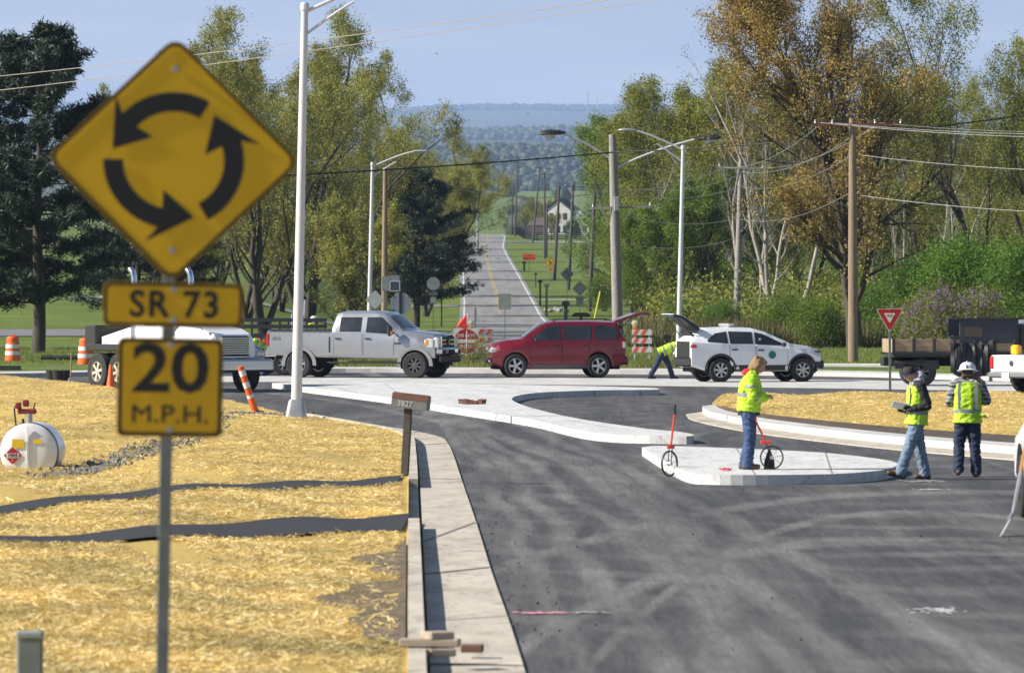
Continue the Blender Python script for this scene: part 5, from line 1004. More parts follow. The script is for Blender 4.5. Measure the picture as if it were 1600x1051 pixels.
# leaning striped marker and drums, cones
def marker(name, p, h, lean, label, r=.05, base=True):
    e = empty(name, p, label=label, cat='traffic marker'); e.rotation_euler = (0, R(lean), .3)
    MB().tube([(0,0,.04),(0,0,h)],[r*1.15,r],14).build('tube', OR, e, smooth=.6)
    for z in (.36,.62,.86): 
        if z*h < h: MB().tube([(0,0,z*h-.06),(0,0,z*h+.07)],r*1.1,14).build('reflective_band', WHT, e, smooth=.6)
    if base: MB().lathe([(.2,0),(.2,.03),(.12,.07),(r*1.2,.1)],8).build('base', BLK, e)
    return e
marker('channelizer_post', (*G(401,652).xy,.05), 1.15, -19, 'leaning orange and white tube marker beside the 20 M.P.H. plate', .07)
marker('channelizer_post', (AT(716,530,230).x,230,.1), 1.1, -6, 'striped marker post sticking up behind the orange red flag', .06); marker('channelizer_post', (AT(735,560,214).x,214,.12), .9, -14, 'leaning striped marker beside the round red sign', .05)
def drum(px, py, label):
    e = empty('traffic_drum', (*G(px,py).xy, .05), label=label, cat='traffic drum'); prof = [(.30,.06),(.295,.25),(.28,.26),(.275,.5),(.26,.51),(.255,.75),(.24,.76),(.235,.95),(.2,1.0),(.1,1.0)]
    MB().lathe(prof,24).build('drum_body', OR, e, smooth=.5); MB().lathe([(.36,0),(.36,.05),(.3,.07)],20).build('rubber_base', BLK, e)
    for z, r in ((.30,.287),(.56,.270)): MB().lathe([(r+.003,z),(r-.003,z+.15)],24).build('reflective_band', WHT, e, smooth=.5)
    MB().box((0,0,1.03),(.16,.03,.08),bev=.01).build('handle', OR, e); return e
drum(20,569,'orange drum left of the tall pine'); drum(134,574,'orange drum right of the tall pine beside the black truck box'); drum(118,566,'orange drum half hidden behind another drum right of the pine') if 0 else None
def cone(px, py, label, h=.72):
    e = empty('traffic_cone', (*G(px,py).xy, .02), label=label, cat='traffic cone'); MB().lathe([(.14,.03),(.03,h)],20).build('cone_body', OR, e, smooth=.6); MB().box((0,0,.02),(.36,.36,.035),bev=.01).build('base', OR, e); return e
cone(173,611,'plain orange cone left of the 20 M.P.H. plate'); cone(1526,595,'orange cone under the hanging black tarpaulin',.6)
# fuel tank
Yt = 90; ft = empty('fuel_tank', (AT(44,700,Yt).x, Yt, 0), label='white cylindrical fuel tank with a red hand pump lying in the straw', cat='fuel tank'); ft.rotation_euler = (0,0,R(-3)); ft.location.z = -.02
zc = EYE+(HY-704)*Yt/FPX; TK = M('white_tank_enamel', (.72,.73,.75), .3, coat=.4, var=.06)
MB().lathe([(.001,-.62),(.25,-.615),(.42,-.585),(.455,-.56),(.46,-.53),(.46,.4),(.4,.44),(.001,.46)],48,'y',(0,.6,zc)).build('tank_shell', TK, ft, smooth=.5)
MB().lathe([(.466,-.03),(.473,0),(.473,.05),(.466,.06)],48,'y',(0,.1,zc),close=True).build('end_rim', M('dark_rim_steel',(.12,.13,.15),.4,.5), ft)
ringpoly('seam', [(.012*a,.40*b+zc) for a,b in ((-1,-1),(1,-1),(1,1),(-1,1))],[(.006*a,.39*b+zc) for a,b in ((-1,-1),(1,-1),(1,1),(-1,1))],-.045,.025,WHT,ft)
pl = MB().prism([(x-.245, z+zc-.055) for x, z in rot45(rrect(.2,.2,.01))],-.032,-.026,'y').build('hazard_placard', REDS, ft); MB().box((-.245,-.034,zc-.055),(.2,.004,.075)).build('number_field', WHT, pl); text('1993', .08, INK, pl, (-.245,-.038,zc-.055), (R(90),0,0), 1, bold=.002); text('3', .05, WHT, pl, (-.245,-.034,zc-.13), (R(90),0,0))
YL = M('yellow_label', (.72,.5,.02), .5); MB().box((-.155,-.03,zc+.135),(.19,.004,.14)).build('warning_label', YL, ft); MB().box((.155,-.03,zc+.17),(.14,.004,.07)).build('warning_label', YL, ft)
MB().tube([(0,.1,zc+.42),(0,.1,zc+.61)],.055,12).build('filler_neck', STEEL, ft); pu = MB().box((-.03,.1,zc+.64),(.30,.1,.08),bev=.02).box((-.05,.1,zc+.77),(.10,.1,.11),bev=.02).tube([(-.13,.1,zc+.6),(-.17,.1,zc+.78)],.035).box((-.17,.08,zc+.73),(.09,.09,.1),bev=.02).build('hand_pump', M('dark_red_enamel',(.20,.02,.025),.4), ft)
MB().tube([(-.2,.1,zc+.76),(-.23,.05,zc+.68),(-.2,.05,zc+.42)],.014,8).tube([(-.1,.1,zc+.52),(-.08,.08,zc+.42)],.02,8).tube([(.05,.1,zc+.6),(.1,.1,zc+.78)],.012,6).build('pump_hose', BLK, ft)
for x in (-.3,.3): MB().box((x,.5,zc-.44),(.1,.8,.1)).build('skid', STEEL, ft)
# black buckets, shovels, wattles
def bucket(px, py, label, r=.19, h=.36):
    e = empty('bucket', (*G(px,py).xy, .01), label=label, cat='bucket', group='black buckets on the new asphalt'); MB().lathe([(r*.82,0),(r,h),(r*1.04,h),(r*1.04,h-.03),(r*.95,h-.02),(r*.78,.02),(.001,.02)],20).build('shell', M('black_bucket_plastic',(.018,.018,.02),.5), e, smooth=.5)
    MB().tube([(r*cos(t),0,h+.12*sin(t)) for t in np.linspace(0,pi,9)],.006,5).build('handle', STEEL, e)
for x, y, l in ((81,597,'left one of the three black buckets left of the cone'),(91,598,'middle one of the three black buckets left of the cone'),(101,597,'right one of the three black buckets left of the cone')): bucket(x, y, l)
def rod(name, a, b, r, mat): return None
e = empty('shovel', (*G(110,600).xy,0), label='long wooden handled shovel standing beside the black buckets', cat='shovel'); MB().tube([(0,0,.1),(.03,0,.95)],.018,8).build('handle', WOOD, e); MB().box((0,0,.09),(.14,.04,.2),bev=.015).build('blade', STEEL, e)
for i, (x, y, w, lab) in enumerate(((12,583,.9,'low stack of black edging boards at the left edge'),)):
    e = empty('board_stack', (*G(x,y).xy,.0), label=lab, cat='boards')
    for k in range(3): MB().box((0.03*k,0,.05+.085*k),(w-.08*k,.7,.07),bev=.01).build('board', BLK, e)
wt = MB(); P0 = [(x, 170+.4*sin(x*2), .10+.03*sin(x*5)) for x in np.linspace(-17.5,-13,24)]; rs = random.Random(8)
for a, b in zip(G(0,568)[:1], [0]): pass
for k in range(3): wt.tube([(x, G(60,566+k).y+.4*k, .10+.05*k+.04*rs.random()) for x in np.linspace(-.09*200,-.072*200,20)],.10,8)
tag(wt.build('erosion_wattle', M('black_netting',(.03,.03,.032),.8,var=.5,scale=12), smooth=True), 'black netted erosion wattle lying before the left lawn', 'erosion sock')
# mailbox close to the kerb
mbx = empty('mailbox', (*G(631,756).xy,-.13), label='old grey and rust mailbox numbered 3827 on a thin post at the kerb', cat='mailbox'); mbx.rotation_euler = (0, R(3.2), R(-14)); PG = M('dark_green_brown_post',(.07,.06,.045),.8,var=.4)
MB().box((0,0,.62),(.10,.10,1.28)).build('post', PG, mbx); q = MB(); q.prism([(-.11,0),(.11,0),(.11,.12),(.09,.185),(.05,.21),(-.05,.21),(-.09,.185),(-.11,.12)],-.27,.27,'x'); b = q.build('box', M('weathered_grey_box',(.18,.175,.165),.6,.2,var=.4,scale=9), mbx); b.location = (.03,0,1.25); b.rotation_euler = (0,R(3),0)
q = MB(); q.prism([(-.115,.13),(-.093,.192),(-.05,.218),(.05,.218),(.093,.192),(.115,.13),(.11,.13),(.09,.188),(.05,.213),(-.05,.213),(-.09,.188),(-.11,.13)],-.272,.272,'x'); q = q.build('rusty_lid', RUST, b); text('3827', .12, M('pale_numerals',(.42,.42,.40),.6), b, (-.06,-.114,.062), (R(90),0,0), bold=.002)
# kerb side bits in the foreground
bo = empty('utility_marker', (*G(47,1049,.1).xy,-.05), label='grey green square marker post at the bottom left corner', cat='marker post'); q = AT(47,965,36); bo.location = (q.x,36,.33); MB().box((0,0,.05),(.16,.12,.62),bev=.012).build('post', M('grey_green_plastic',(.15,.18,.165),.6), bo); MB().box((0,0,.375),(.175,.135,.05),bev=.012).build('cap', M('pale_grey_green',(.24,.27,.25),.6), bo)
PLK = M('pale_wood_offcut',(.40,.33,.25),.85,var=.35,scale=6,stretch=(.4,3,3)); BRK = M('brown_brick',(.16,.08,.05),.85)
for i, (x, y, w, l, rz, z, mt, lab, cat) in enumerate(((672,1003,.46,.10,-.12,.19,PLK,'long pale board lying across the kerb end','board'),(683,992,.20,.12,.5,.28,PLK,'short board resting on top of the long kerb end board','board'),(691,1018,.2,.11,.1,.12,PLK,'short pale block in front of the long kerb end board','board'),(668,1018,.16,.10,.05,.12,PLK,'small pale block left of the other block at the kerb end','board'),(738,1012,.17,.09,-.1,.10,BRK,'brown brick lying on the gutter','brick'))):
    p = G(x, y, z); o = MB().box((0,0,0),(w,l*1.6,.06),bev=.008).build('board' if cat == 'board' else 'brick', mt); o.location = (p.x, p.y, z); o.rotation_euler = (0,0,rz); tag(o, lab, cat)
# things lying on the slabs
def rag(px, py, label, mat, w, l, z=.16, h=.06):
    p = G(px, py, .15); rs = random.Random(px); rows = []
    for i in range(9):
        t = i/8; wd = (sin(pi*t)**.5)*w/2+.01; rows.append([(-l/2+l*t+rs.uniform(-.03,.03), u*wd*(1+rs.uniform(-.3,.2))*3, (1-u*u)*h*(.4+rs.random())) for u in (-1,-.6,-.2,.2,.6,1)])
    o = MB().loft(rows, caps=False, closed=False).build('cloth' , mat, smooth=.5); o.location = (p.x, p.y, z); return tag(o, label, 'cloth')
rag(738,631,'crumpled rust red cloth lying on the big white island', RUST, .22, .62, h=.09)
o = rag(1134,735,'small pink red plastic piece lying on the small white slab', M('pink_red_plastic',(.6,.05,.09),.5), .05, .17, h=.03)
# shovel leaning on the service truck
e = empty('shovel', (0,0,0), label='steel shovel with a wooden handle leaning on the right edge truck', cat='shovel'); a, b_ = AT(1603,690,68.6), AT(1583,800,66.8); c0 = AT(1559,842,66.2)
MB().tube([a, a.lerp(b_,.45)],.02,8).build('handle', M('varnished_handle',(.45,.22,.06),.5), e); MB().tube([a.lerp(b_,.44), b_, b_.lerp(c0,.3)],.022,8).build('socket', STEEL, e); d = (c0-b_); r_ = [b_.lerp(c0,.25), b_.lerp(c0,.4), b_.lerp(c0,.8), c0]
MB().loft([[q+Vector((.02,w_,.02)), q+Vector((0,0,-.0)), q+Vector((.02,-w_,.02))] for q, w_ in zip(r_, (.02,.11,.12,.02))], caps=False, closed=False).build('blade', STEEL, e)
# measuring wheels
def mwheel(p, label, wr, hx, hz, tilt=0, fork=1):
    e = empty('measuring_wheel', p, label=label, cat='measuring wheel'); m = MB(); m.lathe([(wr,-.012),(wr-.022,-.012),(wr-.022,.012),(wr,.012)],36,'y',(0,0,wr),close=True)
    m.build('wheel_rim', BLK, e); s_ = MB()
    for k in range(8): a = pi*k/4+.2; s_.tube([(0,0,wr),(wr*.96*cos(a),0,wr+wr*.96*sin(a))],.0035,5)
    s_.build('spokes', BLK, e); MB().tube([(0,-.04,wr),(0,.04,wr)],.03,10).build('hub', STEEL, e)
    MB().tube([(0,-.03,wr),(hx*.25,-.03,wr*2+.03),(hx*.25,.03,wr*2+.03),(0,.03,wr)],.008,6).build('fork', BLK, e)
    MB().box((hx*.25,0,wr*2+.05),(.16,.05,.05),bev=.01).tube([(hx*.25,0,wr*2+.05),(hx,0,hz)],.016,8).build('shaft', M('orange_red_enamel',(.75,.06,.03),.4), e); MB().tube([(hx,0,hz-.04),(hx*1.06,0,hz+.12)],.022,8).build('grip', BLK, e); return e
p = G(1046,744); w1 = mwheel(p, 'orange handled measuring wheel standing alone at the slab corner', .2, .13, .98); w1.scale = (1,1,1); w1.rotation_euler = (0,0,R(50))
# far road side furniture
def plainsign(name, px, py, Y, poly, z, mat, label, back=None, pr=.03, extra=None, ground=True, posth=None, pm=None):
    X = (px-800)*Y/FPX; g = float(gz(X, Y)); zz = EYE+(HY-py)*Y/FPX; e = empty(name, (X, Y, g), label=label, cat='road sign'); MB().box((0,.03,(zz-g)/2+.1),(pr*2,pr*1.4,zz-g+.5)).build('post', pm or GPOST, e)
    s = plate('sign_panel', poly, 0, .006, mat, e); s.location = (0,0,zz-g); return e, s
octo = lambda r: [(r*cos(pi/8+k*pi/4), r*sin(pi/8+k*pi/4)) for k in range(8)]
e, s = plainsign('orange_sign', 827, 401.5, 700, rrect(1.55,.8,.08), 0, ORS, 'orange road work sign far up on the right grass'); s.location.y = -.04; text('THE', .3, INK, s, (0,-.01,.16), (R(90),0,0)); text('ROAD WORK', .2, INK, s, (0,-.01,-.17), (R(90),0,0), 1.1)
e, s = plainsign('side_road_sign', 860, 410.5, 620, rot45(rrect(.82,.82,.06)), 0, M('yellow_sign_sheeting',(.85,.42,.01),.45), 'yellow diamond side road sign beside a leaning pole'); s.location.y = -.04; ringpoly('border', rot45(rrect(.80,.80,.05)), rot45(rrect(.74,.74,.04)), -.004, .003, INK, s); MB().box((-.06,-.006,0),(.1,.004,.62)).box((.13,-.0065,.02),(.34,.004,.1)).build('symbol', INK, s)
s2_ = plate('speed_plate', rrect(.42,.42,.04), 0, .006, MATS['yellow_sign_sheeting'], e); s2_.location = (0,-.04,s.location.z-.78); text('35', .36, INK, s2_, (0,-.008,.02), (R(90),0,0))
plainsign('diamond_sign', 886, 428, 440, rot45(rrect(.76,.76,.05)), 0, DKALU, 'left one of the two dark backed diamond signs on the right grass')
e, s = plainsign('diamond_sign', 906, 450.5, 400, rot45(rrect(.76,.76,.05)), 0, DKALU, 'right dark backed diamond sign with two plates beneath'); 
for dz, w, h in ((-.66,.6,.2),(-.94,.5,.42)): q = plate('sub_plate', rrect(w,h,.03), 0, .005, DKALU, e); q.location = (0,0,s.location.z+dz)
e, s = plainsign('stop_sign_back', 626, 473.5, 252, octo(.50), 0, ALU, 'large octagonal sign seen from behind above the pickup roof', pr=.04); MB().box((0,-.012,0),(.13,.012,1.1)).build('bracket', DK, s); 
for a in range(8): MB().box((.42*cos(a*pi/4),-.006,.42*sin(a*pi/4)),(.1,.004,.07),rot=(0,-a*pi/4,0)).build('clip', M('blue_plastic_clip',(.02,.08,.35),.5) if a in (3,5,2) else STEEL, s)
e, s = plainsign('octagonal_sign_back', 677, 443, 330, octo(.40), 0, ALU, 'smaller octagonal sign seen from behind on the left slope'); q = plate('sub_plate', rrect(.5,.22,.02), 0, .005, DKALU, e); q.location = (0,0,s.location.z-.58); q = plate('sub_plate', rrect(.35,.34,.02), 0, .005, ALU, e); q.location = (0,0,s.location.z-.95)
plainsign('diamond_sign', 586, 468, 258, rot45(rrect(.62,.62,.05)), 0, M('pale_sign_back',(.5,.5,.49),.5), 'pale backed diamond sign beside the thin white lamp')
e, s = plainsign('solar_sign', 617, 447, 254, rrect(.42,.42,.03), 0, M('solar_cells',(.03,.045,.08),.15,spec=.9), 'small framed solar panel above the octagonal sign back', pr=.03); ringpoly('frame', rrect(.46,.46,.03), rrect(.40,.40,.02), -.015, .03, WHT, s); q = plate('sub_plate', rrect(.4,.28,.02), 0, .005, ALU, e); q.location = (0,0,s.location.z+.34)
plainsign('rectangular_sign', 603, 443, 262, rrect(.36,.68,.03), 0, ALU, 'grey rectangular sign back left of the solar panel'); plainsign('rectangular_sign', 604, 472, 262, rrect(.26,.62,.03), 0, DKALU, 'dark narrow sign back on the brown pole beside the white lamp') if 0 else None
plainsign('rectangular_sign', 789, 471, 270, rrect(.6,.75,.04), 0, M('pale_green_grey_back',(.27,.29,.25),.6), 'pale rectangular sign back standing in the old road closure', pr=.018)
plainsign('delineator', 743, 492, 250, rrect(.1,.6,.02), 0, ALU, 'thin grey delineator on the closed old road', pr=.02)
PY_ = M('yellow_plastic_guard',(.62,.6,.06),.6); a, b_ = AT(938,455,330), AT(929,498,330); o = MB().tube([a,b_],.05,8).build('guy_guard', PY_); tag(o, 'yellow plastic guy wire guard leaning right of the far mailboxes', 'guy guard')
# mailboxes along the old road
def mail(px, base, top, Y, label, mat=BLK, w=.26, sc=1, post=.05, mirror=1):
    X = (px-800)*Y/FPX; g = float(gz(X, Y)); h = EYE+(HY-top)*Y/FPX-g; e = empty('mailbox', (X, Y, g), label=label, cat='mailbox', group='mailboxes along the old road'); e.scale = (sc,)*3; h /= sc
    MB().box((0,0,(h-.2)/2),(post*2,post*2,h-.2)).box((0,-.08,h-.3),(.08,.4,.06)).build('post', mat if mat != BLK else PG, e)
    MB().prism([(-w/2,0),(w/2,0),(w/2,.15),(w/2*.7,.25),(-w/2*.7,.25),(-w/2,.15)],-.3,.3,'y').build('box', mat, e).location = (0,0,h-.26); MB().box((w/2+.02,-.1,h-.1),(.02,.03,.16)).build('flag', REDS, e)
mail(819,432,408,700,'farthest black twin mailbox left of the orange sign',w=.5,post=.12); mail(837,446,426,600,'small black mailbox right of the orange sign post'); mail(844,460,437,520,'black mailbox left of the grey boulder pile',w=.4,post=.09); mail(854,466,443,480,'grey topped mailbox beside the boulder pile',M('taupe_plastic',(.16,.14,.11),.7),w=.42,post=.1)
mail(884,495,470,345,'broad black mailbox under the left dark diamond sign',w=.46,post=.11); mail(908,500,488,325,'wide dark newspaper and mail box by the yellow guard',w=1.0,post=.08); mail(1042,540,522,262,'black numbered mailbox seen above the bending worker',w=.36)
mail(690,452,432,420,'small dark mailbox on the left roadside slope') 
rs = random.Random(9)
for k in range(14):
    X = (868+rs.uniform(-18,20)-800)*500/FPX; Yk = 500+rs.uniform(-4,4); o = MB().ell((0,0,.12),(rs.uniform(.15,.4),rs.uniform(.15,.3),rs.uniform(.12,.25)),n=7,k=5).build('boulder', M('pale_boulder',(.33,.32,.30),.9,var=.5,scale=4)); o.location = (X, Yk, float(gz(X, Yk))); o.rotation_euler = (0,0,rs.random()*3); tag(o, 'grey boulder in the small pile behind the far mailboxes', 'boulder', 'grey boulders piled behind the far mailboxes')
# black rail fence
FB = M('black_fence_paint',(.018,.018,.02),.7)
def fence(pts, label, sp=2.6):
    e = empty('rail_fence', (0,0,0), label=label, cat='fence'); L_ = [0]
    for a, b in zip(pts, pts[1:]): L_.append(L_[-1]+math.dist(a, b))
    n = max(2, int(L_[-1]/sp)); P_ = []
    for k in range(n+1): t = L_[-1]*k/n; P_.append((float(np.interp(t, L_, [p[0] for p in pts])), float(np.interp(t, L_, [p[1] for p in pts]))))
    G_2 = [(x, y, float(gz(x, y))) for x, y in P_]
    for x, y, z in G_2: MB().box((x,y,z+.75),(.16,.16,1.6)).build('post', FB, e)
    for a, b in zip(G_2, G_2[1:]):
        for h in (.35,.72,1.08,1.42):
            p0, p1 = Vector(a)+Vector((0,0,h)), Vector(b)+Vector((0,0,h)); d = p1-p0; q = Vector((0,0,.08)); w = Vector((d.y,-d.x,0)).normalized()*.02
            MB().add([p0-q-w,p1-q-w,p1+q-w,p0+q-w,p0-q+w,p1-q+w,p1+q+w,p0+q+w],[(0,1,2,3),(7,6,5,4),(0,4,5,1),(3,2,6,7),(0,3,7,4),(1,5,6,2)]).build('rail', FB, e)
fence([(.2,1150),(2.2,1060),(4.6,1030),(15,1030)], 'black four rail fence at the road crest before the far house')
fence([(-9.0,1000),(-16,1002),(-30,1000)], 'black four rail fence far left of the old road')
# far white house
Yh = 1120; hx = (878-800)*Yh/FPX; hz_ = EYE+(HY-372)*Yh/FPX; hs = empty('white_house', (hx, Yh, hz_), label='white two storey farmhouse with a dark roof beyond the fence', cat='house'); hs.rotation_euler = (0,0,R(-18)); hs.scale = (.84,.84,.88); HW = M('white_clapboard',(.48,.48,.46),.7,var=.1,stretch=(.2,.2,6)); RF = M('dark_shingle_roof',(.06,.055,.055),.9,var=.4,scale=2); MR = M('pale_metal_roof',(.45,.50,.55),.4,.4)
MB().box((0,0,3.0),(6,6,6.4)).prism([(-3,6.2),(3,6.2),(0,8.4)],-3,3,'y').build('wall', HW, hs)
r = MB().loft([[(x*1.12,y,z) for x,z in ((-3.1,6.2),(0,8.62),(3.1,6.2),(3.1,6.42),(0,8.85),(-3.1,6.42))] for y in (-3.4,3.4)]).build('roof', RF, hs); MB().box((-1.2,0,8.6),(.8,.9,2.2)).build('chimney', M('dark_brick',(.08,.04,.035),.9), r)
for x in (-1.7,0,1.7):
    for z in (2.0,4.8): f = MB().box((x,-3.02,z),(1.0,.06,1.5)).build('window', M('black_shutter',(.02,.02,.025),.6), hs); MB().box((x,-3.06,z),(.6,.03,1.3)).build('pane', GLASS, f)
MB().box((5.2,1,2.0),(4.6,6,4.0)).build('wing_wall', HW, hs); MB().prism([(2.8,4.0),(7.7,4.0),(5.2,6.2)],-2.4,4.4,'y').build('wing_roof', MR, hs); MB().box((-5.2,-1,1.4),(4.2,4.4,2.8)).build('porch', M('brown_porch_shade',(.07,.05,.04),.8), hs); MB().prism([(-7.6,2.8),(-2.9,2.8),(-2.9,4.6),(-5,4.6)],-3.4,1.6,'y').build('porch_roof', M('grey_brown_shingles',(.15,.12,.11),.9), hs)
for x in (4,6.2): f = MB().box((x,-2.02,2.0),(.9,.06,1.2)).build('window', GLASS, hs)
for i, (x, s_, lab) in enumerate(((836,.9,'pinkish bare ornamental tree left of the far house'),(822,.75,'small pinkish tree above the black fence'))):
    put(copy_tree(n2 if 0 else g_), x, 1140+i*25, lab, 'tree', s=s_*1.1, rz=i+1)
put(copy_tree(b), 912, 1075, 'olive tree standing before the wing of the white farmhouse', s=.42, rz=2); put(copy_tree(g_), 868, 1085, 'small budding tree in front of the farmhouse gable', s=.62, rz=4)
# masts on the far ridge, birds
def mast(px, y0, y1, Y, label): a, b = AT(px,y0,Y), AT(px,y1,Y); o = MB().tube([a-Vector((0,0,10)),b],[.9,.35],5).build('radio_mast', M('pale_mast_steel',(.5,.5,.52),.5)); tag(o, label, 'radio mast')
mast(706,205,178,5000,'pale radio mast on the far ridge left of the road'); mast(918,166,140,7600,'thin radio mast on the skyline above the right trees'); mast(933,166,150,7600,'shorter radio mast on the skyline right of the taller one')
def bird(px, py, Y, label, s=.5): 
    p = AT(px, py, Y); m = MB(); m.M = Matrix.Translation(p) @ Matrix.Scale(s, 4); m.ell((0,0,0),(.28,.12,.10),n=8,k=6).prism([(-.3,.03),(-.55,.12),(-.55,-.12),(-.3,-.03)],-.01,.01).ell((.3,0,.03),.08,n=8,k=5)
    b = m.build('bird', BLK, smooth=True); tag(b, label, 'bird'); 
    for sd in (1,-1): w = MB(); w.M = m.M; w.loft([[(.16-x_,sd*y,z),(-.18+x_*.5,sd*y,z-.01)] for y, z, x_ in ((.05,.02,0),(.5,.16,.02),(.9,.10,.1),(1.15,.02,.2))],caps=False,closed=False).build('wing', BLK, b)
bird(682,84,260,'dark bird gliding high in the sky left of centre',.16); bird(825,178,300,'dark bird gliding in front of the far blue ridge',.18)
# logs / pale kerb pieces on the right verge
o = MB().box((0,0,.08),(3.4,.35,.14),bev=.03).build('concrete_slab', CONC); p = G(1330,584); o.location = (p.x, p.y+4.4, .14); o.rotation_euler = (0,0,R(-20)); tag(o, 'pale concrete strip lying on the grass right of the white SUV', 'slab')
# blue bin behind the bumper
e = empty('blue_bin', (*G(411,583).xy,.0), label='blue plastic tub beside the bending worker left of the pickup', cat='tub'); MB().loft([[(x*s_,y*s_,z) for x,y in rrect(.5,.5,.08)] for s_, z in ((.8,.0),(1,.6),(1.06,.6),(1.06,.64),(.98,.64),(.8,.05))]).build('tub', M('blue_plastic',(.02,.09,.30),.5), e, smooth=.5)
# ---------------------------------------------------------------- people
def cap(m, a, b, ra, rb, n=12):
    a, b = Vector(a), Vector(b); d = (b-a).normalized(); L_ = (b-a).length; u, v = basis(d); rings = []
    for k in range(1, 5): t = -pi/2+k*pi/10; rings.append((a+d*ra*sin(t), ra*cos(t)))
    rings += [(a.lerp(b, t), ra+(rb-ra)*t) for t in (0,.25,.5,.75,1)]
    for k in range(1, 5): t = k*pi/10; rings.append((b+d*rb*sin(t), rb*cos(t)))
    m.loft([[p+(u*cos(2*pi*j/n)+v*sin(2*pi*j/n))*r for j in range(n)] for p, r in rings]); return m
def remesh(m, name, mat, parent, vox, it=3, crease=None):
    me = bpy.data.meshes.new('tmp'); me.from_pydata(m.v, [], m.f); o = bpy.data.objects.new('tmp', me); COL.objects.link(o)
    r = o.modifiers.new('r', 'REMESH'); r.mode = 'VOXEL'; r.voxel_size = vox; r.use_smooth_shade = True
    s_ = o.modifiers.new('s', 'SMOOTH'); s_.factor = .5; s_.iterations = it
    dg = bpy.context.evaluated_depsgraph_get(); me2 = bpy.data.meshes.new_from_object(o.evaluated_get(dg)); me2.name = name; bpy.data.objects.remove(o)
    for p_ in me2.polygons: p_.use_smooth = True
    a = crease if crease is not None else {'jacket': .016, 'shirt': .012, 'vest': .010, 'trousers': .013, 'hood': .012}.get(name, 0)
    if a:
        from mathutils import noise as mn
        off_ = Vector((random.random()*50, 0, 0)); nn = [v.normal.copy() for v in me2.vertices]
        for v, q in zip(me2.vertices, nn):
            c = v.co; w_ = mn.noise(Vector((c.x*7, c.y*7, c.z*13))+off_) + .5*mn.noise(Vector((c.x*15, c.y*15, c.z*30))+off_); v.co = c + q*a*(1-abs(w_)*2.6)*.8
    return mesh_obj(name, me2, mat, parent)
def torso(m, pts, side):                        # pts: (centre, half width, half depth); side: unit vector across the shoulders
    side = Vector(side).normalized(); rings = []
    for i, (c, w, d) in enumerate(pts):
        c = Vector(c); ax = (Vector(pts[min(i+1,len(pts)-1)][0]) - Vector(pts[max(i-1,0)][0])).normalized(); f = ax.cross(side).normalized()
        rings.append([c + side*w*math.copysign(abs(cos(t))**.8, cos(t)) + f*d*math.copysign(abs(sin(t))**.9, sin(t)) for t in np.linspace(0, 2*pi, 19)[:-1]])
    m.loft(rings); return m
def bandring(name, pts, side, k, h, mat, parent, grow=1.03):   # reflective band round a torso at ring position k
    side = Vector(side).normalized(); n = len(pts); i = min(int(k), n-2); t = k-i; c = Vector(pts[i][0]).lerp(Vector(pts[i+1][0]), t); w = pts[i][1]*(1-t)+pts[i+1][1]*t; d = pts[i][2]*(1-t)+pts[i+1][2]*t
    ax = (Vector(pts[i+1][0])-Vector(pts[i][0])).normalized(); f = ax.cross(side).normalized(); R2 = []
    for s_ in (-h/2, 0, h/2): R2.append([c+ax*s_ + side*w*grow*math.copysign(abs(cos(q))**.8, cos(q)) + f*d*grow*math.copysign(abs(sin(q))**.9, sin(q)) for q in np.linspace(0,2*pi,33)[:-1]])
    return MB().loft(R2, caps=False).build(name, mat, parent, smooth=True)
SKIN = M('skin', (.48,.26,.18), .5, var=.12, scale=20); HIVIS = M('lime_hi_vis_cloth', (.48,.76,.03), .75, var=.3, scale=7, bump=1.0, bscale=7); SILB = M('grey_reflective_tape', (.25,.26,.28), .5, .2)
JEAN = M('blue_denim', (.045,.085,.19), .85, var=.5, scale=6, bump=1.0, bscale=9); LJEAN = M('faded_blue_denim', (.17,.24,.33), .85, var=.5, scale=5, bump=1.0, bscale=9); DJEAN = M('dark_blue_denim', (.022,.035,.075), .85, var=.4, bump=1.0, bscale=9)
BCLO = M('black_cloth', (.018,.018,.02), .85, var=.4, bump=.4); BOOT = M('brown_leather_boot', (.10,.06,.035), .6, var=.4, scale=9); DBOOT = M('dark_leather_boot', (.035,.028,.022), .6, var=.4)
def plaid():
    m, t, b, N, L = nodes('grey_plaid_cloth'); o = N('TexCoord').outputs['Object']; w1 = N('TexWave', bands_direction='Z'); w1.inputs['Scale'].default_value = 5; w2 = N('TexWave', bands_direction='DIAGONAL'); w2.inputs['Scale'].default_value = 4
    L(o, w1.inputs[0]); L(o, w2.inputs[0]); L(mixc(N, L, .5, ramp(N, L, w1.outputs[0], [(.45,(.02,.022,.03)),(.55,(.35,.36,.38))]), ramp(N, L, w2.outputs[0], [(.45,(.015,.02,.035)),(.55,(.3,.31,.34))])), b.inputs['Base Color']); b.inputs['Roughness'].default_value = .85; return m
PLAID = plaid()
def hand(m, w, d, up, s=1):                     # palm with four unequal curled fingers and a thumb
    w, d, up = Vector(w), Vector(d).normalized(), Vector(up).normalized(); sd = d.cross(up).normalized(); cap(m, w, w+d*.07*s, .026*s, .03*s, 8)
    for k, (o, l) in enumerate(((-.027,.058),(-.009,.068),(.009,.064),(.027,.05))):
        a = w+d*.085*s+sd*o*s; b = a+(d*.8-up*.3)*l*.5*s; c = b+(d*.25-up*.9)*l*.5*s; cap(m, a, b, .0095*s, .009*s, 6); cap(m, b, c, .009*s, .008*s, 6)
    a = w+d*.03*s-sd*.03*s; b = a+(d*.6-sd*.7-up*.2).normalized()*.04*s; cap(m, a, b, .0115*s, .010*s, 6); cap(m, b, b+(d*.9-up*.4).normalized()*.03*s, .010*s, .009*s, 6)
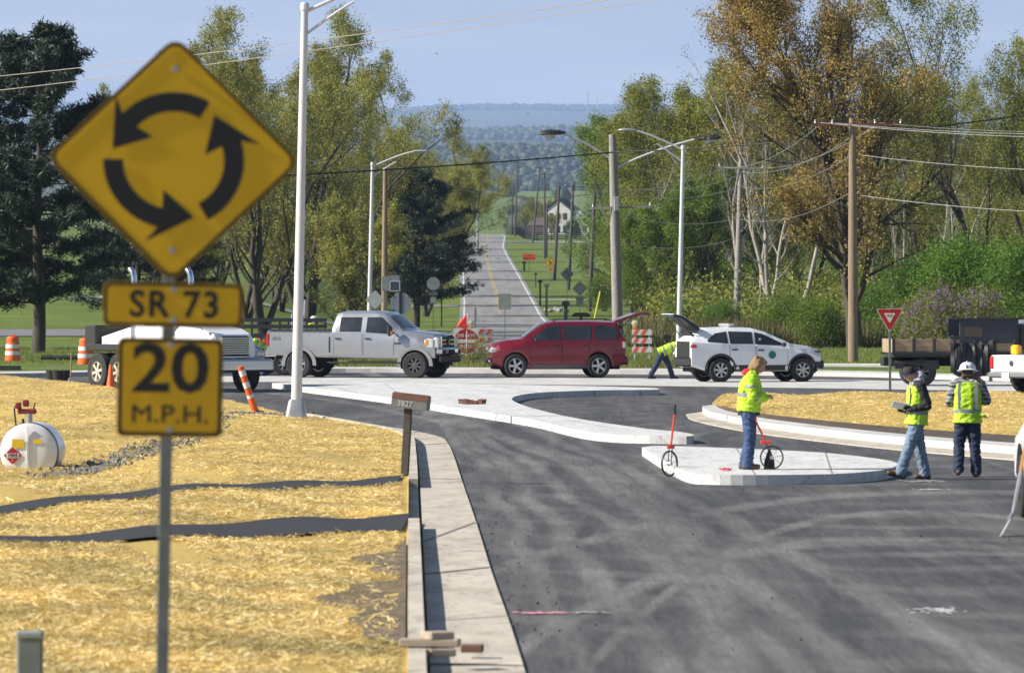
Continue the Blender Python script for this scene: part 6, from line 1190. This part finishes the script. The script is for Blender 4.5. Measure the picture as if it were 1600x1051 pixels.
def person(label, loc, rz, J, look, trousers, boots, top, sleeve=None, vest=None, vox=.012, jw=1.0, group=None):
    e = empty('person', loc, rz, label=label, cat='person', group=group); V_ = {k: Vector(v) for k, v in J.items()}; side = (V_['shR']-V_['shL']).normalized(); hd = V_['head']; look = Vector(look).normalized(); upv = (hd-V_['neck']).normalized()
    b = MB(); m3 = Matrix((look.cross(upv).normalized(), look, upv)).transposed(); 
    b.ell(hd, (.075,.095,.115), m3, 16, 12); b.ell(hd+look*.045-upv*.055, (.055,.055,.055), m3); cap(b, hd-upv*.05-look*.02, V_['neck'], .055, .062); cap(b, hd+look*.092+upv*.01, hd+look*.112-upv*.025, .011, .016, 8)
    for s_ in (1,-1): b.ell(hd+m3@Vector((s_*.076,-.01,-.01)), (.012,.02,.032), m3, 8, 6); b.ell(hd+m3@Vector((s_*.03,.086,.022)), (.026,.012,.009), m3, 8, 6)
    b.ell(hd+m3@Vector((0,.094,-.052)), (.026,.012,.009), m3, 8, 6)
    pel, ch = V_['pelvis'], V_['chest']; torso(b, [(pel-Vector((0,0,.05)),.12,.08),(pel.lerp(ch,.5),.11,.08),(ch,.13,.09),(V_['neck']-upv*.03,.07,.06)], side)
    for s_ in 'LR':
        cap(b, V_['sh'+s_], V_['el'+s_], .045, .036); cap(b, V_['el'+s_], V_['wr'+s_], .036, .026); hand(b, V_['wr'+s_], V_['hd'+s_], V_.get('up'+s_, Vector((0,0,1))))
        cap(b, V_['neck'], V_['sh'+s_], .05, .045); cap(b, V_['hip'+s_], V_['kn'+s_], .07, .05); cap(b, V_['kn'+s_], V_['an'+s_], .05, .035); cap(b, V_['an'+s_], V_['toe'+s_], .035, .03)
    bo = remesh(b, 'body', SKIN, e, vox, 2)
    t = MB(); torso(t, [(pel-Vector((0,0,.09)),.155,.12),(pel,.17,.13),(pel.lerp(ch,.35),.16,.12)], side)
    for s_ in 'LR': k_, a_ = V_['kn'+s_], V_['an'+s_]; cap(t, V_['hip'+s_], k_, .115, .086); cap(t, k_, k_.lerp(a_,.85), .086, .078); cap(t, k_.lerp(a_,.85), a_+Vector((0,0,-.01)), .078, .08)
    for s_ in 'LR':
        for q in (.55,.8,.95): p_ = V_['kn'+s_].lerp(V_['an'+s_], q); t.ell(p_+Vector((.01*sin(q*40),.01,0)), (.086,.084,.02), None, 10, 6)
    remesh(t, 'trousers', trousers, e, max(vox,.012), 2)
    for s_ in 'LR':
        f = MB(); a, tt = V_['an'+s_], V_['toe'+s_]; d = (tt-a); d = Vector((d.x,d.y,0)) ; d = d.normalized() if d.length > .02 else look; heel = a+Vector((0,0,-.05))-d*.05
        cap(f, a+Vector((0,0,.08)), a+Vector((0,0,-.03)), .056, .052); cap(f, a+Vector((0,0,-.045))-d*.03, tt, .048, .042); cap(f, heel, heel+Vector((0,0,-.008)), .045, .045)
        bt = remesh(f, 'boot', boots, e, .01, 2)
    jt = MB(); ps = [(pel.lerp(ch,-.05),.185*jw,.145*jw),(pel.lerp(ch,.3),.185*jw,.145*jw),(pel.lerp(ch,.7),.19*jw,.145*jw),(ch.lerp(V_['neck'],.2),.2*jw,.135*jw),(ch.lerp(V_['neck'],.75),.165*jw,.1*jw),(V_['neck']+upv*.02,.075,.07)]
    torso(jt, ps, side)
    for s_ in 'LR':
        cap(jt, V_['neck'].lerp(V_['sh'+s_],.4), V_['sh'+s_], .085*jw, .082*jw); cap(jt, V_['sh'+s_], V_['el'+s_], .08*jw, .062*jw); cap(jt, V_['el'+s_], V_['wr'+s_], .064*jw, .048*jw)
        for q in (.2,.5,.8): jt.ell(V_['el'+s_].lerp(V_['wr'+s_], q), .062*jw, None, 10, 6)
    remesh(jt, 'jacket' if not vest else 'shirt', top, e, max(vox,.012), 2)
    if vest:
        v = MB(); vp = [(c, w*1.07, d*1.09) for c, w, d in ps[:5]]; vp = [(vp[0][0]*1.0-(ch-pel).normalized()*.07, vp[0][1]*1.10, vp[0][2]*1.12)] + vp; vp[5] = (vp[5][0]+upv*.02, vp[5][1]*1.12, vp[5][2]*1.18); torso(v, vp, side); ve = remesh(v, 'vest', vest, e, .012, 1); ps = vp[1:]
    else: ve = e
    e['ps'] = 0; del e['ps']; return e, bo, ve, ps, side, m3, V_, look, upv
def bands(ve, ps, side, ks=(1.0,), h=.06, verts=True, look=Vector((0,-1,0)), mat=None):
    for k in ks: bandring('reflective_band', ps, side, k, h, mat or SILB, ve)
    if verts:
        side = Vector(side).normalized()
        for sd in (1,-1):
            for fb in (1,-1):
                pts = []
                for k in np.linspace(1.15, 4, 9):
                    i = min(int(k), len(ps)-2); t = k-i; c = Vector(ps[i][0]).lerp(Vector(ps[i+1][0]), t); w = ps[i][1]*(1-t)+ps[i+1][1]*t; d = ps[i][2]*(1-t)+ps[i+1][2]*t; ax = (Vector(ps[i+1][0])-Vector(ps[i][0])).normalized(); f = ax.cross(side).normalized()
                    tq = math.acos(.55**1.25); pts.append((c+side*sd*w*.55*1.02+f*fb*d*(abs(sin(tq))**.9)*1.05, ax))
                MB().loft([[p-side*.028, p, p+side*.028] for p, a in pts], caps=False, closed=False).build('reflective_band', mat or SILB, ve, smooth=True)
def helmet(e, hd, m3, mat, name='hard_hat', brim=.035):
    m = MB(); m.M = Matrix.Translation(hd+m3@Vector((0,-.005,.035))) @ m3.to_4x4(); m.lathe([(.128,0),(.126,.03),(.112,.075),(.08,.108),(.04,.122),(.001,.125)],24); m.lathe([(.128,.012),(.165,-.012),(.16,-.018),(.12,-.0)],24); m.ell((0,.05,-.004),(.13,.15,.012),None,20,6); m.box((0,0,.115),(.03,.17,.03),bev=.01)
    return m.build(name, mat, e, smooth=.7)
def hairblob(e, hd, m3, mat, parts, name='hair', vox=.010):
    m = MB(); rs = random.Random(4)
    for c, r in parts: m.ell(hd+m3@Vector(c), r, m3, 12, 8)
    for k in range(26):
        c, r = parts[rs.randrange(len(parts))]; a = rs.random()*2*pi; z = rs.uniform(-.6,.9); p = hd+m3@(Vector(c)+Vector((r[0]*cos(a)*.95, r[1]*sin(a)*.95 if sin(a) < 0 else -.0, r[2]*z))); cap(m, p, p+m3@Vector((rs.uniform(-.03,.03),rs.uniform(-.04,.01),-.05)), .018, .010, 6)
    return remesh(m, name, mat, e, vox, 1)
# 1: worker with blond hair reading notes on the small slab, facing right
p = G(1170, 733, .15)
J = dict(pelvis=(0,0,.90), chest=(.02,0,1.24), neck=(.06,0,1.42), head=(.15,-.0,1.57), shL=(.03,.17,1.37), shR=(.03,-.17,1.37), elL=(.05,.22,1.10), elR=(.05,-.24,1.10), wrL=(.24,.08,1.08), wrR=(.25,-.10,1.10), hdL=(.9,-.3,.1), hdR=(.9,.3,.1),
  hipL=(0,.09,.86), hipR=(0,-.09,.86), knL=(.03,.11,.47), knR=(.01,-.10,.47), anL=(-.06,.12,.09), anR=(-.02,-.10,.09), toeL=(.08,.12,.045), toeR=(.13,-.12,.045))
e, bo, ve, ps, side, m3, V_, look, up = person('blond worker in lime jacket reading notes on the small white slab', (p.x, p.y, .15), 0, J, (.85,-.12,-.42), JEAN, BOOT, HIVIS, jw=1.2)
bands(e, [(c, w*1.02, d*1.03) for c, w, d in ps], side, (1.9,), .06, False); 
for s_ in 'R': 
    for q in (.45,): c = V_['sh'+s_].lerp(V_['el'+s_], q); d = (V_['el'+s_]-V_['sh'+s_]).normalized(); a_, b_ = basis(d); MB().loft([[c+d*h+(a_*cos(t)+b_*sin(t))*.094 for t in np.linspace(0,2*pi,21)[:-1]] for h in (-.03,.03)],caps=False).build('reflective_band', SILB, e, smooth=True)
    c = V_['el'+s_].lerp(V_['wr'+s_], .1); d = (V_['wr'+s_]-V_['el'+s_]).normalized(); a_, b_ = basis(d); MB().loft([[c+d*h+(a_*cos(t)+b_*sin(t))*.083 for t in np.linspace(0,2*pi,21)[:-1]] for h in (-.03,.03)],caps=False).build('reflective_band', SILB, e, smooth=True)
m = MB(); m.ell((.03,0,1.44),(.12,.14,.065)); m.ell((-.03,0,1.46),(.07,.11,.06)); cap(m,(.1,-.07,1.40),(.13,-.03,1.30),.035,.02); cap(m,(.1,.07,1.40),(.13,.03,1.30),.035,.02); remesh(m, 'hood', M('red_hood_cloth',(.50,.02,.03),.8,bump=.4), e, .012, 2)
hairblob(e, V_['head'], m3, M('sandy_blond_hair',(.46,.30,.15),.7,var=.45,scale=30,bump=.8), [((0,-.03,.04),(.096,.105,.105)),((0,-.06,-.06),(.095,.07,.10)),((.065,-.005,-.02),(.03,.05,.08)),((-.065,-.005,-.02),(.03,.05,.08)),((0,.04,.085),(.07,.06,.035))])
MB().lathe([(.165,0),(.168,-.05)],20,'z',(.0,0,.87)).build('shirt_hem', BCLO, e)
o = MB().box((0,0,0),(.10,.16,.004),rot=(0,R(25),0)).build('note_paper', M('white_paper',(.75,.75,.74),.7)); o.location = (p.x+.36, p.y, .15+1.06); tag(o, 'small white note paper held by the blond worker', 'paper')
w2 = mwheel(Vector((p.x+.34, p.y-.16, .155)), 'measuring wheel with orange shaft in front of the blond worker', .18, -.36, .98)
o = MB().loft([[(x*s_,y*s_,z) for x,y in rrect(.17,.12,.03)] for s_, z in ((1,0),(.9,.12),(.35,.26),(.2,.3))]).build('bag', M('black_nylon',(.015,.015,.017),.7), smooth=.6); o.location = (p.x+.31,p.y-.02,.155); tag(o, 'small black nylon bag hanging at the measuring wheel hub', 'bag')
# 2: walking man facing left
p = G(1432, 749)
J = dict(pelvis=(0,0,.92), chest=(.02,0,1.26), neck=(-.01,0,1.45), head=(-.085,0,1.58), shL=(.03,-.17,1.40), shR=(.03,.17,1.40), elL=(.13,-.22,1.12), elR=(.10,.20,1.12), wrL=(-.10,-.16,1.07), wrR=(-.16,.04,1.05), hdL=(-1,.2,.05), hdR=(-1,-.2,.0),
  hipL=(-.0,-.09,.88), hipR=(0,.09,.88), knL=(-.13,-.09,.50), knR=(.07,.09,.47), anL=(-.27,-.09,.11), anR=(.15,.09,.10), toeL=(-.44,-.10,.11), toeR=(.0,.09,.045))
J['toeR'] = (.02,.09,.045); J['shL'], J['shR'] = J['shL'], J['shR']
e, bo, ve, ps, side, m3, V_, look, up = person('walking man in lime vest over a black jacket holding papers', (p.x, p.y, 0), R(8), J, (-.9,-.15,-.22), LJEAN, BOOT, BCLO, vest=HIVIS, jw=1.02)
bands(ve, ps, side, (.9,), .055, True)
m = MB(); m.ell((.02,0,1.47),(.10,.125,.09)); m.ell((.045,0,1.55),(.07,.10,.09)); cap(m,(-.06,-.06,1.45),(-.1,-.03,1.32),.03,.02); cap(m,(-.06,.06,1.45),(-.1,.03,1.32),.03,.02); remesh(m, 'hood', M('light_grey_fleece',(.40,.41,.44),.9,bump=.5), e, .012, 2)
m = MB(); m.M = Matrix.Translation(V_['head']) @ m3.to_4x4(); m.lathe([(.088,.015),(.092,.05),(.083,.10),(.055,.135),(.001,.145)],20); m.box((0,.10,.03),(.12,.08,.012),bev=.004); m.build('cap', M('dark_brown_cap',(.045,.035,.028),.85), e, smooth=.7)
m = MB(); m.M = Matrix.Translation(V_['head']) @ m3.to_4x4(); m.box((.032,.105,.015),(.055,.012,.036),bev=.004).box((-.032,.105,.015),(.055,.012,.036),bev=.004).box((.082,.05,.018),(.006,.11,.01)).box((-.082,.05,.018),(.006,.11,.01)); m.build('sunglasses', M('blue_mirror_lens',(.05,.15,.45),.1,.7), e)
m = MB(); 
for s_ in 'LR': cap(m, V_['wr'+s_], V_['wr'+s_]+V_['hd'+s_].normalized()*.10, .042, .038)
remesh(m, 'gloves', BCLO, e, .012, 1)
o = MB().box((0,0,0),(.26,.20,.012),rot=(R(-28),R(12),.1)).build('papers', M('white_paper',(.75,.75,.74),.7)); o.location = (p.x-.25, p.y-.14, 1.12); tag(o, 'folded white papers held by the walking man', 'papers')
# 3: man seen from behind with white hard hat
p = G(1512, 745)
J = dict(pelvis=(0,0,.92), chest=(0,.0,1.26), neck=(0,.02,1.47), head=(.0,.03,1.60), shL=(-.19,0,1.41), shR=(.19,0,1.41), elL=(-.27,.02,1.14), elR=(.29,.0,1.17), wrL=(-.12,.22,1.12), wrR=(.14,.22,1.16), hdL=(.6,.6,.1), hdR=(-.6,.6,.1),
  hipL=(-.09,0,.88), hipR=(.09,0,.88), knL=(-.13,.03,.50), knR=(.11,.02,.47), anL=(-.14,-.08,.14), anR=(.13,.0,.10), toeL=(-.15,.03,.06), toeR=(.15,.13,.045))
e, bo, ve, ps, side, m3, V_, look, up = person('man in white hard hat and plaid sleeves seen from behind', (p.x, p.y, 0), R(-4), J, (.1,1,-.15), DJEAN, BOOT, PLAID, vest=HIVIS, jw=1.06)
bands(ve, ps, side, (.9,), .055, True); hh = helmet(e, V_['head'], m3, M('white_hard_hat',(.75,.75,.74),.35,coat=.3)); q = V_['head']+m3@Vector((0,-.135,.07)); MB().box(q,(.022,.006,.06)).build('sticker', INK, hh)
hairblob(e, V_['head'], m3, M('brown_hair',(.07,.045,.03),.8,bump=.6), [((0,-.03,.0),(.083,.085,.07)),((0,-.05,-.05),(.065,.05,.04))])
t = MB(); t.add([(.12,-.12,1.02),(.27,-.16,.96),(.31,-.13,.90),(.18,-.13,.93),(.14,-.13,.90)],[(0,1,2,3,4)]).build('vest_flap', HIVIS, e)
# 4: worker bending into the white suv
p = G(1034, 592)
J = dict(pelvis=(0,0,.86), chest=(.36,0,1.03), neck=(.60,0,1.06), head=(.80,0,.96), shL=(.52,-.17,1.05), shR=(.52,.17,1.05), elL=(.62,-.22,.82), elR=(.68,.2,.85), wrL=(.86,-.16,.80), wrR=(.9,.1,.82), hdL=(1,.1,-.2), hdR=(1,-.1,-.1),
  hipL=(.0,-.09,.82), hipR=(.02,.09,.82), knL=(-.16,-.09,.46), knR=(.22,.09,.46), anL=(-.37,-.10,.10), anR=(.34,.09,.09), toeL=(-.22,-.1,.045), toeR=(.50,.09,.045), upL=(0,0,1))
e, bo, ve, ps, side, m3, V_, look, up = person('worker in lime vest bending into the open back of the white SUV', (p.x, p.y, 0), 0, J, (.8,0,-.6), DJEAN, DBOOT, M('navy_cloth',(.02,.028,.05),.85), vest=HIVIS, vox=.014)
bands(ve, ps, side, (.9,2.4), .06, False); hairblob(e, V_['head'], m3, M('dark_hair',(.03,.022,.018),.8), [((0,-.02,.03),(.09,.1,.1))])
# 5: standing worker behind the pickup bed
p = AT(489, 560, 201)
J = dict(pelvis=(0,0,.94), chest=(0,0,1.28), neck=(0,0,1.49), head=(.02,0,1.62), shL=(-.19,0,1.43), shR=(.19,0,1.43), elL=(-.25,-.06,1.16), elR=(.25,-.05,1.16), wrL=(-.15,-.25,1.08), wrR=(.12,-.26,1.1), hdL=(.2,-1,0), hdR=(-.2,-1,0),
  hipL=(-.09,0,.9), hipR=(.09,0,.9), knL=(-.11,0,.48), knR=(.11,0,.48), anL=(-.12,.02,.09), anR=(.12,.02,.09), toeL=(-.13,-.12,.045), toeR=(.13,-.12,.045))
e, bo, ve, ps, side, m3, V_, look, up = person('worker in white hard hat standing behind the silver pickup bed', (p.x, 201, .11), R(25), J, (.5,-.8,-.1), DJEAN, DBOOT, HIVIS, vest=HIVIS, vox=.014)
bands(ve, ps, side, (.9,), .06, True); helmet(e, V_['head'], m3, MATS['white_hard_hat']); hairblob(e, V_['head'], m3, MATS['brown_hair'], [((0,-.03,.0),(.083,.085,.07))], vox=.014)
# 6: bending worker beside the white truck bumper
p = G(405, 587)
J = dict(pelvis=(.12,.1,.88), chest=(-.12,0,1.10), neck=(-.28,-.02,1.05), head=(-.35,-.08,.95), shL=(-.2,-.18,1.08), shR=(-.22,.17,1.08), elL=(-.24,-.26,.82), elR=(-.28,.2,.8), wrL=(-.32,-.2,.6), wrR=(-.36,.1,.58), hdL=(-.2,0,-1), hdR=(-.2,0,-1), upL=(-1,0,0), upR=(-1,0,0),
  hipL=(.12,.0,.84), hipR=(.12,.18,.84), knL=(.0,-.05,.48), knR=(.04,.22,.48), anL=(.12,-.03,.09), anR=(.16,.2,.09), toeL=(-.03,-.04,.045), toeR=(.02,.2,.045))
e, bo, ve, ps, side, m3, V_, look, up = person('worker bending over the blue tub between white truck and pickup', (p.x, p.y, 0), 0, J, (-.6,-.2,-.8), JEAN, DBOOT, HIVIS, vest=HIVIS, vox=.014)
bands(ve, ps, side, (.9,2.4), .06, False); helmet(e, V_['head'], m3, M('blue_hard_hat',(.02,.08,.42),.4))
# ---------------------------------------------------------------- haze
hz = MB().box((0, 11990, 399), (14200, 24180, 880)).build('haze', None, kind='stuff', label='thin blue haze over the far valley', cat='haze')
hm = bpy.data.materials.new('haze'); hm.use_nodes = True; t = hm.node_tree; t.nodes.clear(); oo = t.nodes.new('ShaderNodeOutputMaterial'); pv = t.nodes.new('ShaderNodeVolumePrincipled')
pv.inputs['Color'].default_value = (.46,.63,1,1); pv.inputs['Density'].default_value = .000052; pv.inputs['Anisotropy'].default_value = 0.0
t.links.new(pv.outputs[0], oo.inputs['Volume']); hz.data.materials.append(hm)
